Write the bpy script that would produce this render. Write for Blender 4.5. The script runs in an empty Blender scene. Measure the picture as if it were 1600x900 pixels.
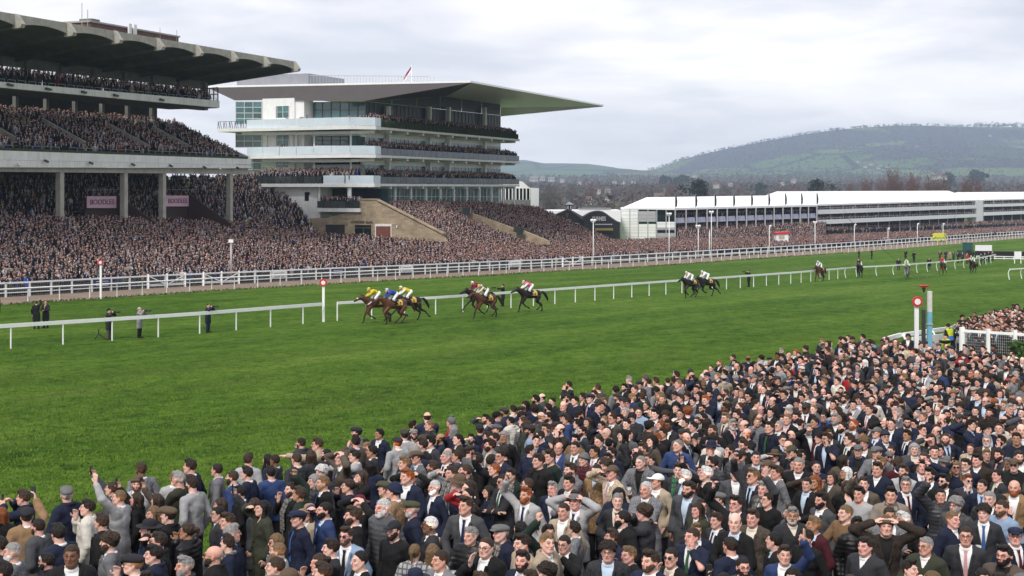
import bpy, bmesh, math, random
import numpy as np
from mathutils import Vector, Matrix, Euler
R = math.radians
random.seed(7)
RNG = np.random.default_rng(7)
S = bpy.context.scene
COL = S.collection

# ------------------------------------------------------------------ camera
CAMZ = 6.6          # eye height above the turf under the camera
FPX = 2100.0        # focal length in photo pixels (photo 1600 wide)
HY = 290.0          # horizon row in the photo
cam_data = bpy.data.cameras.new("camera")
cam = bpy.data.objects.new("camera", cam_data)
COL.objects.link(cam)
cam.location = (0, 0, CAMZ)
cam.rotation_euler = (R(90), 0, 0)
cam_data.sensor_width = 36.0
cam_data.lens = FPX / 1600 * 36
cam_data.shift_y = -(450 - HY) / 1600
cam_data.clip_start = 0.5
cam_data.clip_end = 40000
S.camera = cam

# ------------------------------------------------------------------ light
S.view_settings.view_transform = 'Standard'
S.view_settings.look = 'None'
S.view_settings.gamma = 1.0
S.view_settings.exposure = 0.55
SUN_EL, SUN_AZ = 46.0, 205.0     # azimuth clockwise from +Y: the sun is behind the camera
sd = bpy.data.lights.new("sun", 'SUN')
sd.energy = 2.0
sd.angle = R(14)
sd.color = (1.0, 0.95, 0.88)
sun = bpy.data.objects.new("sun", sd)
COL.objects.link(sun)
sdir = Vector((math.sin(R(SUN_AZ)) * math.cos(R(SUN_EL)), math.cos(R(SUN_AZ)) * math.cos(R(SUN_EL)), math.sin(R(SUN_EL))))
sun.rotation_euler = sdir.to_track_quat('Z', 'Y').to_euler()

W = bpy.data.worlds.new("World")
S.world = W
W.use_nodes = True


class NT:
    """small node-tree writer"""
    def __init__(s, tree):
        s.t = tree; s.n = tree.nodes; s.l = tree.links
    def add(s, typ, **kw):
        nd = s.n.new(typ)
        for k, v in kw.items():
            if k.startswith('i_'):
                key = k[2:]
                key = int(key) if key.isdigit() else key.replace('_', ' ')
                s.put(nd, key, v)
            else:
                setattr(nd, k, v)
        return nd
    def put(s, nd, key, v):
        sock = nd.inputs[key]
        if isinstance(v, bpy.types.NodeSocket):
            s.l.new(v, sock)
        else:
            sock.default_value = v
    def math(s, op, a, b=0.0, c=0.0, clamp=False):
        nd = s.n.new('ShaderNodeMath'); nd.operation = op; nd.use_clamp = clamp
        s.put(nd, 0, a); s.put(nd, 1, b)
        if op in ('MULTIPLY_ADD', 'WRAP', 'SMOOTH_MIN'): s.put(nd, 2, c)
        return nd.outputs[0]
    def mix(s, f, a, b, mode='MIX'):
        nd = s.n.new('ShaderNodeMix'); nd.data_type = 'RGBA'; nd.blend_type = mode
        s.put(nd, 0, f)
        for k, v in ((6, a), (7, b)):
            if not isinstance(v, bpy.types.NodeSocket) and len(v) == 3: v = (*v, 1)
            s.put(nd, k, v)
        return nd.outputs[2]
    def noise(s, vec, scale, detail=3, rough=.55, out=0):
        nd = s.n.new('ShaderNodeTexNoise')
        if vec is not None: s.put(nd, 'Vector', vec)
        s.put(nd, 'Scale', scale); s.put(nd, 'Detail', detail); s.put(nd, 'Roughness', rough)
        return nd.outputs[out]
    def ramp(s, f, stops, interp='LINEAR'):
        nd = s.n.new('ShaderNodeValToRGB'); s.put(nd, 0, f)
        e = nd.color_ramp.elements; nd.color_ramp.interpolation = interp
        while len(e) < len(stops): e.new(.5)
        for k, (p, c) in enumerate(stops):
            e[k].position = p; e[k].color = (*c, 1) if len(c) == 3 else c
        return nd.outputs[0]
    def mapping(s, vec, scale=(1, 1, 1), rot=(0, 0, 0), loc=(0, 0, 0)):
        nd = s.n.new('ShaderNodeMapping'); s.put(nd, 0, vec)
        nd.inputs['Scale'].default_value = scale; nd.inputs['Rotation'].default_value = rot; nd.inputs['Location'].default_value = loc
        return nd.outputs[0]


def build_world():
    t = NT(W.node_tree)
    for nd in list(t.n): t.n.remove(nd)
    out = t.add('ShaderNodeOutputWorld')
    bg = t.add('ShaderNodeBackground')
    sky = t.add('ShaderNodeTexSky')
    sky.sky_type = 'NISHITA'; sky.sun_disc = False
    sky.sun_elevation = R(SUN_EL); sky.sun_rotation = R(SUN_AZ)
    sky.air_density = 1.0; sky.dust_density = 2.0
    skyc = t.mix(1.0, sky.outputs[0], (.10, .10, .10), 'MULTIPLY')
    co = t.add('ShaderNodeTexCoord').outputs['Generated']
    sep = t.add('ShaderNodeSeparateXYZ', i_0=co)
    zz = t.math('ADD', t.math('ABSOLUTE', sep.outputs[2]), .16)
    px = t.math('DIVIDE', sep.outputs[0], zz); py = t.math('DIVIDE', sep.outputs[1], zz)
    v = t.add('ShaderNodeCombineXYZ', i_0=px, i_1=py, i_2=t.math('MULTIPLY', sep.outputs[2], 1.2)).outputs[0]
    warp = t.noise(t.mapping(v, (.8, .8, .8)), 1.3, 3, .5, 1)
    vw = t.add('ShaderNodeVectorMath', operation='MULTIPLY_ADD', i_0=warp, i_1=(.55, .55, .2), i_2=v).outputs[0]
    n1 = t.noise(t.mapping(vw, (.75, .8, 1), loc=(3.1, 1.7, 0)), 1.05, 6, .45)
    n2 = t.noise(t.mapping(vw, (1.0, 1.25, 1), loc=(7.4, 2.2, 3)), 2.6, 5, .5)
    nn = t.math('ADD', t.math('MULTIPLY', n1, .72), t.math('MULTIPLY', n2, .28))
    cloud = t.ramp(nn, [(.39, (.335, .36, .435)), (.46, (.435, .455, .52)), (.51, (.545, .55, .59)), (.56, (.65, .642, .65)), (.63, (.76, .74, .725))])
    hz = t.math('POWER', t.math('SUBTRACT', 1.0, t.math('ABSOLUTE', sep.outputs[2]), clamp=True), 9.0)
    cloud = t.mix(t.math('MULTIPLY', hz, .72), cloud, (.86, .83, .82))
    cov = t.ramp(n2, [(.3, (.88, .88, .88)), (.5, (1, 1, 1))])
    c = t.mix(cov, skyc, cloud)
    # below the horizon: the same dull land everywhere
    low = t.math('GREATER_THAN', t.math('MULTIPLY', sep.outputs[2], -1.0), .004)
    c = t.mix(low, c, (.10, .12, .08))
    t.put(bg, 'Color', c); bg.inputs['Strength'].default_value = 1.2
    t.l.new(bg.outputs[0], out.inputs[0])


build_world()
# ------------------------------------------------------------------ pixel <-> place
def gz(d):
    """height of the ground at depth d (it falls away from the camera, then flattens, then rises to the far vale)"""
    xs = [-50, 0, 200, 450, 600, 1200, 2500, 3600, 9000]
    zs = [0, 0, -5.72, -8.72, -8.9, -6.0, 6.0, 30.0, 60.0]
    return float(np.interp(d, xs, zs))


def P(px, py, d):
    return Vector(((px - 800) / FPX * d, d, CAMZ - (py - HY) / FPX * d))


def G(px, py):
    """ground point seen at a photo pixel"""
    lo, hi = 3.0, 1500.0
    for _ in range(60):
        m = (lo + hi) / 2
        if HY + FPX * (CAMZ - gz(m)) / m > py: lo = m
        else: hi = m
    return Vector(((px - 800) / FPX * m, m, gz(m)))


def pix(v):
    return 800 + FPX * v[0] / v[1], HY + FPX * (CAMZ - v[2]) / v[1]


# ------------------------------------------------------------------ objects
def link(o, parent=None, label=None, cat=None, group=None, kind=None):
    COL.objects.link(o)
    if parent is not None: o.parent = parent
    tag(o, label, cat, group, kind)
    return o


def tag(o, label=None, cat=None, group=None, kind=None):
    if label: o['label'] = label
    if cat: o['category'] = cat
    if group: o['group'] = group
    if kind: o['kind'] = kind
    return o


def empty(name, loc=(0, 0, 0), rz=0.0, label=None, cat=None, group=None, parent=None):
    o = bpy.data.objects.new(name, None)
    o.empty_display_size = .2
    o.location = loc; o.rotation_euler = (0, 0, rz)
    return link(o, parent, label, cat, group)


def mesh_np(name, V, F, mat=None, smooth=False, mats=None, midx=None, attrs=None):
    """mesh from numpy vertices and a list of polygons or an (n,k) array"""
    me = bpy.data.meshes.new(name)
    V = np.asarray(V, np.float32).reshape(-1, 3)
    if isinstance(F, np.ndarray) and F.ndim == 2:
        n, k = F.shape
        me.vertices.add(len(V)); me.vertices.foreach_set('co', V.ravel())
        me.loops.add(n * k); me.loops.foreach_set('vertex_index', np.ascontiguousarray(F, np.int32).ravel())
        me.polygons.add(n); me.polygons.foreach_set('loop_start', np.arange(0, n * k, k, dtype=np.int32))
        me.update(calc_edges=True)
    else:
        me.from_pydata([tuple(map(float, v)) for v in V], [], [tuple(map(int, f)) for f in F])
    for m in (mats or ([mat] if mat else [])): me.materials.append(m)
    if midx is not None: me.polygons.foreach_set('material_index', np.asarray(midx, np.int32))
    if smooth: me.polygons.foreach_set('use_smooth', np.ones(len(me.polygons), bool))
    for k, a in (attrs or {}).items():
        a = np.asarray(a, np.float32)
        if a.ndim == 2:
            at = me.attributes.new(k, 'FLOAT_COLOR', 'POINT')
            if a.shape[1] == 3: a = np.concatenate([a, np.ones((len(a), 1), np.float32)], 1)
            at.data.foreach_set('color', a.ravel())
        else:
            at = me.attributes.new(k, 'FLOAT', 'POINT'); at.data.foreach_set('value', a)
    me.update()
    return me


class MB:
    """gathers boxes, bars, tubes and polygons into ONE mesh"""
    def __init__(s): s.v = []; s.f = []
    def poly(s, pts, thick=None):
        """pts: a polygon; thick: extrusion vector"""
        n = len(pts); b = len(s.v)
        s.v += [tuple(p) for p in pts]
        if thick is None:
            s.f.append(tuple(range(b, b + n))); return s
        t = Vector(thick)
        s.v += [tuple(Vector(p) + t) for p in pts]
        s.f.append(tuple(range(b, b + n))); s.f.append(tuple(range(b + 2 * n - 1, b + n - 1, -1)))
        for i in range(n):
            j = (i + 1) % n
            s.f.append((b + j, b + i, b + n + i, b + n + j))
        return s
    def hexa(s, a):
        """8 corners: bottom ring of 4 then top ring of 4"""
        b = len(s.v); s.v += [tuple(p) for p in a]
        s.f += [(b + 3, b + 2, b + 1, b), (b + 4, b + 5, b + 6, b + 7)]
        for i in range(4):
            j = (i + 1) % 4
            s.f.append((b + i, b + j, b + 4 + j, b + 4 + i))
        return s
    def box(s, c, size, rz=0.0, fr=None):
        """centre, size; fr: (u, v) horizontal axes"""
        hx, hy, hz = size[0] / 2, size[1] / 2, size[2] / 2
        if fr: u, w = Vector((*fr[0][:2], 0)), Vector((*fr[1][:2], 0))
        else: u, w = Vector((math.cos(rz), math.sin(rz), 0)), Vector((-math.sin(rz), math.cos(rz), 0))
        c = Vector(c); z = Vector((0, 0, 1))
        q = [(-1, -1), (1, -1), (1, 1), (-1, 1)]
        return s.hexa([c + u * (a * hx) + w * (b * hy) - z * hz for a, b in q] + [c + u * (a * hx) + w * (b * hy) + z * hz for a, b in q])
    def bar(s, a, b, w, h=None, up=(0, 0, 1)):
        """box of section w x h along a-b"""
        a, b = Vector(a), Vector(b); h = w if h is None else h
        d = (b - a)
        if d.length < 1e-6: return s
        d.normalize(); up = Vector(up)
        if abs(d.dot(up)) > .98: up = Vector((0, 1, 0))
        x = d.cross(up).normalized() * (w / 2); y = x.cross(d).normalized() * (h / 2)
        return s.hexa([a - x - y, a + x - y, b + x - y, b - x - y, a - x + y, a + x + y, b + x + y, b - x + y])
    def tube(s, pts, r, n=6, cap=True):
        pts = [Vector(p) for p in pts]; b0 = len(s.v)
        rs = r if isinstance(r, (list, tuple)) else [r] * len(pts)
        for i, p in enumerate(pts):
            d = (pts[min(i + 1, len(pts) - 1)] - pts[max(i - 1, 0)]).normalized()
            up = Vector((0, 0, 1)) if abs(d.z) < .95 else Vector((0, 1, 0))
            x = d.cross(up).normalized(); y = x.cross(d).normalized()
            for k in range(n):
                a = 2 * math.pi * k / n
                s.v.append(tuple(p + (x * math.cos(a) + y * math.sin(a)) * rs[i]))
        for i in range(len(pts) - 1):
            for k in range(n):
                j = (k + 1) % n
                s.f.append((b0 + i * n + k, b0 + i * n + j, b0 + (i + 1) * n + j, b0 + (i + 1) * n + k))
        if cap:
            s.f.append(tuple(b0 + k for k in range(n - 1, -1, -1)))
            e = b0 + (len(pts) - 1) * n
            s.f.append(tuple(e + k for k in range(n)))
        return s
    def lathe(s, prof, c=(0, 0, 0), n=12, axis='z'):
        """prof: list of (r, z)"""
        b0 = len(s.v); c = Vector(c)
        for r, z in prof:
            for k in range(n):
                a = 2 * math.pi * k / n
                p = Vector((r * math.cos(a), r * math.sin(a), z))
                if axis == 'y': p = Vector((p.x, p.z, p.y))
                if axis == 'x': p = Vector((p.z, p.x, p.y))
                s.v.append(tuple(c + p))
        for i in range(len(prof) - 1):
            for k in range(n):
                j = (k + 1) % n
                s.f.append((b0 + i * n + k, b0 + i * n + j, b0 + (i + 1) * n + j, b0 + (i + 1) * n + k))
        s.f.append(tuple(b0 + k for k in range(n - 1, -1, -1)))
        e = b0 + (len(prof) - 1) * n
        s.f.append(tuple(e + k for k in range(n)))
        return s
    def mesh(s, name, mat=None, smooth=False):
        return mesh_np(name, s.v, s.f, mat, smooth)
    def build(s, name, mat, parent=None, label=None, cat=None, group=None, kind=None, smooth=False, loc=None):
        o = bpy.data.objects.new(name, s.mesh(name, mat, smooth))
        if loc is not None: o.location = loc
        return link(o, parent, label, cat, group, kind)


def inst(me, name, parent=None, loc=(0, 0, 0), rz=0.0, **kw):
    o = bpy.data.objects.new(name, me)
    o.location = loc; o.rotation_euler = (0, 0, rz)
    return link(o, parent, **kw)


def text_mesh(txt, size, depth=.02, bold=False):
    """lettering as a mesh lying in XZ, facing -Y, centred"""
    cu = bpy.data.curves.new("lettering", 'FONT'); cu.body = txt; cu.size = size; cu.extrude = depth / 2
    cu.align_x = 'CENTER'; cu.align_y = 'CENTER'
    if bold: cu.offset = size * .018
    cu.resolution_u = 3
    o = bpy.data.objects.new("lettering", cu); COL.objects.link(o)
    dg = bpy.context.evaluated_depsgraph_get(); dg.update()
    me = bpy.data.meshes.new_from_object(o.evaluated_get(dg))
    bpy.data.objects.remove(o); bpy.data.curves.remove(cu)
    me.transform(Matrix.Rotation(R(90), 4, 'X'))
    return me


# ------------------------------------------------------------------ materials
MATS = {}


def mat(name, color, rough=.6, noise=.12, scale=3.0, metal=0.0, bump=0.0, bscale=20.0, stretch=(1, 1, 1), spec=.5, streak=0.0, dirt=None):
    """plain procedural surface: base colour with two scales of tone variation, optional rain streaks and bump"""
    if name in MATS: return MATS[name]
    m = bpy.data.materials.new(name); m.use_nodes = True
    t = NT(m.node_tree); b = t.n['Principled BSDF']
    co = t.add('ShaderNodeTexCoord').outputs['Object']
    c = (*color, 1)
    if noise:
        n = t.noise(t.mapping(co, stretch), scale, 5, .6)
        n2 = t.noise(co, scale * 9, 3, .6)
        f = t.math('ADD', t.math('MULTIPLY', n, .7), t.math('MULTIPLY', n2, .3))
        lo = tuple(x * (1 - noise * 2.2) for x in color); hi = tuple(min(1, x * (1 + noise * 1.6)) for x in color)
        c = t.ramp(f, [(.28, lo), (.72, hi)])
    if streak:
        st = t.noise(t.mapping(co, (6, 6, .25)), 1.0, 5, .65)
        dk = tuple(x * .45 for x in (dirt or color))
        c = t.mix(t.math('MULTIPLY', t.ramp(st, [(.5, (0, 0, 0)), (.72, (1, 1, 1))]), streak), c, dk)
    t.put(b, 'Base Color', c)
    b.inputs['Roughness'].default_value = rough; b.inputs['Metallic'].default_value = metal
    b.inputs['Specular IOR Level'].default_value = spec
    if bump:
        bp = t.add('ShaderNodeBump', i_Strength=bump, i_Distance=.05, i_Height=t.noise(co, bscale, 4, .6))
        t.put(b, 'Normal', bp.outputs[0])
    MATS[name] = m
    return m


def mat_objcolor(name, rough=.8, var=.18, scale=9.0, bump=.25, bscale=28.0, attr=None, weave=0.0, sheen=0.0):
    """colour comes from the object's own colour: one material for every garment, hair or skin"""
    m = bpy.data.materials.new(name); m.use_nodes = True
    t = NT(m.node_tree); b = t.n['Principled BSDF']
    co = t.add('ShaderNodeTexCoord').outputs['Object']
    c = t.add('ShaderNodeObjectInfo').outputs['Color']
    if attr:
        a = t.add('ShaderNodeAttribute', attribute_name=attr).outputs['Color']
        c = t.mix(1.0, c, a, 'MULTIPLY')
    n = t.noise(co, scale, 4, .6)
    k = t.ramp(n, [(.25, (1 - var,) * 3), (.75, (1 + var,) * 3)])
    c = t.mix(1.0, c, k, 'MULTIPLY')
    if weave:
        w = t.noise(t.mapping(co, (1, 1, .3)), 90, 2, .6)
        c = t.mix(weave, c, t.mix(1.0, c, t.ramp(w, [(.35, (.35,) * 3), (.65, (1.7,) * 3)]), 'MULTIPLY'))
    t.put(b, 'Base Color', c)
    b.inputs['Roughness'].default_value = rough
    b.inputs['Specular IOR Level'].default_value = .25
    if bump:
        bp = t.add('ShaderNodeBump', i_Strength=bump, i_Distance=.02, i_Height=t.noise(t.mapping(co, (1, 1, .55)), bscale, 4, .6))
        t.put(b, 'Normal', bp.outputs[0])
    MATS[name] = m
    return m


M_WHITE = mat('white_paint', (.78, .78, .77), .45, .05, 1.5, streak=.18, dirt=(.5, .48, .42))
M_RAIL = mat('white_plastic', (.87, .87, .87), .35, .03, 2.0)
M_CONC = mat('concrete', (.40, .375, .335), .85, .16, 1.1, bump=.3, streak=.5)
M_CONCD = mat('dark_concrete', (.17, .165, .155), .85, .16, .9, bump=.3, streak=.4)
M_STEP = mat('terrace_concrete', (.11, .105, .10), .9, .15, 1.5)
M_STEEL = mat('galvanised_steel', (.42, .43, .43), .45, .10, 3.0, metal=.3)
M_DARKSTEEL = mat('dark_steel', (.045, .047, .05), .5, .1, 3.0)
M_FASCIA = mat('pale_fascia', (.74, .735, .715), .6, .07, .8, streak=.35, dirt=(.3, .28, .25))
M_BLACK = mat('black_plastic', (.012, .012, .013), .45, .1, 5)
M_RED = mat('red_paint', (.55, .025, .03), .45, .06, 4)
M_NAVY = mat('navy_board', (.02, .025, .09), .5, .08, 3)
# ------------------------------------------------------------------ shapes grown from distance fields (bodies, hair, clothes, horses)
class SDF:
    """a distance field on a rectilinear grid; shapes join smoothly, then surface nets give one continuous mesh"""
    def __init__(s, lo, hi, vox, axes=None):
        s.ax = axes or [np.arange(lo[i], hi[i] + vox, vox, dtype=np.float32) for i in range(3)]
        s.shape = tuple(len(a) for a in s.ax)
        s.f = np.full(s.shape, .25, np.float32)
    def sub(s, lo, hi):
        sl = []
        for i in range(3):
            a = int(np.searchsorted(s.ax[i], lo[i])); b = int(np.searchsorted(s.ax[i], hi[i]))
            sl.append(slice(max(a - 1, 0), min(b + 1, s.shape[i])))
        X, Y, Z = (s.ax[0][sl[0]][:, None, None], s.ax[1][sl[1]][None, :, None], s.ax[2][sl[2]][None, None, :])
        return tuple(sl), X, Y, Z
    def _put(s, sl, d, k, mode):
        g = s.f[sl]
        if mode == 'sub': d = -d
        if mode == 'add':
            if k > 0:
                h = np.clip(.5 + .5 * (g - d) / k, 0, 1)
                s.f[sl] = g * (1 - h) + d * h - k * h * (1 - h)
            else: s.f[sl] = np.minimum(g, d)
        else:
            if k > 0:
                h = np.clip(.5 - .5 * (g - d) / k, 0, 1)
                s.f[sl] = g * (1 - h) + d * h + k * h * (1 - h)
            else: s.f[sl] = np.maximum(g, d)
    def cap(s, a, b, ra, rb=None, k=.02, mode='add'):
        rb = ra if rb is None else rb
        a = np.asarray(a, np.float32); b = np.asarray(b, np.float32); m = max(ra, rb) + .05 + k
        sl, X, Y, Z = s.sub(np.minimum(a, b) - m, np.maximum(a, b) + m)
        d = b - a; L = float(d @ d) + 1e-9
        t = np.clip(((X - a[0]) * d[0] + (Y - a[1]) * d[1] + (Z - a[2]) * d[2]) / L, 0, 1)
        q = np.sqrt((X - a[0] - t * d[0]) ** 2 + (Y - a[1] - t * d[1]) ** 2 + (Z - a[2] - t * d[2]) ** 2) - (ra + (rb - ra) * t)
        s._put(sl, q, k, mode); return s
    def ell(s, c, r, k=.02, mode='add', M=None):
        c = np.asarray(c, np.float32); r = np.asarray(r, np.float32); m = float(r.max()) + .05 + k
        sl, X, Y, Z = s.sub(c - m, c + m)
        x, y, z = X - c[0], Y - c[1], Z - c[2]
        if M is not None:
            x, y, z = (M[0][0] * x + M[0][1] * y + M[0][2] * z, M[1][0] * x + M[1][1] * y + M[1][2] * z, M[2][0] * x + M[2][1] * y + M[2][2] * z)
        k0 = np.sqrt((x / r[0]) ** 2 + (y / r[1]) ** 2 + (z / r[2]) ** 2)
        k1 = np.sqrt((x / r[0] ** 2) ** 2 + (y / r[1] ** 2) ** 2 + (z / r[2] ** 2) ** 2) + 1e-6
        s._put(sl, k0 * (k0 - 1) / k1, k, mode); return s
    def fn(s, f, mode='cut', k=0):
        """cut away where f(X,Y,Z) > 0"""
        X, Y, Z = s.ax[0][:, None, None], s.ax[1][None, :, None], s.ax[2][None, None, :]
        d = np.broadcast_to(f(X, Y, Z), s.shape).astype(np.float32)
        if mode == 'cut': s._put((slice(None),) * 3, d, k, 'max')
        elif mode == 'plus': s.f += d
        return s
    def mesh(s):
        f = s.f
        ins = f < 0
        c = ins[:-1, :-1, :-1].astype(np.int8)
        tot = np.zeros(c.shape, np.int8)
        for i in (0, 1):
            for j in (0, 1):
                for k in (0, 1):
                    tot += ins[i:i + c.shape[0], j:j + c.shape[1], k:k + c.shape[2]]
        act = (tot > 0) & (tot < 8)
        idx = np.argwhere(act)
        n = len(idx)
        vid = np.full(c.shape, -1, np.int32); vid[act] = np.arange(n)
        pos = np.zeros((n, 3), np.float64); cnt = np.zeros(n)
        I, J, K = idx.T
        co = [(i, j, k) for i in (0, 1) for j in (0, 1) for k in (0, 1)]
        for a in co:
            for ax in range(3):
                if a[ax]: continue
                b = list(a); b[ax] = 1
                fa = f[I + a[0], J + a[1], K + a[2]]; fb = f[I + b[0], J + b[1], K + b[2]]
                x = (fa < 0) != (fb < 0)
                t = np.where(x, fa / np.where(x, fa - fb, 1), 0)
                for q in range(3):
                    A = s.ax[q][idx[:, q] + a[q]]; B = s.ax[q][idx[:, q] + b[q]]
                    pos[:, q] += np.where(x, A + (B - A) * t, 0)
                cnt += x
        pos /= cnt[:, None]
        faces = []
        for ax in range(3):
            o1, o2 = (ax + 1) % 3, (ax + 2) % 3
            sl0 = [slice(None)] * 3; sl1 = [slice(None)] * 3
            sl0[ax] = slice(0, -1); sl1[ax] = slice(1, None)
            a, b = ins[tuple(sl0)], ins[tuple(sl1)]
            e = np.argwhere(a != b)
            e = e[(e[:, o1] > 0) & (e[:, o2] > 0) & (e[:, o1] < s.shape[o1] - 1) & (e[:, o2] < s.shape[o2] - 1)]
            if not len(e): continue
            sgn = a[tuple(e.T)]
            def V(d1, d2):
                q = e.copy(); q[:, o1] -= d1; q[:, o2] -= d2
                return vid[tuple(q.T)]
            q = np.stack([V(1, 1), V(0, 1), V(0, 0), V(1, 0)], 1)
            q[~sgn] = q[~sgn][:, ::-1]
            faces.append(q)
        return pos.astype(np.float32), np.concatenate(faces)


def smooth_np(V, F, it=1, w=.5):
    """a little Laplacian smoothing"""
    for _ in range(it):
        acc = np.zeros_like(V); n = np.zeros(len(V), np.float32)
        for a, b in ((0, 1), (1, 2), (2, 3), (3, 0)):
            for p, q in ((a, b), (b, a)):
                np.add.at(acc, F[:, p], V[F[:, q]]); np.add.at(n, F[:, p], 1)
        V = V * (1 - w) + acc / np.maximum(n, 1)[:, None] * w
    return V


def vnoise(X, Y, Z, s, seed=0.0):
    """cheap smooth wrinkle field"""
    return (np.sin(X * s + 1.3 + seed + 2.1 * np.sin(Z * s * .7 + seed)) * np.sin(Z * s * 1.15 + .7 * np.sin(Y * s + seed)) +
            np.sin(Y * s * 1.2 + seed * 2 + 1.7 * np.sin(X * s * .8)) * .6) * .5


# ------------------------------------------------------------------ people
V3 = np.array
SKINM = mat_objcolor('skin', .55, .06, 14, 0.0, attr='tone')
CLOTHM = mat_objcolor('cloth', .85, .2, 6, .85, 13)
TWEEDM = mat_objcolor('tweed', .9, .12, 5, .3, 20, weave=.8)
HAIRM = mat_objcolor('hair', .6, .45, 38, .6, 70, attr='tone')
GLOSSM = mat_objcolor('quilted_nylon', .42, .1, 5, .3, 22)


def checkm():
    """woven check: pale ground with dark lines, from the object's colour"""
    m = bpy.data.materials.new('check_cloth'); m.use_nodes = True
    t = NT(m.node_tree); b = t.n['Principled BSDF']
    co = t.add('ShaderNodeTexCoord').outputs['Object']
    sp = t.add('ShaderNodeSeparateXYZ', i_0=co)
    base = t.add('ShaderNodeObjectInfo').outputs['Color']
    def line(s, f, w):
        return t.math('LESS_THAN', t.math('FRACT', t.math('MULTIPLY', s, f)), w)
    g = t.math('ADD', line(sp.outputs[0], 14, .3), line(sp.outputs[2], 14, .3), clamp=True)
    c = t.mix(t.math('MULTIPLY', g, .75), base, (.03, .028, .03))
    t.put(b, 'Base Color', c); b.inputs['Roughness'].default_value = .9
    MATS['check_cloth'] = m
    return m


CHECKM = checkm()
HEAD = V3([0, -.012, 1.635])      # centre of the head
SHZ = 1.425


def rotz(a):
    c, s = math.cos(a), math.sin(a)
    return V3([[c, -s, 0], [s, c, 0], [0, 0, 1]])


def rotx(a):
    c, s = math.cos(a), math.sin(a)
    return V3([[1, 0, 0], [0, c, -s], [0, s, c]])


def two_bone(sh, wr, l1, l2, pole):
    d = wr - sh; L = min(np.linalg.norm(d), (l1 + l2) * .995); d = d / np.linalg.norm(d)
    a = (l1 * l1 - l2 * l2 + L * L) / (2 * L); h = math.sqrt(max(l1 * l1 - a * a, 0))
    p = pole - d * (pole @ d); p = p / (np.linalg.norm(p) + 1e-9)
    return sh + d * a + p * h, sh + d * L


# pose: (right wrist, right pole, right hand dir, curl), the same for the left, head yaw, head pitch (+ = looks up)
DOWN = lambda s: (V3([s * .25, -.03, .93]), V3([s * .5, 1, 0]), V3([s * -.02, -.12, -1.]), .55)
POSES = {
    'stand': (DOWN(-1), DOWN(1), 0.0, 4),
    'pockets': ((V3([-.2, -.09, .95]), V3([-1, .6, 0]), V3([.3, -.4, -1.]), .3), (V3([.2, -.09, .95]), V3([1, .6, 0]), V3([-.3, -.4, -1.]), .3), -30, 8),
    'pint': ((V3([-.13, -.30, 1.16]), V3([-1, .2, -1]), V3([.55, -.6, .15]), 1.0), DOWN(1), -15, 4),
    'mouth': ((V3([-.07, -.205, 1.47]), V3([-.8, 0, -1]), V3([.25, .12, 1.]), .35), DOWN(1), 10, 6),
    'hands_head': ((V3([-.15, -.05, 1.70]), V3([-1, -.3, .1]), V3([.8, .12, .42]), .35), (V3([.15, -.05, 1.70]), V3([1, -.3, .1]), V3([-.8, .12, .42]), .35), 0, 10),
    'phone': ((V3([-.13, -.36, 1.78]), V3([-.8, 0, -1]), V3([.12, -.1, 1.]), .8), DOWN(1), 0, 8),
    'fist': ((V3([-.25, -.16, 1.86]), V3([-1, .3, 0]), V3([.05, .05, 1.]), 1.25), DOWN(1), -12, 10),
    'shade': ((V3([-.135, -.15, 1.66]), V3([-1, -.2, -.3]), V3([.9, -.12, .12]), .15), DOWN(1), 5, 8),
    'point': (DOWN(-1), (V3([.22, -.56, 1.47]), V3([.5, .3, -1]), V3([-.02, -1, .03]), .1), 8, 4),
    'clasp': ((V3([-.08, -.24, 1.13]), V3([-1, .4, -.4]), V3([.8, -.25, .12]), .7), (V3([.08, -.235, 1.11]), V3([1, .4, -.4]), V3([-.8, -.25, .1]), .7), 18, 5),
    'folded': ((V3([.1, -.2, 1.20]), V3([-1, -.1, -.5]), V3([.9, .3, .15]), .5), (V3([-.1, -.24, 1.17]), V3([1, -.1, -.5]), V3([-.9, .35, .15]), .5), -8, 2),
    'wave': (DOWN(-1), (V3([.28, -.22, 1.90]), V3([1, .2, -.2]), V3([.08, -.05, 1.]), .08), 22, 8),
    'camera': ((V3([-.10, -.22, 1.55]), V3([-1, 0, -.8]), V3([.45, -.35, .55]), .9), (V3([.09, -.27, 1.53]), V3([1, 0, -.8]), V3([-.4, -.4, .55]), .9), 0, 2),
    'cheek': (DOWN(-1), (V3([.10, -.15, 1.49]), V3([1, 0, -.9]), V3([-.15, .12, 1.]), .3), -14, 6),
}
UA, FA = .285, .255


def rig(pose):
    ra, la, yaw, pitch = POSES[pose]
    J = {}
    for s, a, n in ((-1, ra, 'r'), (1, la, 'l')):
        wr, pole, hd, curl = a
        up = max(0, (wr[2] - 1.5)) * .12
        sh = V3([s * (.178 - up * .3), .012, SHZ + up])
        el, wr = two_bone(sh, wr, UA, FA, pole)
        J[n] = (sh, el, wr, hd / np.linalg.norm(hd), curl)
    J['head'] = rotz(R(yaw)) @ rotx(R(-pitch))
    return J


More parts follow.
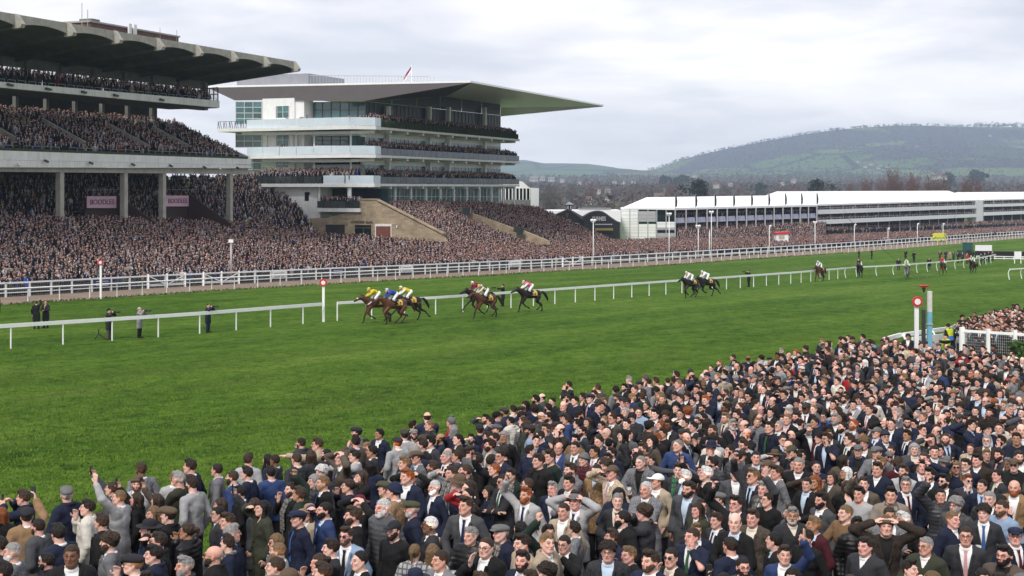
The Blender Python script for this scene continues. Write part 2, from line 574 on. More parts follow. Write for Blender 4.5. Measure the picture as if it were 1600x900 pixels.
def add_hand(f, wr, hd, curl, s, grow=0.0):
    """palm, four bent fingers of unequal length and a thumb from the side of the palm"""
    side = np.cross(hd, V3([0, 0, 1.])) if abs(hd[2]) < .9 else V3([0, -1., 0])
    side = side - hd * (side @ hd); side /= np.linalg.norm(side)
    if side[1] > 0: side = -side                       # thumb side looks forward
    nrm = np.cross(hd, side)
    if nrm @ V3([-s, -.3, 0]) < 0: nrm = -nrm          # palm looks inwards
    c = wr + hd * .052
    for q in (-.026, -.009, .009, .026):
        f.cap(wr + hd * .01 + side * q * .55, wr + hd * .088 + side * q, .016, .0125, .012)
    for q, L in ((.03, .066), (.0105, .074), (-.0105, .069), (-.03, .055)):
        a = wr + hd * .086 + side * q
        d1 = hd * math.cos(curl * .55) + nrm * math.sin(curl * .55); d2 = hd * math.cos(curl * 1.35) + nrm * math.sin(curl * 1.35)
        b = a + d1 * L * .55 + side * q * .12; e = b + d2 * L * .5
        f.cap(a, b, .0105, .0098, .004); f.cap(b, e, .0098, .0082, .003)
    a = wr + hd * .03 + side * .026
    d = hd * .6 + side * .75 + nrm * (.25 + .3 * curl); d /= np.linalg.norm(d)
    b = a + d * .042; d2 = hd * .85 + side * .25 + nrm * .4 * curl; d2 /= np.linalg.norm(d2)
    f.cap(a, b, .0145, .0115, .008); f.cap(b, b + d2 * .034, .0115, .009, .004)
    return c


def fine_axes(J):
    """grid finer round the head"""
    def mk(lo, hi, f0, f1, fine, coarse):
        a = [np.arange(lo, f0, coarse), np.arange(f0, f1, fine), np.arange(f1, hi, coarse)]
        return np.concatenate(a).astype(np.float32)
    top = max(1.80, J['r'][2][2] + .24, J['l'][2][2] + .24)
    ys = min(-.2, J['r'][2][1] - .22, J['l'][2][1] - .22)
    return [mk(-.52, .52, -.10, .10, .0068, .0115), mk(ys, .2, -.145, .12, .0068, .0115), mk(-.01, top, 1.49, 1.77, .0066, .013)]


def head_sdf(f, H, c=HEAD, fem=0.0, k=.012):
    def L(x, y, z): return c + H @ V3([x, y, z])
    Mi = H.T
    E = lambda p, r, kk=k, mode='add': f.ell(L(*p), r, kk, mode, Mi)
    E((0, .012, .035), (.0745, .092, .087))                    # skull
    E((0, -.022, -.03), (.057, .066, .080), .03)               # face
    E((0, -.052, -.083), (.030 - .004 * fem, .030, .026), .03)  # chin
    for s in (-1, 1):
        f.cap(L(s * .052, .0, -.035), L(s * .022, -.055, -.088), .018, .016, .025)   # jaw line
        E((s * .034, -.064, -.018), (.019, .016, .018), .018)   # cheek
        E((s * .030, -.090, .014), (.0145, .012, .0085), .010, 'sub')   # eye socket
        E((s * .030, -.0785, .012), (.0125, .0115, .0105), .003)        # eyeball and lids
        f.cap(L(s * .012, -.091, .029), L(s * .045, -.079, .030), .0075, .006, .012)  # brow
        E((s * .0765, .012, -.004), (.009, .018, .031), .006)  # ear
    f.cap(L(0, -.091, .018), L(0, -.108, -.020), .0078, .0105, .009)    # nose
    for s in (-1, 1): E((s * .011, -.101, -.026), (.0085, .0095, .0075), .006)
    f.cap(L(-.018, -.0865, -.049), L(.018, -.0865, -.049), .0068, .0068, .006)   # lips
    f.cap(L(-.016, -.0845, -.060), L(.016, -.0845, -.060), .0075, .0075, .006)
    f.cap(L(-.019, -.0965, -.0545), L(.019, -.0965, -.0545), .0026, .0026, .002, 'sub')


def tone(V, H, c=HEAD, hands=()):
    """skin tint by place on the head: eyes, brows, lips, nose and ears"""
    p = (V - c) @ H
    T = np.ones((len(V), 3), np.float32)
    x, y, z = np.abs(p[:, 0]), p[:, 1], p[:, 2]
    head = (np.linalg.norm(p, axis=1) < .17)
    def mix(w, col):
        T[:] = T * (1 - w[:, None]) + V3(col, np.float32) * w[:, None] if False else T * (1 - w[:, None]) + np.asarray(col, np.float32) * w[:, None]
    def blob(cx, cz, rx, rz, ymax, col, amt):
        d = ((x - cx) / rx) ** 2 + ((z - cz) / rz) ** 2
        mix(np.where(head & (y < ymax), np.clip(1.6 - d * 1.2, 0, 1) * amt, 0), col)
    blob(.042, -.03, .03, .028, -.03, (1.02, .80, .76), .6)      # cheeks
    blob(.0, -.02, .02, .03, -.09, (1.0, .78, .72), .7)          # nose
    blob(.0, -.054, .025, .0095, -.075, (.72, .40, .38), .9)     # lips
    blob(.0, -.0548, .02, .0032, -.075, (.25, .10, .10), .8)
    blob(.030, .012, .0165, .010, -.055, (.42, .32, .28), .85)   # lids
    blob(.030, .012, .0105, .0050, -.06, (.75, .75, .75), .85)
    blob(.030, .012, .0052, .0058, -.06, (.04, .035, .03), 1.0)  # iris
    blob(.031, .0335, .019, .0062, -.05, (.22, .16, .12), .85)   # brow
    ear = head & (x > .070) & (np.abs(z) < .04)
    T[ear] *= np.asarray((1.0, .82, .78), np.float32)
    return T


def torso_sdf(f, g=0.0, k=.05, fem=0.0):
    """pelvis, belly, chest, shoulders; g = how much cloth is added"""
    f.ell((0, .005, .95), (.165 + g, .115 + g, .14 + g), k)
    f.ell((0, 0, 1.10), (.148 - .015 * fem + g, .108 + g, .15 + g), k)
    f.ell((0, .002, 1.29), (.165 - .01 * fem + g, .118 + g, .175 + g), k)
    f.cap((-.135, .014, SHZ - .005), (.135, .014, SHZ - .005), .058 + g, .058 + g, k)
    f.cap((-.05, .02, 1.47), (.05, .02, 1.47), .045 + g, .045 + g, k)
    if fem:
        for s in (-1, 1): f.ell((s * .07, -.10, 1.27), (.06 + g, .05 + g, .06 + g), .04)


LEG = [((-.095, 0, .93), (-.11, -.01, .50), (-.12, .015, .085)), ((.095, 0, .93), (.11, -.01, .50), (.12, .015, .085))]
BODY_CACHE, PART_CACHE = {}, {}


def body_mesh(pose):
    if pose in BODY_CACHE: return BODY_CACHE[pose]
    J = rig(pose); ax = fine_axes(J)
    f = SDF(None, None, None, ax)
    torso_sdf(f)
    for a, b, c in LEG:
        f.cap(a, b, .082, .056, .03); f.cap(b, c, .056, .038, .03)
        f.cap((c[0], .03, .04), (c[0] * 1.1, -.16, .035), .036, .03, .02)
    f.cap((0, .018, 1.44), HEAD + J['head'] @ V3([0, .02, -.06]), .058, .056, .03)
    for n, s in (('r', -1), ('l', 1)):
        sh, el, wr, hd, cu = J[n]
        f.cap(sh, el, .047, .037, .03); f.cap(el, wr, .039, .026, .02)
        add_hand(f, wr, hd, cu, s)
    head_sdf(f, J['head'])
    V, F = f.mesh()
    T = tone(V, J['head'])
    me = mesh_np('person_body', V, F, SKINM, True, attrs={'tone': T})
    BODY_CACHE[pose] = me
    return me


def sleeve(f, J, g, upto=.93, k=.03, only=None):
    for n in ('r', 'l'):
        sh, el, wr, hd, cu = J[n]
        w2 = el + (wr - el) * upto
        f.cap(sh, el, .050 + g, .042 + g, k); f.cap(el, w2, .043 + g, .033 + g, k * .7)


def coat_box(J, lo_z, vox):
    top = max(1.6, J['r'][2][2] + .08, J['l'][2][2] + .08)
    ys = min(-.22, J['r'][2][1] - .1, J['l'][2][1] - .1)
    xs = max(.36, abs(J['r'][1][0]) + .12, abs(J['l'][1][0]) + .12)
    return SDF((-xs, ys, lo_z - .05), (xs, .24, top), vox)


def garment(kind, pose, vox=.0165):
    """suit, coat, puffer, jumper, waistcoat-less shirt: grown over the posed body"""
    key = (kind, pose)
    if key in PART_CACHE: return PART_CACHE[key]
    J = rig(pose)
    hem = {'suit': .76, 'coat': .56, 'puffer': .84, 'jumper': .86, 'overcoat': .50, 'bodice': .70}[kind]
    g = {'suit': .020, 'coat': .030, 'puffer': .040, 'jumper': .020, 'overcoat': .030, 'bodice': .018}[kind]
    f = coat_box(J, hem, vox)
    torso_sdf(f, g, .05, 1.0 if kind == 'bodice' else 0.0)
    if hem < .85:                                           # skirt of the coat
        f.cap((-.09, .005, .95), (-.10, 0, hem - .02), .098 + g, .105 + g, .06); f.cap((.09, .005, .95), (.10, 0, hem - .02), .098 + g, .105 + g, .06)
    sleeve(f, J, g * .9)
    sd = {'suit': 1, 'coat': 2, 'puffer': 3, 'jumper': 4, 'overcoat': 5, 'bodice': 6}[kind]
    amp = {'suit': .0058, 'coat': .0075, 'puffer': .005, 'jumper': .008, 'overcoat': .0075, 'bodice': .005}[kind]
    f.fn(lambda X, Y, Z: amp * vnoise(X, Y, Z, 26.0, sd) + amp * .6 * vnoise(X, Y, Z, 55.0, sd + 3), 'plus')
    if kind == 'puffer':
        f.fn(lambda X, Y, Z: .009 * np.abs(np.sin(Z * math.pi / .062)) * -1 + .006 + 0 * X + 0 * Y, 'plus')
    # collars
    if kind in ('coat', 'puffer'):
        for k in range(10):
            a = math.pi * (.13 + .74 * k / 9) * 1.15 - math.pi * .07 + math.pi
            b = math.pi * (.13 + .74 * (k + 1) / 9) * 1.15 - math.pi * .07 + math.pi
            r = .083
            f.cap((r * math.cos(a), .015 - r * math.sin(a) * .95, 1.525), (r * math.cos(b), .015 - r * math.sin(b) * .95, 1.525), .024, .024, .015)
    # neck hole
    f.cap((0, .012, 1.44), (0, -.01, 1.72), .066, .085, .008, 'sub')
    f.fn(lambda X, Y, Z: hem - Z + 0 * X + 0 * Y)
    if kind in ('suit', 'overcoat', 'coat'):
        z0 = {'suit': 1.10, 'overcoat': 1.02, 'coat': 1.36}[kind]; w = {'suit': .075, 'overcoat': .072, 'coat': .05}[kind]
        # lapels stand proud of the front edge
        if kind != 'coat':
            for s in (-1, 1):
                f.cap((s * .014, -.135 - g, z0 + .03), (s * (w + .012), -.085 - g, 1.44), .012, .020, .012)
        def wedge(X, Y, Z):
            V = w * np.clip((Z - z0) / (1.47 - z0), 0, 1.3)
            return np.minimum(V - np.abs(X), -.03 - Y) + 0 * X
        f.fn(wedge, 'cut')
    if kind == 'coat':                                      # zip line
        f.fn(lambda X, Y, Z: np.minimum(.007 - np.abs(X), np.minimum(-.128 - g * .6 - Y, 1.4 - Z)))
    V, F = f.mesh()
    me = mesh_np(kind, V, F, None, True)
    me.materials.append({'puffer': GLOSSM}.get(kind, CLOTHM))
    PART_CACHE[key] = me
    return me


def static_part(kind, fn):
    if kind not in PART_CACHE: PART_CACHE[kind] = fn()
    return PART_CACHE[kind]


def shirt_mesh(open_=False):
    f = SDF((-.24, -.2, .98), (.24, .2, 1.6), .015)
    torso_sdf(f, .007)
    for k in range(14):                                     # collar
        a0, a1 = 2 * math.pi * k / 14, 2 * math.pi * (k + 1) / 14
        z = lambda a: 1.505 - .022 * max(0, -math.sin(a))
        f.cap((.066 * math.cos(a0), .012 + .066 * math.sin(a0), z(a0)), (.066 * math.cos(a1), .012 + .066 * math.sin(a1), z(a1)), .0175, .0175, .01)
    f.cap((0, .012, 1.44), (0, -.01, 1.72), .050, .060, .004, 'sub')
    f.cap((0, -.07, 1.52), (0, -.09, 1.47), .02, .012, .004, 'sub')
    if open_:
        f.cap((0, -.085, 1.54), (0, -.14, 1.385), .040, .010, .004, 'sub'); f.cap((0, -.06, 1.57), (0, -.12, 1.47), .046, .03, .004, 'sub')
    f.fn(lambda X, Y, Z: np.maximum(np.abs(X) - .17, 1.0 - Z) + 0 * Y)
    V, F = f.mesh()
    return mesh_np('shirt', V, F, CLOTHM, True)


def tie_mesh():
    b = MB()
    def fy(z): return -.128 - .006 * math.sin((z - 1.0) * 6) + max(0, z - 1.33) * .38
    zs = [1.475, 1.45, 1.43, 1.36, 1.28, 1.2, 1.12, 1.05]
    ws = [.024, .020, .015, .018, .022, .027, .033, .036]
    pts = []
    for z, w in zip(zs, ws):
        y = fy(z) - .012
        pts.append(((-w, y + .006, z), (0, y - .004, z), (w, y + .006, z)))
    for p in pts: b.v += list(p)
    for i in range(len(pts) - 1):
        a = i * 3
        b.f += [(a, a + 3, a + 4, a + 1), (a + 1, a + 4, a + 5, a + 2)]
    return b.mesh('tie', CLOTHM, True)


def trousers_mesh():
    f = SDF((-.3, -.2, .02), (.3, .2, 1.06), .02)
    f.ell((0, .005, .95), (.172, .122, .13), .04)
    for a, b, c in LEG:
        f.cap(a, b, .095, .074, .04); f.cap(b, (c[0], c[1], .06), .074, .062, .03)
    f.fn(lambda X, Y, Z: .005 * vnoise(X, Y, Z, 24, 8), 'plus')
    f.fn(lambda X, Y, Z: np.maximum(Z - 1.03, .05 - Z) + 0 * X + 0 * Y)
    V, F = f.mesh()
    return mesh_np('trousers', V, F, CLOTHM, True)


def shoe_mesh(s):
    f = SDF((-.2, -.24, -.01), (.2, .12, .16), .014)
    c = LEG[0 if s < 0 else 1][2]
    f.cap((c[0], .04, .045), (c[0] * 1.1, -.165, .035), .046, .040, .02); f.cap((c[0], .03, .05), (c[0], .02, .11), .05, .052, .02)
    f.fn(lambda X, Y, Z: -Z + 0 * X + 0 * Y)
    V, F = f.mesh()
    return mesh_np('shoe', V, F, GLOSSM, True)


def scarf_mesh():
    f = SDF((-.2, -.24, .92), (.2, .16, 1.6), .015)
    for k in range(14):
        a0, a1 = 2 * math.pi * k / 14, 2 * math.pi * (k + 1) / 14
        f.cap((.085 * math.cos(a0), .01 + .082 * math.sin(a0), 1.495 + .02 * math.sin(a0)), (.085 * math.cos(a1), .01 + .082 * math.sin(a1), 1.495 + .02 * math.sin(a1)), .031, .031, .015)
    for s, zb in ((-1, .98), (1, 1.04)):
        for q in (-.025, 0, .025):
            f.cap((s * .062 + q, -.088, 1.46), (s * .07 + q, -.163, 1.28), .020, .018, .012); f.cap((s * .07 + q, -.163, 1.28), (s * .074 + q, -.155, zb), .018, .018, .012)
    f.cap((0, .012, 1.44), (0, -.01, 1.72), .062, .066, .004, 'sub')
    V, F = f.mesh()
    return mesh_np('scarf', V, F, CHECKM, True)


# ---- things on the head, in head space (origin HEAD, face towards -Y)
SKULL = ((0, .012, .035), (.0745, .092, .087))


def hair_mesh(style):
    f = SDF((-.17, -.17, -.36), (.17, .2, .24), .0082)
    c, r = V3(SKULL[0]), V3(SKULL[1])
    th = {'crop': .005, 'short': .009, 'quiff': .0075, 'curly': .022, 'long': .015, 'fringe': .007, 'bob': .018, 'receding': .006, 'tied': .010, 'side': .008}[style]
    f.ell(c, r + th, .0)
    if style in ('quiff', 'side'):
        f.cap((-.036, -.066, .108), (.036, -.066, .112), .020, .022, .03); f.cap((-.03, -.03, .118), (.03, -.02, .118), .022, .022, .03)
    if style == 'short': f.cap((-.036, -.05, .104), (.036, -.05, .104), .021, .021, .03)
    if style == 'curly':
        rg = np.random.default_rng(3)
        for _ in range(70):
            a, b = rg.uniform(0, 2 * math.pi), rg.uniform(-.1, 1)
            p = c + (r + .02) * V3([math.cos(a) * math.sqrt(1 - b * b), math.sin(a) * math.sqrt(1 - b * b), b])
            f.ell(p, (.022, .022, .022), .008)
    hl = {'crop': (.055, .55), 'short': (.052, .5), 'quiff': (.055, .5), 'curly': (.045, .5), 'long': (.06, .25), 'fringe': (.03, .6), 'bob': (.055, .3), 'receding': (.095, .95), 'tied': (.06, .45), 'side': (.05, .5)}[style]
    if style != 'fringe':
        def cut(X, Y, Z):
            line = np.where(Y < 0, hl[0] * np.clip(-Y / .085, 0, 1.2) ** .8 + .002, -Y * hl[1] * 1.35) + .0 * X
            if style in ('long', 'bob'): line = np.where(Y < .0, line, -.30)
            return line - Z
        f.fn(cut)
        f.fn(lambda X, Y, Z: np.minimum(-Y - .045, .062 - Z) - np.clip(np.abs(X) - .05, 0, 1) * .9)
    else:                                                   # bald crown, hair at the sides and back only
        f.fn(lambda X, Y, Z: np.maximum(Z - .045 - Y * .22, np.maximum(-Y - .02, -.055 - Z + 0 * X)) + 0 * X)
    if style == 'long':
        for s in (-1, 1):
            f.cap((s * .072, .0, .05), (s * .088, .012, -.10), .024, .030, .02); f.cap((s * .088, .012, -.10), (s * .085, -.03, -.29), .032, .022, .02)
        for q in (-.05, 0, .05): f.cap((q, .085, .04), (q * 1.3, .095, -.27), .035, .030, .03)
    if style == 'bob':
        for s in (-1, 1): f.cap((s * .075, .0, .05), (s * .085, -.005, -.10), .024, .026, .02)
        for q in (-.045, 0, .045): f.cap((q, .085, .04), (q * 1.2, .09, -.1), .034, .026, .03)
    if style == 'tied':
        f.ell((0, .13, .05), (.036, .036, .034), .02); f.cap((0, .14, .03), (0, .15, -.10), .022, .012, .02)
    a = .005 if style in ('crop', 'fringe', 'receding') else .011
    f.fn(lambda X, Y, Z: a * .7 * vnoise(X, Y, Z, 95 if style != 'long' else 60, 2.0) + .0042 * vnoise(X, Y, Z * .6, 150, 5.0), 'plus')
    V, F = f.mesh()
    T = np.ones((len(V), 3), np.float32)
    if style in ('crop', 'quiff', 'side', 'short', 'receding', 'fringe'):   # clipped sides show the skin
        w = np.clip((.062 - V[:, 2]) / .05, 0, 1) * np.clip((np.abs(V[:, 0]) - .035) / .03 + (V[:, 1] > .07) * .8, 0, 1)
        T += w[:, None] * np.array([2.6, 1.7, 1.25], np.float32)
    return mesh_np('hair', V, F, HAIRM, True, attrs={'tone': T})


def beard_mesh(full):
    f = SDF((-.12, -.15, -.16), (.12, .06, .06), .0095)
    g = .0065 if full else .0035
    f.ell((0, -.022, -.03), (.060 + g, .066 + g, .080 + g), .0); f.ell((0, -.052, -.083), (.030 + g, .030 + g, .026 + g), .03)
    for s in (-1, 1): f.cap((s * .052, .0, -.035), (s * .022, -.055, -.088), .021 + g, .017 + g, .025)
    if full: f.ell((0, -.05, -.100), (.036, .033, .030), .02)
    f.fn(lambda X, Y, Z: np.maximum(Z + .036 - np.clip(np.abs(X) - .04, 0, 1) * 2.6, Y - .012))
    f.ell((0, -.1, -.0545), (.021, .03, .0085), .003, 'sub')
    f.fn(lambda X, Y, Z: .004 * vnoise(X, Y, Z, 110, 1), 'plus')
    V, F = f.mesh()
    return mesh_np('beard', V, F, HAIRM, True, attrs={'tone': np.full((len(V), 3), 1.35 if full else 2.6, np.float32)})


def cap_mesh(kind):
    f = SDF((-.21, -.26, -.06), (.21, .21, .24), .0105)
    if kind == 'flat_cap':
        f.ell((0, -.012, .075), (.093, .122, .052), .0); f.ell((0, -.05, .085), (.08, .085, .035), .02)
        f.ell((0, -.118, .052), (.066, .050, .011), .012)
        f.fn(lambda X, Y, Z: .042 - Z + 0 * X + 0 * Y)
        f.ell((0, .035, .066), (.086, .086, .046), .015)
    elif kind == 'beanie':
        f.ell((0, .016, .045), (.090, .107, .108), .0)
        f.fn(lambda X, Y, Z: .022 + np.where(Y > 0, -Y * .45, -Y * .25) - Z + 0 * X)
        for k in range(18):
            a0, a1 = 2 * math.pi * k / 18, 2 * math.pi * (k + 1) / 18
            p = lambda a: (.086 * math.cos(a), .016 + .103 * math.sin(a), .045 - (.30 * .103 * math.sin(a)))
            f.cap(p(a0), p(a1), .018, .018, .01)
        f.fn(lambda X, Y, Z: .0022 * np.sin(np.arctan2(Y - .016, X) * 26) + 0 * Z, 'plus')
    elif kind == 'bobble_hat':
        f.ell((0, .016, .045), (.090, .107, .108), .0)
        f.fn(lambda X, Y, Z: .022 + np.where(Y > 0, -Y * .45, -Y * .25) - Z + 0 * X)
        f.ell((0, .02, .175), (.036, .036, .036), .01)
    elif kind == 'baseball_cap':
        f.ell((0, .016, .05), (.088, .108, .090), .0)
        f.fn(lambda X, Y, Z: .043 - Z + 0 * X + 0 * Y)
        f.ell((0, -.125, .050), (.068, .072, .010), .01)
    elif kind == 'fedora':
        f.ell((0, .01, .055), (.165, .185, .0125), .0)
        f.ell((0, .012, .09), (.085, .10, .085), .012); f.fn(lambda X, Y, Z: np.maximum(Z - .158, .044 - Z) + 0 * X + 0 * Y)
        f.ell((0, .012, .185), (.018, .09, .045), .012, 'sub')
        f.fn(lambda X, Y, Z: np.where(np.abs(X) > .09, -(np.abs(X) - .09) * .0, 0) + 0 * Y + 0 * Z, 'plus')
    elif kind == 'hood':
        f.ell((0, .025, .02), (.105, .115, .135), .0); f.cap((-.06, .03, -.12), (.06, .03, -.12), .06, .06, .04)
        f.ell((0, -.06, .005), (.066, .10, .10), .01, 'sub'); f.ell((0, .01, .0), (.082, .095, .12), .005, 'sub')
    V, F = f.mesh()
    return mesh_np(kind, V, F, CLOTHM, True)


def glasses_mesh(dark):
    b = MB()
    for s in (-1, 1):
        n = 10
        ring = [(s * .031 + .024 * math.cos(2 * math.pi * k / n), -.1035 + .006 * abs(math.cos(2 * math.pi * k / n)), .012 + .017 * math.sin(2 * math.pi * k / n)) for k in range(n + 1)]
        b.tube(ring, .0026, 4, False)
        if dark: b.poly(ring[:-1], (0, .003, 0))
        b.tube([(s * .055, -.099, .016), (s * .076, -.04, .018), (s * .078, .01, .012)], .0022, 4)
    b.tube([(-.008, -.108, .016), (.008, -.108, .016)], .0026, 4)
    return b.mesh('sunglasses' if dark else 'spectacles', M_BLACK)


M_BEER = mat('dark_stout', (.02, .010, .006), .15, .1, 5)
M_LAGER = mat('golden_lager', (.55, .30, .05), .12, .1, 5)
M_FOAM = mat('beer_foam', (.75, .68, .52), .8, .05, 30)
M_SCREEN = mat('phone_screen', (.05, .06, .06), .12, .1, 4)


def glassm():
    m = bpy.data.materials.new('clear_plastic'); m.use_nodes = True
    b = m.node_tree.nodes['Principled BSDF']
    b.inputs['Base Color'].default_value = (.85, .88, .9, 1); b.inputs['Roughness'].default_value = .1
    b.inputs['Alpha'].default_value = .35
    MATS['clear_plastic'] = m
    return m


M_CLEAR = glassm()


def make_pint(loc, beer, label):
    k = ('pint', beer)
    if k not in PART_CACHE:
        PART_CACHE[k] = (MB().lathe([(.030, 0), (.032, .004), (.042, .145), (.040, .145), (.030, .006)], n=12).mesh('cup', M_CLEAR, True),
                         MB().lathe([(.029, .006), (.0375, .10)], n=12).mesh('beer', M_BEER if beer else M_LAGER, True),
                         MB().lathe([(.0375, .1005), (.0392, .122)], n=12).mesh('foam', M_FOAM, True))
    a, b, c = PART_CACHE[k]
    t = empty('pint_cup', loc, 0, label, 'drink', 'plastic pints held in the crowd')
    for me, n in ((a, 'cup'), (b, 'beer'), (c, 'foam')): inst(me, n, t)
    return t


def make_phone(loc, rz, label, tilt=0.0):
    if 'phone' not in PART_CACHE:
        PART_CACHE['phone'] = (MB().box((0, 0, 0), (.074, .009, .155)).mesh('case', M_BLACK), MB().box((0, .0052, 0), (.068, .002, .146)).mesh('screen', M_SCREEN))
    t = empty('mobile_phone', loc, rz, label, 'phone', 'phones held up in the crowd')
    t.rotation_euler = (tilt, 0, rz)
    inst(PART_CACHE['phone'][0], 'case', t); inst(PART_CACHE['phone'][1], 'screen', t)
    return t


def colour(o, c):
    o.color = (*c, 1.0)
    return o


def set_mat(o, m):
    o.material_slots[0].link = 'OBJECT'
    o.material_slots[0].material = m


def make_person(loc, rz, spec, scale=1.0, label=None, group=None, cat='person', detail=True):
    """spec: pose, skin, hair style + colour, garment + colour, shirt/tie colours, headwear, extras"""
    pose = spec['pose']; J = rig(pose)
    o = bpy.data.objects.new('person', body_mesh(pose))
    o.location = loc; o.rotation_euler = (spec.get('lean', 0), 0, rz)
    w = spec.get('wide', 1.0); o.scale = (scale * w, scale * w, scale)
    link(o, None, label, cat, group); colour(o, spec['skin'])
    def part(me, name, c=None, headspace=False, m=None):
        q = bpy.data.objects.new(name, me)
        if headspace:
            q.matrix_local = Matrix.Translation(Vector(HEAD)) @ Matrix(J['head'].tolist()).to_4x4()
        link(q, o)
        if c is not None: colour(q, c)
        if m is not None: set_mat(q, m)
        return q
    g = spec['garment']
    part(garment(g, pose), {'suit': 'jacket', 'overcoat': 'overcoat', 'bodice': 'dress'}.get(g, g), spec['gcol'], m=spec.get('gmat'))
    if spec.get('shirt'):
        tied = bool(spec.get('tie') and g == 'suit'); part(static_part(('shirt', tied), lambda: shirt_mesh(not tied)), 'shirt', spec['shirt'])
    if spec.get('tie') and g == 'suit': part(static_part('tie', tie_mesh), 'tie', spec['tie'])
    if spec.get('scarf'): part(static_part('scarf', scarf_mesh), 'scarf', spec['scarf'], m=spec.get('scarfm'))
    if detail:
        part(static_part('trousers', trousers_mesh), 'trousers', spec.get('trousers', (.02, .02, .025)))
        for s in (-1, 1): part(static_part(('shoe', s), lambda: shoe_mesh(s)), 'shoe', (.02, .014, .01))
    hat = spec.get('hat')
    if spec.get('hair'):
        h = spec['hair']
        part(static_part(('hair', h), lambda: hair_mesh(h)), 'hair', spec['hcol'], True)
    if hat: part(static_part(('hat', hat), lambda: cap_mesh(hat)), hat, spec['hatcol'], True, m=spec.get('hatm'))
    if spec.get('beard'): part(static_part(('beard', spec['beard']), lambda: beard_mesh(spec['beard'] == 'full')), 'beard', spec['hcol'], True)
    if spec.get('eyewear'): part(static_part(('eye', spec['eyewear']), lambda: glasses_mesh(spec['eyewear'] == 'sunglasses')), spec['eyewear'], None, True)
    return o, J
# ------------------------------------------------------------------ the land
def land_material():
    m = bpy.data.materials.new('turf_and_fields'); m.use_nodes = True
    t = NT(m.node_tree); b = t.n['Principled BSDF']
    co = t.add('ShaderNodeTexCoord').outputs['Object']
    # turf: clumps at several sizes, drier strips, wear; stretched a little along the course
    cr = t.mapping(co, (1, 1, 1), rot=(0, 0, R(34)))
    big = t.noise(t.mapping(cr, (.10, .035, 1)), 1.0, 4, .55)
    mid = t.noise(t.mapping(cr, (.9, .6, 1)), 1.0, 4, .6)
    fine = t.noise(cr, 2.6, 6, .74)
    blade = t.noise(cr, 13.0, 4, .75)
    f = t.math('ADD', t.math('MULTIPLY', big, .20), t.math('MULTIPLY', mid, .22))
    f = t.math('ADD', f, t.math('MULTIPLY', fine, .37))
    f = t.math('ADD', f, t.math('MULTIPLY', blade, .21))
    g = t.ramp(f, [(.41, (.024, .062, .005)), (.465, (.054, .124, .011)), (.525, (.088, .170, .018)), (.59, (.145, .215, .044))])
    sp = t.add('ShaderNodeSeparateXYZ', i_0=co)
    ac = t.math('SUBTRACT', t.math('MULTIPLY', sp.outputs[0], .80), t.math('MULTIPLY', sp.outputs[1], .60))
    al = t.math('ADD', t.math('MULTIPLY', sp.outputs[0], .60), t.math('MULTIPLY', sp.outputs[1], .80))
    band = t.ramp(t.math('ADD', t.math('MULTIPLY', t.math('SINE', t.math('MULTIPLY', ac, .78)), .5), .5), [(.35, (.93, .94, .93)), (.65, (1.06, 1.05, 1.05))])
    wear = t.noise(t.add('ShaderNodeCombineXYZ', i_0=t.math('MULTIPLY', ac, .55), i_1=t.math('MULTIPLY', al, .035)).outputs[0], 1.0, 4, .6)
    g = t.mix(1.0, g, band, 'MULTIPLY')
    g = t.mix(1.0, g, t.ramp(wear, [(.35, (.84, .88, .86)), (.62, (1.16, 1.08, 1.06))]), 'MULTIPLY')
    spots = t.ramp(t.noise(t.mapping(cr, (2.2, 1.3, 1), loc=(2, 5, 0)), 1.0, 5, .7), [(.36, (.55, .55, .55)), (.45, (1, 1, 1))])
    g = t.mix(1.0, g, spots, 'MULTIPLY')
    dry = t.ramp(t.noise(t.mapping(cr, (.35, .12, 1), loc=(4, 9, 0)), 1.0, 5, .65), [(.56, (0, 0, 0)), (.72, (1, 1, 1))])
    g = t.mix(t.math('MULTIPLY', dry, .38), g, (.115, .122, .04))
    # far fields and woods of the vale
    vo = t.add('ShaderNodeTexVoronoi', feature='F1', i_Scale=1.0); vo.voronoi_dimensions = '2D'
    t.put(vo, 'Vector', t.mapping(co, (.0045, .0028, 1), rot=(0, 0, R(20))))
    fld = t.ramp(t.add('ShaderNodeSeparateColor', i_0=vo.outputs['Color']).outputs[0],
                 [(0, (.075, .062, .040)), (.3, (.055, .085, .03)), (.5, (.085, .075, .05)), (.7, (.065, .10, .035)), (1, (.12, .10, .07))], 'CONSTANT')
    fld = t.mix(t.ramp(t.noise(co, .012, 6, .7), [(.42, (0, 0, 0)), (.56, (1, 1, 1))]), (.058, .046, .034), fld)
    y = t.add('ShaderNodeSeparateXYZ', i_0=co).outputs[1]
    far = t.math('GREATER_THAN', t.math('ADD', y, t.math('MULTIPLY', fine, 20)), 620)
    t.put(b, 'Base Color', t.mix(far, g, fld))
    b.inputs['Roughness'].default_value = .9; b.inputs['Specular IOR Level'].default_value = .06
    h = t.math('ADD', t.math('MULTIPLY', blade, .6), fine)
    bp = t.add('ShaderNodeBump', i_Strength=.9, i_Distance=.16, i_Height=h)
    t.put(b, 'Normal', bp.outputs[0])
    return m


def sheet(name, rows, material, lift=0.0, kind='structure', label=None):
    """rows of equal length lists of (x, y): laid on the ground"""
    n = len(rows[0]); V = []; F = []
    for r in rows:
        for x, y in r: V.append((x, y, gz(y) + lift))
    for i in range(len(rows) - 1):
        for j in range(n - 1):
            F.append((i * n + j, i * n + j + 1, (i + 1) * n + j + 1, (i + 1) * n + j))
    o = bpy.data.objects.new(name, mesh_np(name, V, F, material))
    return link(o, None, label, None, None, kind)


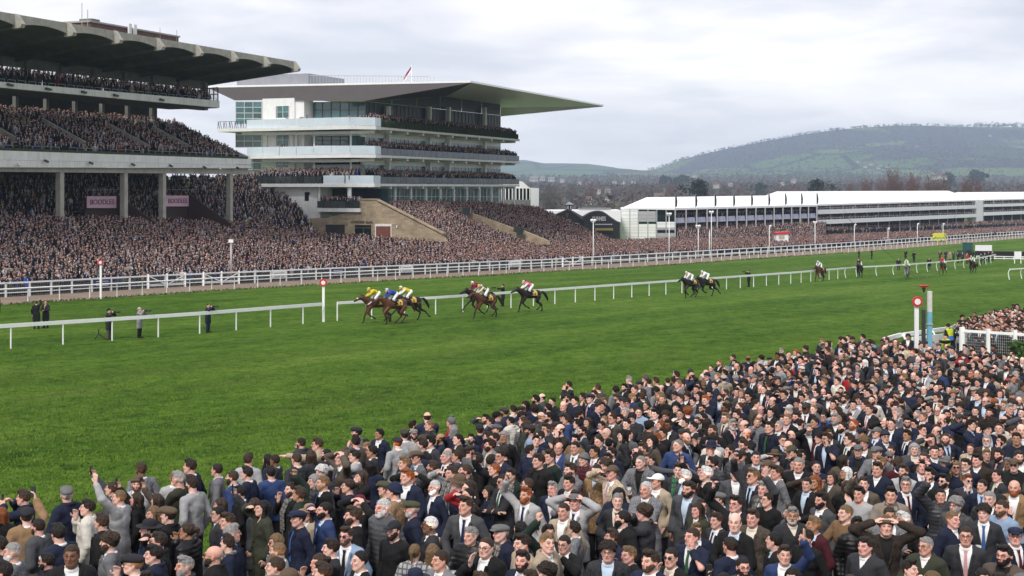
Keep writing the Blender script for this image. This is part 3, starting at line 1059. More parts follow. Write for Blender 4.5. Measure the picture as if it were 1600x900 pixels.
def build_land():
    ys = list(np.arange(-40, 200, 20)) + list(np.arange(200, 620, 25)) + list(np.arange(620, 1200, 60)) + list(np.arange(1200, 3700, 150)) + [4200, 5200, 7000, 9000]
    xs = [-9000, -5000, -2500, -1200, -600, -300, -150, -75, 0, 75, 150, 300, 600, 1200, 2500, 5000, 9000]
    sheet('ground', [[(x, float(y)) for x in xs] for y in ys], land_material(), 0, 'structure', 'green racecourse turf running out into brown winter fields')


# lines on the turf, from where their feet show
RAIL_OUT = [G(*p) for p in ((-170, 487.5), (-60, 480), (46, 473), (153, 466.5), (350, 453), (459, 447), (605, 438.5), (755, 430.5), (871, 423.5), (980, 418), (1100, 410), (1200, 402.8), (1276, 398), (1345, 393), (1427, 386.4), (1510, 379.6), (1600, 372), (1690, 366))]
RAIL_NEAR_A = [G(*p) for p in ((-70, 551.5), (64, 541), (285, 524), (455, 508), (503, 503.6))]
RAIL_NEAR_B = [G(*p) for p in ((527, 501.5), (695, 490), (960, 467), (1240, 443), (1322, 434.5))]
RAIL_NEAR_C = [G(*p) for p in ((1322, 434.5), (1338, 432.6), (1390, 430), (1425, 427), (1456, 424), (1486, 421), (1513, 417.8), (1535, 414.5), (1556, 409.6))]


def offset_line(pts, w):
    out = []
    for i, p in enumerate(pts):
        a, b = pts[max(i - 1, 0)], pts[min(i + 1, len(pts) - 1)]
        d = Vector((b.x - a.x, b.y - a.y, 0)).normalized()
        n = Vector((-d.y, d.x, 0))
        q = p + n * w
        out.append(Vector((q.x, q.y, gz(q.y))))
    return out


def resample(pts, step):
    """points every STEP metres along a line, feet on the ground"""
    out = []; carry = 0.0
    for a, b in zip(pts, pts[1:]):
        L = (b - a).length; s = carry
        while s < L:
            q = a.lerp(b, s / L); out.append(Vector((q.x, q.y, gz(q.y)))); s += step
        carry = s - L
    return out


FENCE_C = offset_line(RAIL_OUT, 8.3)
PATH_IN = offset_line(RAIL_OUT, -.45)


def build_path():
    m = bpy.data.materials.new('worn_sandy_path'); m.use_nodes = True
    t = NT(m.node_tree); b = t.n['Principled BSDF']
    co = t.add('ShaderNodeTexCoord').outputs['Object']
    n = t.math('ADD', t.math('MULTIPLY', t.noise(co, .4, 5, .6), .6), t.math('MULTIPLY', t.noise(co, 6, 4, .6), .4))
    t.put(b, 'Base Color', t.ramp(n, [(.3, (.14, .105, .075)), (.5, (.22, .165, .12)), (.7, (.29, .225, .17))]))
    b.inputs['Roughness'].default_value = .95
    A = resample(PATH_IN, 4.0); rows = []
    rg = random.Random(4)
    far = offset_line(A, 9.6)
    for a, c in zip(A, far):
        j = rg.uniform(-.35, .35)
        d = (c - a).normalized()
        a2 = a + d * j
        rows.append([(a2.x + (c.x - a2.x) * q, a2.y + (c.y - a2.y) * q) for q in (0, .5, 1)])
    sheet('path', rows, m, .02, 'structure', 'tan path behind the white running rail')
    # scruffy tufts along the edge of the turf
    fp = []
    rg = np.random.default_rng(5)
    V = []; F = []
    for a, b2 in zip(A, A[1:]):
        if a.y > 260: break
        for _ in range(46):
            q = a.lerp(b2, rg.random()); d = Vector((b2.x - a.x, b2.y - a.y, 0)).normalized(); nn = Vector((-d.y, d.x, 0))
            q = q + nn * float(rg.normal(-.05, .34)); h = float(rg.uniform(.08, .26)); w = float(rg.uniform(.05, .16))
            z = gz(q.y); a3 = rg.uniform(0, 3.14); e = Vector((math.cos(a3), math.sin(a3), 0)) * w
            k = len(V)
            V += [tuple(Vector((q.x, q.y, z)) - e), tuple(Vector((q.x, q.y, z)) + e), (q.x + float(rg.normal(0, .06)), q.y + float(rg.normal(0, .06)), z + h)]
            F.append((k, k + 1, k + 2))
    o = bpy.data.objects.new('edge_grass', mesh_np('edge_grass', V, F, mat('rough_grass', (.085, .105, .03), .9, .25, .6)))
    link(o, None, 'ragged tufts of grass along the edge of the tan path', None, None, 'stuff')


def build_hills():
    """two wooded hills behind the vale; heights are read along their skylines"""
    m = bpy.data.materials.new('wooded_hillside'); m.use_nodes = True
    t = NT(m.node_tree); b = t.n['Principled BSDF']
    co = t.add('ShaderNodeTexCoord').outputs['Object']
    wood = t.math('ADD', t.math('MULTIPLY', t.noise(co, .03, 6, .7), .6), t.math('MULTIPLY', t.noise(co, .12, 3, .7), .4))
    wc = t.ramp(wood, [(.3, (.024, .026, .030)), (.5, (.050, .050, .053)), (.7, (.088, .083, .080))])
    vo = t.add('ShaderNodeTexVoronoi', feature='F1', i_Scale=1.0); vo.voronoi_dimensions = '2D'
    t.put(vo, 'Vector', t.mapping(co, (.0042, .0021, 1), rot=(0, 0, R(-15))))
    fld = t.ramp(t.add('ShaderNodeSeparateColor', i_0=vo.outputs['Color']).outputs[0],
                 [(0, (.080, .135, .045)), (.35, (.11, .16, .06)), (.6, (.11, .115, .055)), (.8, (.05, .085, .03)), (1, (.13, .12, .075))], 'CONSTANT')
    hedge = t.add('ShaderNodeTexVoronoi', feature='DISTANCE_TO_EDGE', i_Scale=1.0); hedge.voronoi_dimensions = '2D'
    t.put(hedge, 'Vector', t.mapping(co, (.0042, .0021, 1), rot=(0, 0, R(-15))))
    fld = t.mix(t.math('LESS_THAN', hedge.outputs['Distance'], .045), fld, (.03, .032, .024))
    z = t.add('ShaderNodeSeparateXYZ', i_0=co).outputs[2]
    patch = t.noise(t.mapping(co, (1, 1, 2.5), loc=(900, 300, 0)), .0022, 4, .55)
    lowf = t.ramp(t.math('MULTIPLY_ADD', z, 1 / 300, 0), [(.12, (1, 1, 1)), (.42, (0, 0, 0))])
    top = t.ramp(t.math('MULTIPLY_ADD', z, 1 / 300, 0), [(.78, (0, 0, 0)), (.86, (1, 1, 1))])
    k = t.math('ADD', t.math('MULTIPLY', lowf, .24), t.math('MULTIPLY', top, .12))
    mask = t.ramp(t.math('ADD', patch, k), [(.572, (0, 0, 0)), (.59, (1, 1, 1))])
    t.put(b, 'Base Color', t.mix(mask, wc, fld))
    b.inputs['Roughness'].default_value = .95; b.inputs['Specular IOR Level'].default_value = .1
    bp = t.add('ShaderNodeBump', i_Strength=1.0, i_Distance=9.0, i_Height=wood)
    t.put(b, 'Normal', bp.outputs[0])

    def hill(name, sky, d_top, d_foot, label, seed):
        """sky: (px, py) along the skyline at depth d_top; the near slope comes down to the vale at d_foot"""
        xs = np.array([s[0] for s in sky], float); ysk = np.array([s[1] for s in sky], float)
        cols = np.linspace(xs[0], xs[-1], 150); rows = np.linspace(0, 1, 40)
        V = []; F = []
        rg = np.random.default_rng(seed)
        ph = rg.uniform(0, 6, 8)
        for r in rows:
            for c in cols:
                zt = CAMZ - (np.interp(c, xs, ysk) - HY) / FPX * d_top
                # r 0 foot .. .8 skyline .. 1 back slope
                if r <= .8:
                    q = r / .8; d = d_foot + (d_top - d_foot) * q
                    prof = q ** 1.15 * (1 - .12 * math.sin(math.pi * q))
                else:
                    q = (r - .8) / .2; d = d_top + (900 if d_top < 6000 else 250) * q; prof = 1 - .55 * q
                x = (c - 800) / FPX * d_top * (1 + .0 * q)
                base = gz(d) - 12 if r < .02 else gz(d_foot) - 2
                wob = 14 * math.sin(x * .004 + ph[0] + d * .0016) * math.sin(math.pi * min(r / .8, 1)) + 7 * math.sin(x * .011 + ph[1] + d * .004) * math.sin(math.pi * min(r / .8, 1))
                V.append((x, d, base + (zt - base) * prof + wob * (1 if r < .8 else 0)))
        n = len(cols)
        for i in range(len(rows) - 1):
            for j in range(n - 1): F.append((i * n + j, i * n + j + 1, (i + 1) * n + j + 1, (i + 1) * n + j))
        o = bpy.data.objects.new(name, mesh_np(name, V, F, m, True))
        link(o, None, label, None, None, 'structure')
        return V, cols, rows
    h1 = hill('hill', [(900, 281), (960, 274), (1000, 268), (1030, 262), (1062, 250), (1100, 240), (1150, 229), (1200, 219), (1250, 210), (1300, 203), (1350, 198), (1400, 195.5), (1450, 195.5), (1500, 197), (1560, 198), (1600, 198), (1700, 202), (1800, 208)], 5600, 3500, 'long wooded hill rising behind the white marquees', 2)
    hill('hill', [(500, 290), (640, 272), (720, 256), (790, 250), (822, 250), (850, 255), (880, 255), (920, 256), (950, 260), (975, 266), (1010, 273), (1100, 283)], 6400, 4000, 'low blue hill beyond the end of the glass grandstand', 6)
    return h1


def build_haze():
    o = MB().box((0, 3330, 127), (15000, 6800, 285)).build('haze', None, kind='stuff')
    m = bpy.data.materials.new('pale_air'); m.use_nodes = True
    t = NT(m.node_tree)
    for nd in list(t.n): t.n.remove(nd)
    out = t.add('ShaderNodeOutputMaterial'); v = t.add('ShaderNodeVolumePrincipled')
    v.inputs['Color'].default_value = (.62, .78, 1.0, 1); v.inputs['Density'].default_value = .000145; v.inputs['Anisotropy'].default_value = .0
    t.l.new(v.outputs[0], out.inputs['Volume'])
    o.data.materials.append(m)
    tag(o, 'pale damp air over the racecourse and the vale')


# ------------------------------------------------------------------ rails and fences
def rail_fence(name, line, step, label, cat, post, rails, tuberad=None, group=None, skip=None, lean=None):
    """post(mesh) copies along the line, rails: list of (height, w, h)"""
    t = empty(name, line[0], 0, label, cat, group)
    org = Vector(line[0])
    feet = resample(line, step)
    for i, q in enumerate(feet):
        if skip and skip(q): continue
        a, b = feet[max(i - 1, 0)], feet[min(i + 1, len(feet) - 1)]
        inst(post, 'post', t, q - org, math.atan2(b.y - a.y, b.x - a.x))
    feet = feet + [line[-1]]
    for h, w, hh in rails:
        b = MB()
        pts = [q + Vector((0, 0, h)) - org for q in feet]
        if w == hh: b.tube(pts, w / 2, 6)
        else:
            for p, q in zip(pts, pts[1:]): b.bar(p, q, w, hh)
        b.build('rail', M_RAIL, t, smooth=(w == hh))
    return t


def build_rails():
    post = MB().tube([(0, 0, -.1), (0, 0, 1.22)], .045, 6).mesh('post', M_RAIL)
    slim = MB().tube([(0, 0, -.1), (0, 0, 1.24)], .05, 6).mesh('post', M_RAIL)
    stout = MB().box((0, 0, .64), (.17, .12, 1.32)).mesh('post', M_RAIL)
    goose = MB().tube([(0, .0, -.1), (0, .12, .4), (0, .17, .8), (0, .08, 1.08), (0, -.05, 1.2)], .05, 6).mesh('post', M_RAIL)
    rail_fence('running_rail', RAIL_OUT, 3.3, 'white running rail on slim posts beside the tan path in front of the stands', 'rail', slim, [(1.24, .15, .15)])
    rail_fence('running_rail', RAIL_NEAR_A, 3.1, 'near white running rail ending at the red disc post, photographers behind it', 'rail', post, [(1.22, .10, .20)])
    rail_fence('running_rail', RAIL_NEAR_B, 3.1, 'white running rail behind the galloping leaders', 'rail', post, [(1.22, .10, .18)])
    rail_fence('running_rail', RAIL_NEAR_C, 4.6, 'curving white rail on bent posts beside the last horses', 'rail', goose, [(1.22, .10, .15)])
    RN = [G(1577.6, 437), G(1625, 433), G(1690, 428)]
    rail_fence('running_rail', RN, 4.0, 'short white rail on bent posts at the far edge of the turf', 'rail', goose, [(1.22, .10, .15)])
    # spectators' fence: two rails, stout posts and wire mesh
    fc = rail_fence('spectator_fence', FENCE_C, 2.6, 'white two rail mesh fence holding back the grandstand crowd', 'fence', stout, [(1.30, .12, .15), (.42, .08, .09)])
    feet = resample(FENCE_C, 1.3); org = FENCE_C[0]
    b = MB()
    for p, q in zip(feet, feet[1:]):
        if p.y > 240: break
        for h in (.16, .6, .78, .96, 1.12): b.bar(p + Vector((0, 0, h)) - org, q + Vector((0, 0, h)) - org, .012)
        for k in range(6):
            c = p.lerp(q, k / 6) - org; b.bar(c + Vector((0, 0, .12)), c + Vector((0, 0, 1.25)), .010)
    w = b.build('wire_mesh', M_STEEL, fc)
    # sponsor boards tied to the fence, and braced gates
    feet = resample(FENCE_C, 2.6)
    for px, m_, lab in ((140, M_NAVY, 'navy board tied to the fence below the pink banners'), (418, M_WHITE, 'white board tied to the fence behind the red disc post'), (524, M_NAVY, 'navy board tied to the fence in front of the stone bar'), (616, M_WHITE, 'white board tied to the fence above the leading horses'), (803, M_WHITE, 'white board tied to the fence behind the cameraman')):
        i = min(range(len(feet) - 1), key=lambda k: abs(pix(feet[k])[0] - px))
        a, c = feet[i], feet[i + 1]; d = (c - a).normalized(); nn = Vector((d.y, -d.x, 0)) * .09
        up = Vector((0, 0, 1))
        o = MB().bar(a.lerp(c, .06) + nn + up * .86, a.lerp(c, .94) + nn + up * .86, .03, .72).build('fence_board', m_, None, lab, 'sign')
        for z in (.62, .82, 1.02):
            MB().bar(a.lerp(c, .06 + .12) + nn * 1.25 + up * z, a.lerp(c, .82) + nn * 1.25 + up * z, .012, .05).build('printed_line', M_NAVY if m_ is M_WHITE else M_WHITE, o)
    for px0, lab in ((228, 'braced white gate in the fence under the second pink banner'), (312, 'braced white gate in the fence right of the double posts'), (872, 'braced white gate in the fence beyond the cameraman')):
        i = min(range(len(feet) - 3), key=lambda k: abs(pix(feet[k])[0] - px0))
        a, c = feet[i], feet[i + 2]; d = (c - a).normalized(); nn = Vector((d.y, -d.x, 0)) * .12; up = Vector((0, 0, 1))
        t = empty('fence_gate', a, 0, lab, 'gate', 'braced gates in the spectator fence')
        m_ = a.lerp(c, .5)
        for p in (a, m_, c): MB().bar(p + nn - a, p + nn + up * 1.5 - a, .16, .14).build('gate_post', M_RAIL, t)
        for z in (.3, 1.35): MB().bar(a + nn + up * z - a, c + nn + up * z - a, .07, .09).build('gate_rail', M_RAIL, t)
        MB().bar(a + nn * 1.2 + up * 1.3 - a, m_ + nn * 1.2 + up * .35 - a, .05, .09).build('brace', M_RAIL, t)
        MB().bar(m_ + nn * 1.2 + up * .35 - a, c + nn * 1.2 + up * 1.3 - a, .05, .09).build('brace', M_RAIL, t)


def disc_post(x, ybase, ydisc, r_m, label, h=None, ring=True):
    q = G(x, ybase); s = FPX / q.y
    zd = CAMZ - (ydisc - HY) / FPX * q.y - q.z
    t = empty('winning_post', q, 0, label, 'post', 'red and white disc posts')
    MB().box((0, 0, zd / 2 - .05), (.16, .16, zd + .1)).build('post', M_RAIL, t)
    MB().lathe([(r_m * .98, -.03), (r_m, -.02), (r_m, .02), (r_m * .98, .03)], (0, -.12, zd), 28, 'y').build('red_disc', M_RED, t)
    MB().lathe([(r_m * .56, -.02), (r_m * .56, .02)], (0, -.15, zd), 24, 'y').build('white_centre', M_WHITE, t)
    return t


build_land()
build_path()
HILL = build_hills()
build_rails()
# ------------------------------------------------------------------ grandstands
U = Vector((math.sin(R(20.95)), math.cos(R(20.95)), 0))     # along the stands, away from the camera
B_ = Vector((-U.y, U.x, 0))                                 # backwards, away from the course
SPOTS = {}                                                  # name of a crowd -> [(place, facing, size)]


def glass_mat(name, c, rough=.06, spec=.6):
    m = bpy.data.materials.new(name); m.use_nodes = True
    t = NT(m.node_tree); b = t.n['Principled BSDF']
    co = t.add('ShaderNodeTexCoord').outputs['Object']
    rnd = t.add('ShaderNodeObjectInfo').outputs['Random']
    n = t.math('ADD', t.math('MULTIPLY', t.noise(co, .35, 3, .6), .6), t.math('MULTIPLY', rnd, .4))
    t.put(b, 'Base Color', t.ramp(n, [(.25, tuple(x * .45 for x in c)), (.75, tuple(x * 1.5 for x in c))]))
    b.inputs['Roughness'].default_value = rough; b.inputs['Specular IOR Level'].default_value = spec
    MATS[name] = m
    return m


M_GLASS = glass_mat('teal_glass', (.045, .13, .14))
M_GLASSD = glass_mat('dark_glass', (.008, .017, .020), .3, .12)
M_LOUNGE = glass_mat('lounge_glass', (.05, .07, .075), .08, .5)
M_LOUNGE.node_tree.nodes['Principled BSDF'].inputs['Alpha'].default_value = .35
M_BAL = mat('frosted_balustrade', (.60, .69, .75), .15, .05, .6)
M_BALD = glass_mat('smoked_balustrade', (.05, .06, .06), .15)
M_ALU = mat('window_aluminium', (.55, .56, .56), .4, .05, 3, metal=.4)
M_SOFF = mat('metal_soffit', (.085, .074, .076), .5, .05, .5, spec=.2)  # shaded copy of the canopy soffit, dimness painted into the base colour
M_SOFFR = mat('lit_tint_soffit', (.28, .23, .285), .4, .06, .4)  # lit copy of the soffit: paler base, magenta tint offsets green turf bounce
M_HEDGE = mat('planter_hedge', (.035, .055, .02), .9, .35, 3, bump=.8, bscale=9)
M_BROWN = mat('brown_boarding', (.045, .022, .018), .8, .15, 2)
M_PINK = mat('pink_banner', (.66, .42, .52), .7, .04, 2)
M_PLUM = mat('plum_lettering', (.14, .05, .11), .7, .03, 5)
M_SHELL = mat('stained_shade_concrete', (.10, .10, .095), .9, .2, .6, bump=.3, streak=.3)  # stained concrete, base colour darkened to paint in the shade under the roof
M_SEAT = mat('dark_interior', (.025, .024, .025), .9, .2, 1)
M_RUST = mat('rust_shutter', (.16, .05, .03), .7, .15, 2)
M_GREYCLAD = mat('grey_cladding', (.27, .275, .31), .6, .08, .6, streak=.2)


def brick_mat(name, c1, c2, mortar, sx, sz, rot):
    m = bpy.data.materials.new(name); m.use_nodes = True
    t = NT(m.node_tree); b = t.n['Principled BSDF']
    co = t.add('ShaderNodeTexCoord').outputs['Object']
    v = t.mapping(co, rot=(0, 0, rot)); sp = t.add('ShaderNodeSeparateXYZ', i_0=v)
    w = t.add('ShaderNodeCombineXYZ', i_0=sp.outputs[0], i_1=sp.outputs[2]).outputs[0]
    br = t.add('ShaderNodeTexBrick', i_Scale=1.0, i_Color1=(*c1, 1), i_Color2=(*c2, 1), i_Mortar=(*mortar, 1))
    t.put(br, 'Vector', w); br.inputs['Brick Width'].default_value = sx; br.inputs['Row Height'].default_value = sz; br.inputs['Mortar Size'].default_value = .012
    c = t.mix(1.0, br.outputs['Color'], t.ramp(t.noise(co, .9, 5, .65), [(.3, (.7, .7, .7)), (.7, (1.2, 1.2, 1.2))]), 'MULTIPLY')
    t.put(b, 'Base Color', c); b.inputs['Roughness'].default_value = .9
    t.put(b, 'Normal', t.add('ShaderNodeBump', i_Strength=.6, i_Distance=.03, i_Height=br.outputs['Fac'], invert=True).outputs[0])
    return m


M_SANDSTONE = brick_mat('sandstone_blocks', (.40, .315, .215), (.31, .24, .165), (.24, .19, .13), .7, .3, R(-20.95))
M_BRICK = brick_mat('red_brick', (.17, .06, .045), (.12, .045, .035), (.16, .13, .11), .24, .085, R(20.95 - 90))


class Frame:
    """t along the stand, k backwards from its front, z up; and ways to read both off the photo"""
    def __init__(s, o): s.o = Vector((o[0], o[1], 0))
    def __call__(s, t, k, z): return s.o + U * t + B_ * k + Vector((0, 0, z))
    def t(s, px, k=0.0):
        m = (px - 800) / FPX; a = s.o + B_ * k
        return (a.x - m * a.y) / (m * U.y - U.x)
    def k(s, px, t=0.0):
        m = (px - 800) / FPX; a = s.o + U * t
        return (a.x - m * a.y) / (m * B_.y - B_.x)
    def d(s, t, k): return (s.o + U * t + B_ * k).y
    def z(s, py, t, k): return CAMZ - (py - HY) / FPX * s.d(t, k)
    def px(s, px, py, k):
        """point on the plane k=const seen at px, py"""
        t = s.t(px, k); return s(t, k, s.z(py, t, k))
    def pt(s, px, py, t):
        """point on the plane t=const"""
        k = s.k(px, t); return s(t, k, s.z(py, t, k))
    def beam(s, b, a, e, k0, k1):
        """a=(px, ytop, ybot) and e likewise, both read on the front plane k0; extruded back to k1"""
        ta, te = s.t(a[0], k0), s.t(e[0], k0)
        za = (s.z(a[1], ta, k0), s.z(a[2], ta, k0)); ze = (s.z(e[1], te, k0), s.z(e[2], te, k0))
        b.hexa([s(ta, k0, za[1]), s(te, k0, ze[1]), s(te, k1, ze[1]), s(ta, k1, za[1]), s(ta, k0, za[0]), s(te, k0, ze[0]), s(te, k1, ze[0]), s(ta, k1, za[0])])
        return b
    def box(s, b, t0, t1, k0, k1, z0, z1):
        b.hexa([s(t0, k0, z0), s(t1, k0, z0), s(t1, k1, z0), s(t0, k1, z0), s(t0, k0, z1), s(t1, k0, z1), s(t1, k1, z1), s(t0, k1, z1)])
        return b


def spot(name, p, n=1): SPOTS.setdefault(name, []).append((p.x, p.y, p.z))


def fill_row(name, a, b, gap=.5, jit=.12, rg=random.Random(11), skip=0.0):
    """people standing along a line"""
    L = (b - a).length; n = max(1, int(L / gap))
    for i in range(n):
        if rg.random() < skip: continue
        q = a.lerp(b, (i + .5 + rg.uniform(-.25, .25)) / n)
        spot(name, q + Vector((rg.uniform(-jit, jit), rg.uniform(-jit, jit), 0)))


def bank(name, front, back, n, crowd, gap=.52, parent=None, keep=None, mat_=None, label=None, cat=None, skip=0.03):
    """stepped terrace between two lines (lists of the same length), with people on every step"""
    b = MB()
    rows = []
    for i in range(n + 1):
        q = i / n
        rows.append([f.lerp(k, q) for f, k in zip(front, back)])
    for i in range(n):
        A, B2 = rows[i], rows[i + 1]
        for j in range(len(A) - 1):
            za, zb = A[j].z, A[j + 1].z
            p = [Vector((A[j].x, A[j].y, za)), Vector((A[j + 1].x, A[j + 1].y, zb)), Vector((B2[j + 1].x, B2[j + 1].y, zb)), Vector((B2[j].x, B2[j].y, za))]
            b.poly(p)                                        # tread
            b.poly([p[3], p[2], B2[j + 1], B2[j]])           # riser
        # people
        for j in range(len(A) - 1):
            m0 = A[j].lerp(B2[j], .45); m1 = A[j + 1].lerp(B2[j + 1], .45)
            m0.z, m1.z = A[j].z, A[j + 1].z
            if keep is None: fill_row(crowd, m0, m1, gap, .12, skip=skip)
            else:
                k0 = len(SPOTS.get(crowd, [])); fill_row(crowd, m0, m1, gap, .12, skip=skip)
                SPOTS[crowd][k0:] = [s for s in SPOTS[crowd][k0:] if keep(s)]
    o = b.build(name, mat_ or M_STEP, parent, label, cat)
    return o


def windows(parent, F, t0, t1, k, z0a, z0b, z1a, z1b, bay, cols, rows, glass, frame_m, side='k', mull=.07):
    """bays of glazing along the plane k (or t); z0 bottom, z1 top at each end"""
    n = max(1, round((t1 - t0) / bay))
    def pt(a, z, off=0.0): return F(a, k - off, z) if side == 'k' else F(k - off, a, z)
    for i in range(n):
        a0 = t0 + (t1 - t0) * (i / n) + .15; a1 = t0 + (t1 - t0) * ((i + 1) / n) - .15
        def zz(a, q):
            f = (a - t0) / (t1 - t0)
            lo = z0a + (z0b - z0a) * f; hi = z1a + (z1b - z1a) * f
            return lo + (hi - lo) * q
        b = MB()
        for c in range(cols + 1):
            a = a0 + (a1 - a0) * c / cols
            b.bar(pt(a, zz(a, 0), .03), pt(a, zz(a, 1), .03), mull, .12, up=(U.x, U.y, 0) if side == 'k' else (B_.x, B_.y, 0))
        for r in range(rows + 1):
            b.bar(pt(a0, zz(a0, r / rows), .03), pt(a1, zz(a1, r / rows), .03), .1, mull)
        w = b.build('window', frame_m, parent)
        for c in range(cols):
            for r in range(rows):
                p0, p1 = a0 + (a1 - a0) * c / cols, a0 + (a1 - a0) * (c + 1) / cols
                g = MB().poly([pt(p0, zz(p0, r / rows)), pt(p1, zz(p1, r / rows)), pt(p1, zz(p1, (r + 1) / rows)), pt(p0, zz(p0, (r + 1) / rows))])
                g.build('pane', glass, w)


def build_stand_one():
    F = Frame((-53.3, 140.0))
    st = empty('concrete_grandstand', (0, 0, 0), 0, 'old concrete grandstand with scalloped cantilever roof and pink banners', 'grandstand')
    X0, XE = -190, 393
    ln = lambda y0, s: (lambda x: y0 + s * x)
    # ---- roof
    rk = -5.7
    top = ln(19.0, .1698); tS, tE = F.t(-190, rk), F.t(461, rk)
    zr = (F.z(top(-190), tS, rk) + F.z(top(461), tE, rk)) / 2
    ribs = [F.t(x, rk) for x in (25, 106, 180, 245, 305, 360, 412, 459)]
    dt = (ribs[-1] - ribs[0]) / 7
    ts = [ribs[0] + dt * i for i in range(-4, 8)]
    b = MB()                                                 # shells of the bays: curved underside, arched front edge
    for a, c in zip(ts, ts[1:]):
        n = 10
        for i in range(n):
            q0, q1 = i / n, (i + 1) / n
            ar = lambda q: 1.5 * (4 * q * (1 - q)) ** .8
            t0, t1 = a + (c - a) * q0, a + (c - a) * q1
            f0, f1 = zr - 1.18 + ar(q0) * .34, zr - 1.18 + ar(q1) * .34
            b0, b1 = zr - 2.9 + ar(q0) * .6, zr - 2.9 + ar(q1) * .6
            b.hexa([F(t0, rk, f0), F(t1, rk, f1), F(t1, 11, b1), F(t0, 11, b0), F(t0, rk, zr), F(t1, rk, zr), F(t1, 11, zr - .2), F(t0, 11, zr - .2)])
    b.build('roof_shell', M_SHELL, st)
    b = MB()
    for a, c in zip(ts, ts[1:]):
        for i in range(10):
            q0, q1 = i / 10, (i + 1) / 10
            t0, t1 = a + (c - a) * q0, a + (c - a) * q1
            f0, f1 = (zr - 1.18 + 1.5 * (4 * q * (1 - q)) ** .8 * .34 for q in (q0, q1))
            b.hexa([F(t0, rk - .12, f0), F(t1, rk - .12, f1), F(t1, rk - .01, f1), F(t0, rk - .01, f0), F(t0, rk - .12, zr + .06), F(t1, rk - .12, zr + .06), F(t1, rk - .01, zr + .06), F(t0, rk - .01, zr + .06)])
    b.build('roof_edge', M_CONC, st)
    for t0 in ts:
        prof = [(rk - .15, zr + .10), (rk - .95, zr - .95), (rk - .8, zr - 1.3), (rk + .2, zr - 1.42), (11, zr - 3.2), (11, zr)]
        MB().poly([F(t0 - .28, k, z) for k, z in prof[3:]] + [F(t0 - .28, rk + .2, zr)], U * .56).build('roof_rib', M_SHELL, st)  # rib body takes the shade-darkened concrete, its nose the paler one
        MB().poly([F(t0 - .30, k, z) for k, z in prof[:4]] + [F(t0 - .30, rk + .19, zr + .1)], U * .60).build('rib_nose', M_CONC, st)
    # brick plant room and aerials on the roof
    pk = 15
    a, c = F.t(142, pk), F.t(279, pk)
    zt = F.z(36, F.t(150, pk), pk)
    pr = F.box(MB(), a, c, pk, pk + 6, zr - 1, zt).build('plant_room', M_BRICK, st)
    F.box(MB(), a - .2, c + .2, pk - .15, pk + 6.1, zt, zt + .22).build('coping', M_CONC, pr)
    for px in (203, 211): 
        t0 = F.t(px, pk - .6); F.box(MB(), t0 - .28, t0 + .28, pk - .7, pk - .45, zt - 2.2, zt + .6).build('aerial_panel', M_WHITE, pr)
    for px, h in ((137, 1.6), (250, .9), (276, 1.0), (128, 2.3)):
        t0 = F.t(px, pk); MB().tube([F(t0, pk, zt - 1.5), F(t0, pk, zt + h)], .05, 5).build('aerial', M_STEEL, pr)
    F.box(MB(), F.t(143, pk + 2), F.t(156, pk + 2), pk + 2, pk + 4, zt, zt + .9).build('vent_box', M_CONCD, pr)
    # ---- upper tier
    e2 = (343, 157.5, 168.6)
    ext = lambda a, e, x: tuple([x] + [a[i] + (e[i] - a[i]) * (x - a[0]) / (e[0] - a[0]) for i in (1, 2)])
    a2 = ext((0, 127.5, 136.5), e2, -150)
    F.beam(MB(), a2, e2, 1.0, 1.35).build('balcony_fascia', M_FASCIA, st)
    ta, te = F.t(a2[0], 1), F.t(e2[0], 1)
    za, ze = F.z(a2[2], ta, 1) + .25, F.z(e2[2], te, 1) + .25
    MB().hexa([F(ta, 1.36, za - .3), F(te, 1.36, ze - .3), F(te, 9, ze - .3), F(ta, 9, za - .3), F(ta, 1.36, za), F(te, 1.36, ze), F(te, 9, ze), F(ta, 9, za)]).build('balcony_floor', M_CONCD, st)
    for k_ in range(3):
        kk = 2.0 + k_ * .85
        fill_row('upper balcony', F(ta, kk, za + .05 + k_ * .28), F(te - .3, kk, ze + .05 + k_ * .28), .55, .1)
    step = MB()
    for k_ in range(1, 3): step.hexa([F(ta, 1.6 + k_ * .85, za), F(te - .3, 1.6 + k_ * .85, ze), F(te - .3, 8, ze), F(ta, 8, za), F(ta, 1.6 + k_ * .85, za + k_ * .28), F(te - .3, 1.6 + k_ * .85, ze + k_ * .28), F(te - .3, 8, ze + k_ * .28 - .01), F(ta, 8, za + k_ * .28 - .01)])
    step.build('balcony_step', M_CONCD, st)
    b = MB()                                                 # tubular rail over the fascia
    for i in range(34):
        t0 = ta + (te - ta) * i / 34; t1 = ta + (te - ta) * (i + .72) / 34; z0 = F.z(a2[1], ta, 1) + (F.z(e2[1], te, 1) - F.z(a2[1], ta, 1)) * i / 34
        b.tube([F(t0, 1.2, z0 - .05), F(t0, 1.2, z0 + .32), F(t1, 1.2, z0 + .32), F(t1, 1.2, z0 - .05)], .03, 5)
    b.build('hand_rail', M_STEEL, st)
    wk = 8.0
    t1 = F.t(318, wk)
    t0 = F.t(-150, wk)
    zlo = [za + .7, ze + .7]
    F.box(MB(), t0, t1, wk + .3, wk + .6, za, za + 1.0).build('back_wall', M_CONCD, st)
    nb = 9
    for i in range(nb):
        u0, u1 = t0 + (t1 - t0) * i / nb + .5, t0 + (t1 - t0) * (i + 1) / nb - .5
        windows(st, F, u0, u1, wk, za + 1.0, za + 1.0, zr - 3.5, zr - 3.45, 100, 6, 2, M_LOUNGE, M_DARKSTEEL, mull=.10)
        F.box(MB(), u1 + .1, u1 + .9, wk - .5, wk + .28, za, zr - 2.6).build('wall_pier', M_CONCD, st)
    F.box(MB(), t0, t1 + .4, wk - .12, wk + .29, zr - 3.44, zr - 2.4).build('lintel', M_CONCD, st)
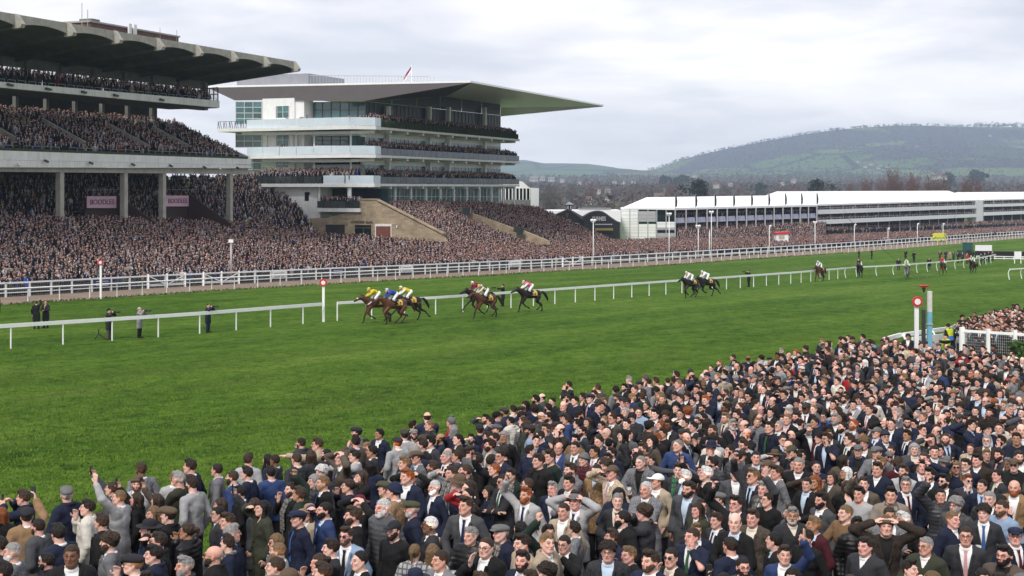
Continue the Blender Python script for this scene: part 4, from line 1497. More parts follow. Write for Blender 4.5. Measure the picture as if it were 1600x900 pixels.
    windows(st, F, wk - 2.4, wk, t1 + .2, ze + .3, ze + .3, zr - 3.3, zr - 3.4, 50, 3, 3, M_LOUNGE, M_DARKSTEEL, side='t', mull=.12)
    # ---- middle terrace
    dk = (ln(235.0, .0345), ln(248.5, .022), ln(261.5, .003))
    f1 = lambda x: (x, dk[0](x), dk[1](x)); f2 = lambda x: (x, dk[1](x) + .3, dk[2](x))
    F.beam(MB(), f1(X0), f1(XE), 0, .3).build('deck_fascia', M_FASCIA, st)
    F.beam(MB(), f2(X0), f2(XE), .10, .45).build('deck_fascia', M_FASCIA, st)
    bm = lambda x: (x, dk[2](x) + .2, 263.2 + .011 * x + 5.0)
    F.beam(MB(), bm(X0), bm(388), .6, 1.1).build('deck_beam', M_CONC, st)
    tA, tZ = F.t(X0, 0), F.t(XE, 0)
    zA, zZ = F.z(dk[0](X0), tA, 0), F.z(dk[0](XE), tZ, 0)
    zz = lambda t: zA + (zZ - zA) * (t - tA) / (tZ - tA)
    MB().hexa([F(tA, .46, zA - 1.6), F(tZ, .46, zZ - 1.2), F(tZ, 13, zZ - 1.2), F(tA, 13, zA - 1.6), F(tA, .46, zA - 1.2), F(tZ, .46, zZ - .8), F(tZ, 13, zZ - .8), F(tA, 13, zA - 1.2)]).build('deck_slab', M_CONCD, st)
    b = MB()
    for i in range(60):
        t0 = tA + (tZ - tA) * i / 60; b.bar(F(t0, .55, zz(t0) + .12), F(t0 + (tZ - tA) / 60 * .97, .55, zz(t0) + .12), .5, .36)
    b.build('planter', M_HEDGE, st)
    b = MB()
    for i in range(44):
        if i % 5 == 3: continue
        t0 = tA + (tZ - tA) * i / 44; t2 = t0 + (tZ - tA) / 44 * .9
        b.tube([F(t0, .95, zz(t0) - .2), F(t0, .95, zz(t0) + .62), F(t2, .95, zz(t2) + .62), F(t2, .95, zz(t2) - .2)], .03, 5)
    b.build('hand_rail', M_STEEL, st)
    RISE = 4.6; KB = 11.6
    tz = tZ - 1.0
    aisle = [F.t(x, 6) for x in (97, 198, 268, -10, -120)]
    keep = lambda s: all(abs((Vector((s[0], s[1], 0)) - F.o).dot(U) - a) > 1.5 or not (2.6 < (Vector((s[0], s[1], 0)) - F.o).dot(B_) < 9.2) for a in aisle)
    bank('terrace', [F(tA, 1.1, zz(tA) - .55), F(tz, 1.1, zz(tz) - .55)], [F(tA, KB, zz(tA) - .55 + RISE), F(tz, KB, zz(tz) - .55 + RISE)], 14, 'middle terrace', .56, st, keep)
    for a in aisle:                                          # slanting parapets of the stairways
        for s in (-1.15, 1.15):
            t0 = a + s; z0 = zz(t0) - .55
            sl = RISE / (KB - 1.1)
            pr_ = [(3.6, z0 + (3.6 - 1.1) * sl - .1), (3.6, z0 + (3.6 - 1.1) * sl + 1.0), (9.8, z0 + (9.8 - 1.1) * sl + 1.15), (9.8, z0 + (9.8 - 1.1) * sl - .1)]
            MB().poly([F(t0 - .13, k, z) for k, z in pr_], U * .26).build('stair_parapet', M_CONC, st)
    # wall behind the terrace
    zb = lambda t: zz(t) - .55 + RISE
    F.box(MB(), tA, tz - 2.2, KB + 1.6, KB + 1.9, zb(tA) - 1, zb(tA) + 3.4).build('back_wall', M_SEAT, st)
    for i in range(12):
        t0 = tA + (tz - 5 - tA) * i / 11; F.box(MB(), t0, t0 + .5, KB + .4, KB + .9, zb(t0) - .5, zb(t0) + 3.0).build('pier', M_CONCD, st)
    MB().tube([F(tA, KB - .1, zb(tA) + 1.0), F(tz, KB - .1, zb(tz) + 1.0)], .04, 5).build('hand_rail', M_STEEL, st)
    for q in range(2): fill_row('middle terrace', F(tA, KB + .5 + q * .6, zb(tA)), F(tz - 3, KB + .5 + q * .6, zb(tz)), .55, .1)
    # sloping end wall
    MB().poly([F(tZ - .5, k, z) for k, z in ((0.2, zz(tZ) - .9), (0.2, zz(tZ) + .35), (KB, zb(tZ) + .75), (KB, zb(tZ) - .6))], U * .35).build('end_wall', M_FASCIA, st)
    F.box(MB(), tZ - 5, tZ + .5, KB + .2, KB + 1.5, zb(tZ) - .25, zb(tZ) + .15).build('landing', M_FASCIA, st)
    # ---- underneath: columns, boarded stairways, banners
    for px in (-95, 2, 95, 195, 255, 360):
        if px == 2: continue
        t0 = F.t(px, .9); F.box(MB(), t0 - .33, t0 + .33, .7, 1.35, -7.5, F.z(266, t0, .9)).build('column', M_CONC, st)
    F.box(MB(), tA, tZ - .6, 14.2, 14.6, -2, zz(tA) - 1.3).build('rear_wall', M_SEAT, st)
    for i, (xa, xb, ya, yb, xw) in enumerate(((136, 182, 306.5, 325.0, 226), (259, 295, 305.5, 322.5, 340))):
        kb = 4.2
        pa, pb = F.px(xa, ya, kb), F.px(xb, ya, kb); qa, qb = F.px(xa, yb, kb), F.px(xb, yb, kb)
        up = (pa.z - qa.z)
        bn = MB().poly([qa, qb, pb, pa], B_ * .06).build('banner', M_PINK, st)
        tm = text_mesh('BOODLES', up * .62, .02); tm.materials.append(M_PLUM)
        W_ = (pb - pa).length; sc = W_ * .80 / tm_width(tm)
        o = inst(tm, 'lettering', bn, (pa + qb) / 2 - B_ * .05); o.rotation_euler = (0, 0, math.atan2(U.y, U.x)); o.scale = (sc, 1, 1)
        # brown boarded stair walls either side of the banner
        te_ = F.t(xb, kb) + .1
        tw = F.t(xb, kb) - F.t(xa, kb)
        prof = [(kb - .1, pa.z), (kb - .1, qa.z - 3.4), (-2.4, qa.z - 3.4)]
        MB().poly([F(te_, k, z) for k, z in ((kb + 1.2, pa.z + .2), (kb + 1.2, qa.z - 3), (-2.2, qa.z - 3.0), (-2.2, qa.z - 2.3), (kb, pa.z + .1))], U * .2).build('stair_wall', M_BROWN, st)
        F.box(MB(), te_ - tw, te_, kb + .3, kb + .5, qa.z - 3.5, pa.z - .2).build('stair_wall', M_BROWN, st)
        b = MB()
        for j in range(5):
            t0 = te_ - tw + tw * j / 4; b.tube([F(t0, kb + .3, pa.z - .1), F(t0, kb + .3, pa.z + .75), F(t0 + tw / 4, kb + .3, pa.z + .75)], .03, 5)
        b.build('hand_rail', M_STEEL, st)
    # spotlights under the deck
    for px, py in ((70, 250.5), (140, 253.5), (206, 256), (265, 258), (318, 260.5), (370, 261.5), (27, 256), (341, 262)):
        p = F.px(px, py, -.25)
        MB().bar(p, p + U * .55 - Vector((0, 0, .18)), .22, .2).build('spotlight', M_WHITE if px in (27, 341) else M_DARKSTEEL, st)
    for px, py in ((12, 131.5), (72, 138), (128, 143), (178, 148), (250, 155)):
        p = F.px(px, py, .8)
        MB().bar(p, p + U * .8 - Vector((0, 0, .1)), .24, .22).build('spotlight', M_DARKSTEEL, st)
    return F, zz, tA, tZ


def tm_width(me):
    xs = [v.co.x for v in me.vertices]
    return max(xs) - min(xs)


def build_stand_two():
    F = Frame((-21.0, 201.0))
    st = empty('modern_grandstand', (0, 0, 0), 0, 'modern white and glass grandstand under a sharp pointed canopy roof', 'grandstand')
    TE, KF = 4.0, 3.5          # end facade, front facade
    # ---- roof
    A = P(735, 129.5, 200.5); Bt = P(943, 166.5, 263); C = P(325, 137.5, 217)
    D = Bt + (C - A)
    c1 = C.lerp(A, (470 - 325) / (735 - 325)); c2 = C.lerp(A, (494 - 325) / 410)
    w0, w1, w2, w3 = F.pt(367, 157, TE), F.pt(460, 156, TE), F.pt(486, 157.5, TE), F(TE, KF, F.z(158, TE, KF))
    tF = F.t(782, KF); f0 = F(tF, KF, F.z(146, tF, KF))
    E = P(782, 182, 280)
    up = Vector((0, 0, 1))
    rf = MB().poly([A + up * .05, Bt + up * .05, D + up * .05, C + up * .05], up * .28).build('roof', M_RAIL, st)
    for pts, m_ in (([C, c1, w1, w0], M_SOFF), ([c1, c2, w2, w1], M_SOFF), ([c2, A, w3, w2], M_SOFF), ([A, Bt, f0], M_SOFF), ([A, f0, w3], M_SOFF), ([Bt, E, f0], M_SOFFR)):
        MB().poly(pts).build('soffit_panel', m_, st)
    # plant screen on the roof
    q = Vector((0, 0, .5))
    zt = CAMZ + (290 - 121) / FPX * 222
    a, b2 = F.k(370, 8), F.k(482, 8)
    F.box(MB(), 8, 20, b2, a, C.z, zt).build('plant_screen', M_GREYCLAD, st)
    b = MB()
    for i in range(40):
        k_ = b2 - .3 - i * .55
        b.bar(F(8.2, k_, C.z), F(8.2, k_, zt - .25 - i * .022), .05)
    b.bar(F(8.2, b2, zt - .3), F(8.2, b2 - 21, zt - 1.1), .08); b.build('louvre_screen', M_STEEL, st)
    # ---- end facade
    zb = F.z(312, TE, 10)
    levels = [(157, 197), (203, 240.5), (246, 285)]       # ceiling row, floor row at the end facade
    kL, kG, kW, kX = F.k(367, TE), F.k(410, TE), F.k(460, TE), F.k(486, TE)
    # white wall with window openings cut as three piers and spandrels
    z0 = F.z(312, TE, kG)
    wl, wr = F.k(431, TE), F.k(452, TE)
    F.box(MB(), TE, TE + .4, wl, kG, z0, w1.z + .3).build('end_wall', M_WHITE, st)
    F.box(MB(), TE, TE + .4, kW, wr, z0, w1.z + .3).build('end_wall', M_WHITE, st)
    edges = [w1.z + .3]
    for y0, y1 in ((166, 184.5), (209.5, 228), (253, 262)):
        edges += [F.z(y0, TE, wl), F.z(y1, TE, wl)]
    edges.append(z0)
    for i in range(0, len(edges), 2):
        F.box(MB(), TE, TE + .4, wr, wl, edges[i + 1], edges[i]).build('spandrel', M_WHITE, st)
    for i in range(1, len(edges) - 1, 2):
        windows(st, F, wr, wl, TE + .15, edges[i + 1], edges[i + 1], edges[i], edges[i], 50, 2, 2, M_GLASS, M_ALU, side='t')
    for y0, y1, nr in ((159, 194, 4), (201, 230, 3), (243, 265, 2)):
        windows(st, F, kG, kL, TE + .1, F.z(y1, TE, kG), F.z(y1, TE, kL), F.z(y0, TE, kG), F.z(y0, TE, kL), 50, 3, nr, M_GLASS, M_ALU, side='t', mull=.12)
    F.box(MB(), TE + 6, TE + 6.3, kL - 4, kL, z0, w0.z).build('side_wall', M_WHITE, st)
    # recessed part between the white wall and the front corner
    F.box(MB(), TE + .3, TE + 3.2, kX + 1.4, kW - .02, z0, w1.z + .2).build('return_wall', M_WHITE, st)
    kC = KF + .3
    for (y0, y1), nr in zip(((159.5, 184), (211, 227), (252, 264)), (2, 2, 1)):
        windows(st, F, kC, kX + .9, TE + 2.2, F.z(y1, TE + 2, kC), F.z(y1, TE + 2, kX), F.z(y0, TE + 2, kC), F.z(y0, TE + 2, kX), 50, 6, nr, M_GLASS if nr == 2 else M_GLASSD, M_DARKSTEEL, side='t', mull=.09)
    for y0, y1 in ((197, 211), (240, 252), (227.4, 236), (264.2, 275)):
        F.box(MB(), TE + 2.0, TE + 2.6, kC, kX + 1.4, F.z(y1, TE, kC), F.z(y0, TE, kC)).build('spandrel', M_WHITE, st)
    for px in (491, 548):
        for y0, y1 in ((204, 232), (247, 276)):
            k_ = F.k(px, .6); p = F(.6, k_, F.z(y1, .6, k_)); q = F(.6, k_, F.z(y0, .6, k_)); MB().tube([p, q], .14, 8).build('column', M_WHITE, st)
    for px in (416, 463, 457):                               # slim pilasters beside the recess
        k_ = F.k(px, TE - .1); F.box(MB(), TE - .25, TE - .02, k_ - .2, k_ + .2, F.z(232, TE, k_), F.z(203, TE, k_)).build('pilaster', M_WHITE, st)
    # ---- floors that wrap the corner
    tB = F.t(812, 0)
    decks = [(197.5, 198.4, 217.6), (240.8, 242.2, 252.2), (286, 287.0, 288.5)]
    for i, (ye, ya, yb) in enumerate(decks):
        kl = F.k(340 if i == 0 else 372, 0)
        ze = F.z(ye, 0, 10)
        za, zb_ = F.z(ya, 3, 0), F.z(yb, tB, 0)
        ze = za + .02 if i < 2 else za
        if i < 2:
            fl = MB().poly([F(0, kl, ze - .5), F(-1.6, 9, ze - .5), F(-2.2, 2.5, ze - .5), F(.4, -.5, ze - .5), F(3, -.1, ze - .5), F(3, KF, ze - .5), F(TE + 2, KF, ze - .5), F(TE + 2, kl, ze - .5)], up * .5).build('balcony_floor', M_WHITE, st)
            # white underside that curves down behind the edge
            MB().poly([F(.6, kl - 4, ze - .95), F(-.4, 8.5, ze - 1.15), F(-.9, 3, ze - 1.15), F(2.6, .8, ze - .95), F(TE + 1.8, KF, ze - .95), F(TE + 1.8, kl - 4, ze - .95)], up * .44).build('balcony_soffit', M_WHITE, st)
            # glass balustrade, pane by pane
            cs = [F(.05, F.k(385, 0), ze), F(-1.55, 9, ze), F(-2.15, 2.5, ze), F(.4, -.45, ze), F(2.9, -.1, ze)]
            for a_, b_, n in zip(cs, cs[1:], (4, 2, 1, 1)):
                for j in range(n):
                    p, q = a_.lerp(b_, j / n + .01 / n), a_.lerp(b_, (j + 1) / n - .01 / n)
                    MB().bar(p + up * .66, q + up * .66, .03, 1.26).build('balustrade_pane', M_BAL, st)
            if i == 0:
                b = MB(); n = 15; p0, p1 = F(.05, kl, ze), F(.05, F.k(384, 0), ze)
                for j in range(n + 1): b.bar(p0.lerp(p1, j / n), p0.lerp(p1, j / n) + up * 1.1 + B_ * (.25 if j % 3 else -.1), .07)
                b.bar(p0 + up * 1.1, p1 + up * 1.1, .06); b.build('dark_railing', M_DARKSTEEL, st)
        # front deck
        MB().hexa([F(3.05, 0, za - .38), F(tB, 0, zb_ - .38), F(tB, KF + .5, zb_ - .38), F(3.05, KF + .5, za - .38), F(3.05, 0, za), F(tB, 0, zb_), F(tB, KF + .5, zb_), F(3.05, KF + .5, za)]).build('deck', M_FASCIA, st)
        for j in range(10):                                  # brackets below the deck edge
            t0 = 7 + j * 6.0
            if t0 < tB - 1: F.box(MB(), t0, t0 + .5, .3, KF, za + (zb_ - za) * t0 / tB - .78, za + (zb_ - za) * t0 / tB - .385).build('bracket', M_WHITE, st)
        zf = lambda t: za + (zb_ - za) * (t - 3) / (tB - 3)
        if i == 0:
            b = MB()
            rg = random.Random(2)
            for j in range(110):
                t0 = 3.3 + (tB - 3.6) * j / 110; b.bar(F(t0, .25, zf(t0)), F(t0, .25, zf(t0) + rg.uniform(.85, 1.25)), .55, .6)
            b.build('planter', M_HEDGE, st)
        else:
            for j in range(26):
                t0 = 3.2 + (tB - 3.3) * j / 26; t1 = t0 + (tB - 3.3) / 26 - .06
                MB().bar(F(t0, .06, zf(t0) + .55), F(t1, .06, zf(t1) + .55), .03, 1.0).build('balustrade_pane', M_BALD, st)
        nm = ('top balcony', 'second balcony', 'lower balcony')[i]
        for r_ in range(4 if i else 3):
            kk = .75 + r_ * .62
            z_ = .05 + r_ * .16
            fill_row(nm, F(3.4, kk, zf(3.4) + z_), F(tB - .2, kk, zf(tB) + z_), .52, .1)
        # facade behind: white band, piers, glazing
        ch = 3.6
        if i == 0:
            windows(st, F, TE + .6, tF, KF, zf(TE) + .3, zf(tF) + .3, F.z(158.5, TE, KF), F.z(181, tF, KF), 9.6, 6, 2, M_GLASSD, M_DARKSTEEL, mull=.08)
            for j in range(6):
                a0, a1 = TE + .6 + (tF - TE - .6) * j / 6, TE + .6 + (tF - TE - .6) * (j + 1) / 6
                zt0 = lambda t: w3.z + (f0.z - w3.z) * (t - TE) / (tF - TE)
                zt1 = lambda t: F.z(158.5, TE, KF) + (F.z(181, tF, KF) - F.z(158.5, TE, KF)) * (t - TE) / (tF - TE)
                MB().poly([F(a0 + .1, KF, zt1(a0) + .08), F(a1 - .1, KF, zt1(a1) + .08), F(a1 - .1, KF, zt0(a1) - .02), F(a0 + .1, KF, zt0(a0) - .02)], B_ * .05).build('clerestory_pane', M_GLASSD, st)
        else:
            za2, zb2 = decks[i - 1][1], decks[i - 1][2]
            zc = lambda t: F.z(za2, 3, 0) + (F.z(zb2, tB, 0) - F.z(za2, 3, 0)) * (t - 3) / (tB - 3) - .4
            windows(st, F, TE + .6, tF, KF, zf(TE) + .9, zf(tF) + .9, zc(TE) - 1.0, zc(tF) - 1.0, 9.6, 6, 2, M_GLASS, M_ALU, mull=.08)
            MB().hexa([F(TE, KF - .05, zc(TE) - 1.0), F(tF, KF - .05, zc(tF) - 1.0), F(tF, KF + .4, zc(tF) - 1.0), F(TE, KF + .4, zc(TE) - 1.0), F(TE, KF - .05, zc(TE)), F(tF, KF - .05, zc(tF)), F(tF, KF + .4, zc(tF)), F(TE, KF + .4, zc(TE))]).build('spandrel', M_WHITE, st)
            MB().hexa([F(TE, KF - .05, zf(TE)), F(tF, KF - .05, zf(tF)), F(tF, KF + .4, zf(tF)), F(TE, KF + .4, zf(TE)), F(TE, KF - .05, zf(TE) + .85), F(tF, KF - .05, zf(tF) + .85), F(tF, KF + .4, zf(tF) + .85), F(TE, KF + .4, zf(TE) + .85)]).build('spandrel', M_WHITE, st)
        for px in (608, 672, 702, 758):
            t0 = F.t(px, KF - .7)
            hi = (F.z(178, t0, KF) if i == 0 else zf(t0) + 3.75)
            F.box(MB(), t0 - .35, t0 + .35, KF - .9, KF - .35, zf(t0), hi + (1.2 if i == 0 else 0)).build('pier', M_FASCIA, st)
    # people on the corner balconies
    ze0, ze1, ze2 = F.z(decks[0][1], 3, 0), F.z(decks[1][1], 3, 0), F.z(decks[2][1], 3, 0)
    for px in (470, 474, 479, 482, 545, 556, 562, 566, 569, 573, 577, 447, 449): 
        k_ = F.k(px, 1.0); spot('corner balcony', F(1.0, k_, ze0))
    for px in (436, 442, 446): k_ = F.k(px, 1.0); spot('corner balcony', F(1.0, k_, ze1))
    # third level: crowd terrace wrapping the corner
    MB().poly([F(-2.5, 19.5, ze2 - .5), F(-2.5, 3.2, ze2 - .5), F(.4, -.3, ze2 - .5), F(3, 0, ze2 - .5), F(3, KF, ze2 - .5), F(6, KF, ze2 - .5), F(6, 19.5, ze2 - .5)], up * .5).build('terrace_floor', M_WHITE, st)
    F.box(MB(), 5.8, 6.2, KF, kL, z0 - 1, ze2 + 3).build('recess_wall', M_WHITE, st)
    for j in range(12):
        p, q = F(-2.4, 19.3 - j * 1.02, ze2), F(-2.4, 18.36 - j * 1.02, ze2)
        MB().bar(p + up * .55, q + up * .55, .03, 1.05).build('balustrade_pane', M_BALD, st)
    cs = [F(-2.4, 6.9, ze2), F(-2.4, 3.2, ze2), F(.4, -.25, ze2), F(3, 0, ze2)]
    for a_, b_ in zip(cs, cs[1:]): MB().bar(a_.lerp(b_, .02) + up * .6, a_.lerp(b_, .98) + up * .6, .03, 1.25).build('balustrade_pane', M_BAL, st)
    for r_ in range(5): fill_row('lower balcony', F(-1.9 + r_ * .7, 19, ze2 + r_ * .15), F(-1.9 + r_ * .7, 2.4, ze2 + r_ * .15), .5, .1)
    # ---- below the third level
    zf2 = lambda t: F.z(decks[2][1], 3, 0) + (F.z(decks[2][2], tB, 0) - F.z(decks[2][1], 3, 0)) * (t - 3) / (tB - 3)
    zlow = F.z(318, 20, 2)
    windows(st, F, 5, tF, KF + .4, zlow, zlow - 1, zf2(5) - .6, zf2(tF) - .6, 6.5, 4, 2, M_GLASS, M_ALU, mull=.09)
    for j in range(11):
        t0 = 4 + j * 5.8; F.box(MB(), t0, t0 + .3, .8, 1.1, zlow - 2, zf2(t0) - .4).build('column', M_WHITE, st)
    # white block with a small dark window, side stairs, bar balcony
    kA, kB2 = F.k(430, -1), F.k(499, -1)
    zt2 = ze2 - .52
    F.box(MB(), -1.0, 5.5, kB2 + .3, kA - 2.6, F.z(345, -1, 14), zt2).build('white_block', M_WHITE, st)
    MB().poly([F(-1.3, F.k(x, -1.3), F.z(y, -1.3, F.k(x, -1.3))) for x, y in ((418, 289), (470, 289), (470, 296), (498, 315), (498, 345), (470, 345))], U * .25).build('stair_wall', M_WHITE, st)
    p = F.pt(476, 300, -1.32); q = F.pt(482.5, 314, -1.32)
    MB().poly([Vector((p.x, p.y, q.z)), q, Vector((q.x, q.y, p.z)), p], U * .25).build('small_window', M_GLASSD, st)
    # bar balcony and dark glazing
    kb0, kb1 = F.k(498, -2), F.k(561, -2)
    zfl = F.z(325, -2, kb0)
    F.box(MB(), -2.6, 3.0, kb1 - .5, kb0, zfl - .55, zfl).build('bar_balcony', M_WHITE, st)
    MB().poly([F(-2.3, kb0, zfl - .56), F(-2.3, kb1 + 2.2, zfl - .56), F(2.8, kb1 + 2.2, zfl - 1.3), F(2.8, kb0, zfl - 1.3)], up * .1).build('bar_soffit', M_FASCIA, st)
    F.box(MB(), 2.6, 2.9, kb1 - 2.5, kb0 + .2, zfl, zt2 - .2).build('bar_glazing', M_GLASSD, st)
    for j in range(6):
        k_ = kb0 - (kb0 - kb1 + .4) * j / 6; MB().bar(F(-2.5, k_ - .03, zfl + .55), F(-2.5, k_ - (kb0 - kb1 + .4) / 6 + .03, zfl + .55), .03, 1.0).build('balustrade_pane', M_BALD, st)
    for r_ in range(3): fill_row('bar balcony', F(-1.9 + r_ * .6, kb0 - .2, zfl), F(-1.9 + r_ * .6, kb1, zfl), .48, .08)
    for px in (499, 546):
        k_ = F.k(px, -1.5); MB().tube([F(-1.5, k_, zfl - (1.5 if px == 499 else 0)), F(-1.5, k_, zt2)], .32 if px == 546 else .2, 10).build('column', M_WHITE, st)
    # ---- sandstone bar front
    tw = -2.2
    S_ = lambda x, y, t=tw: F.pt(x, y, t)
    wall = MB().poly([S_(484, 378), S_(697, 378), S_(690, 367), S_(588.5, 315), S_(588.5, 311.5), S_(561, 311.5), S_(561, 325), S_(541, 333), S_(506, 341), S_(484, 341)], U * .8).build('stone_wall', M_SANDSTONE, st)
    MB().poly([S_(692, 366.5, tw - .12), S_(588.8, 313.4, tw - .12), S_(588.8, 311.6, tw - .12), S_(692, 364.3, tw - .12)], U * 1.05).build('stone_coping', M_SANDSTONE, st)
    MB().poly([S_(559.5, 312.2, tw - .12), S_(588.9, 312.2, tw - .12), S_(588.9, 310.4, tw - .12), S_(559.5, 310.4, tw - .12)], U * 1.05).build('stone_coping', M_SANDSTONE, st)
    def panel(x0, y0, x1, y1, m_, name, off=.1, par=st):
        return MB().poly([S_(x0, y1, tw - off), S_(x1, y1, tw - off), S_(x1, y0, tw - off), S_(x0, y0, tw - off)], U * (off + .06)).build(name, m_, par)
    dr = panel(552, 350, 582, 378, M_SANDSTONE, 'door_surround', .14)
    d1 = panel(554.5, 351.5, 580, 355.5, M_GLASSD, 'transom', .2); d2 = panel(554.5, 356.3, 567, 378, M_GLASSD, 'door', .2); d3 = panel(567.6, 356.3, 580, 378, M_GLASSD, 'door', .2)
    panel(586, 350, 611.5, 378, M_FASCIA, 'shutter_surround', .12); panel(587.5, 353.5, 610, 378, M_RUST, 'shutter', .18)
    panel(509, 351, 538, 378, M_SEAT, 'dark_opening', .1); panel(506, 347, 541, 351, M_SANDSTONE, 'opening_lintel', .16)
    panel(619, 352, 620.5, 356, M_WHITE, 'wall_lamp', .2)
    tm = text_mesh('OYSTER BAR', .44, .05, True); tm.materials.append(M_DARKSTEEL)
    a, b2 = S_(548, 347.2, tw - .12), S_(582.5, 347.2, tw - .12)
    o = inst(tm, 'lettering', st, (a + b2) / 2); o.rotation_euler = (0, 0, math.atan2(-B_.y, -B_.x)); o.scale = ((b2 - a).length / tm_width(tm), 1, 1)
    # second sloping stone wall farther along
    t2 = 23.8
    S2 = lambda x, y: F.pt(x, y, t2)
    MB().poly([S2(733, 382), S2(858, 382), S2(856, 376.5), S2(812, 358), S2(806, 358), S2(737, 333.5), S2(733, 333.5)], U * .8).build('stone_wall', M_SANDSTONE, st)
    b = MB()
    for x, y in ((722, 334), (735, 334)): p = F.pt(x, y, t2 - 1); b.bar(p, p + up * 1.1, .06)
    p, q = F.pt(722, 331, t2 - 1), F.pt(735, 331, t2 - 1)
    MB().bar(p, q, .05, 1.2).build('balustrade_pane', M_BALD, st); b.build('rail_post', M_STEEL, st)
    p, q = F.pt(803, 357, t2 - 1), F.pt(818, 362, t2 - 1)
    MB().bar(p, q, .05, 1.0).build('balustrade_pane', M_BALD, st)
    # white tented bay past the far end
    return F


F1, zz1, tA1, tZ1 = build_stand_one()
F2 = build_stand_two()


def head2foot(px, yh, d):
    p = P(px, yh, d); p.z -= 1.72
    return p


# the great bank of people from the fence up to the stands
fr = resample(offset_line(RAIL_OUT, 9.0), 1.0)
def front_at(px):
    q = min(fr, key=lambda v: abs(pix(v)[0] - px)); return Vector(q)
BK = [(-150, 338, 124), (-40, 335, 141), (95, 334, 151), (240, 338, 166), (392, 345, 187), (500, 362, 199), (600, 366, 199), (692, 369, 198), (760, 374, 206), (860, 380, 222), (960, 374, 255), (1060, 371, 300), (1180, 368, 322), (1290, 366, 348), (1400, 362, 385), (1500, 358, 420), (1600, 353, 455), (1690, 350, 480)]
frontL = [front_at(p[0] if p[0] > -120 else -140) for p in BK]
# widen the front towards the line of sight so that rows stay level
backL = [head2foot(*p) for p in BK]
bank('viewing_bank', frontL[:11], backL[:11], 42, 'lawn', .60, None, None, None, 'stepped concrete viewing bank under the packed grandstand crowd', 'terrace', .04)
bank('viewing_bank', frontL[10:], backL[10:], 40, 'far lawn', .64, None, None, None, 'long low viewing bank in front of the white marquees', 'terrace', .10)
bank('viewing_bank', [F1(tA1, 1.6, -6.4 + CAMZ * 0 + 1.9), F1(tZ1 + 1, 1.6, -6.0 + 4.4)], [F1(tA1, 14, 6.4), head2foot(376, 266, 203)], 18, 'under deck', .56, None, None, None, 'shaded standing terrace beneath the concrete grandstand deck', 'terrace', .05)
bank('viewing_bank', [head2foot(392, 345, 189), head2foot(440, 352, 196), head2foot(505, 366, 199)], [head2foot(372, 265, 203), head2foot(400, 264, 208), head2foot(428, 268, 208)], 20, 'stair bank', .56, None, None, None, 'steep crowded steps between the two grandstands', 'terrace', .06)
bank('viewing_bank', [head2foot(697, 371, 199), head2foot(760, 376, 207), head2foot(862, 384, 219), head2foot(968, 377, 256)], [head2foot(592, 311, 204), head2foot(690, 311, 225), head2foot(770, 313, 248), head2foot(842, 321, 262)], 34, 'stone bank', .58, None,
     lambda s: not (F2.k(735, 23.8) > -(-1) and False), None, 'crowded terrace sloping down past the sandstone walls', 'terrace', .05)
# ------------------------------------------------------------------ marquees, pub, lamps, far things
M_TENT = mat('marquee_canvas', (.86, .86, .87), .5, .02, .3)
M_LAV = mat('lavender_canvas', (.40, .41, .52), .7, .16, 1.2)
M_PUB = mat('black_cladding', (.028, .029, .036), .6, .12, .8)
M_SLATE = mat('grey_roofing', (.16, .165, .18), .6, .1, .8)
M_GREEN = mat('green_hoarding', (.02, .085, .06), .7, .12, .6)
M_YEL = mat('hi_vis_yellow', (.58, .55, .06), .5, .04, 3)
M_PANEL = mat('white_panel', (.84, .84, .85), .5, .03, .5, streak=.08)
M_GPANEL = mat('grey_panel', (.40, .40, .42), .55, .05, .5)
UPV = Vector((0, 0, 1))


def lerp_line(a, b, n): return [a.lerp(b, i / n) for i in range(n + 1)]


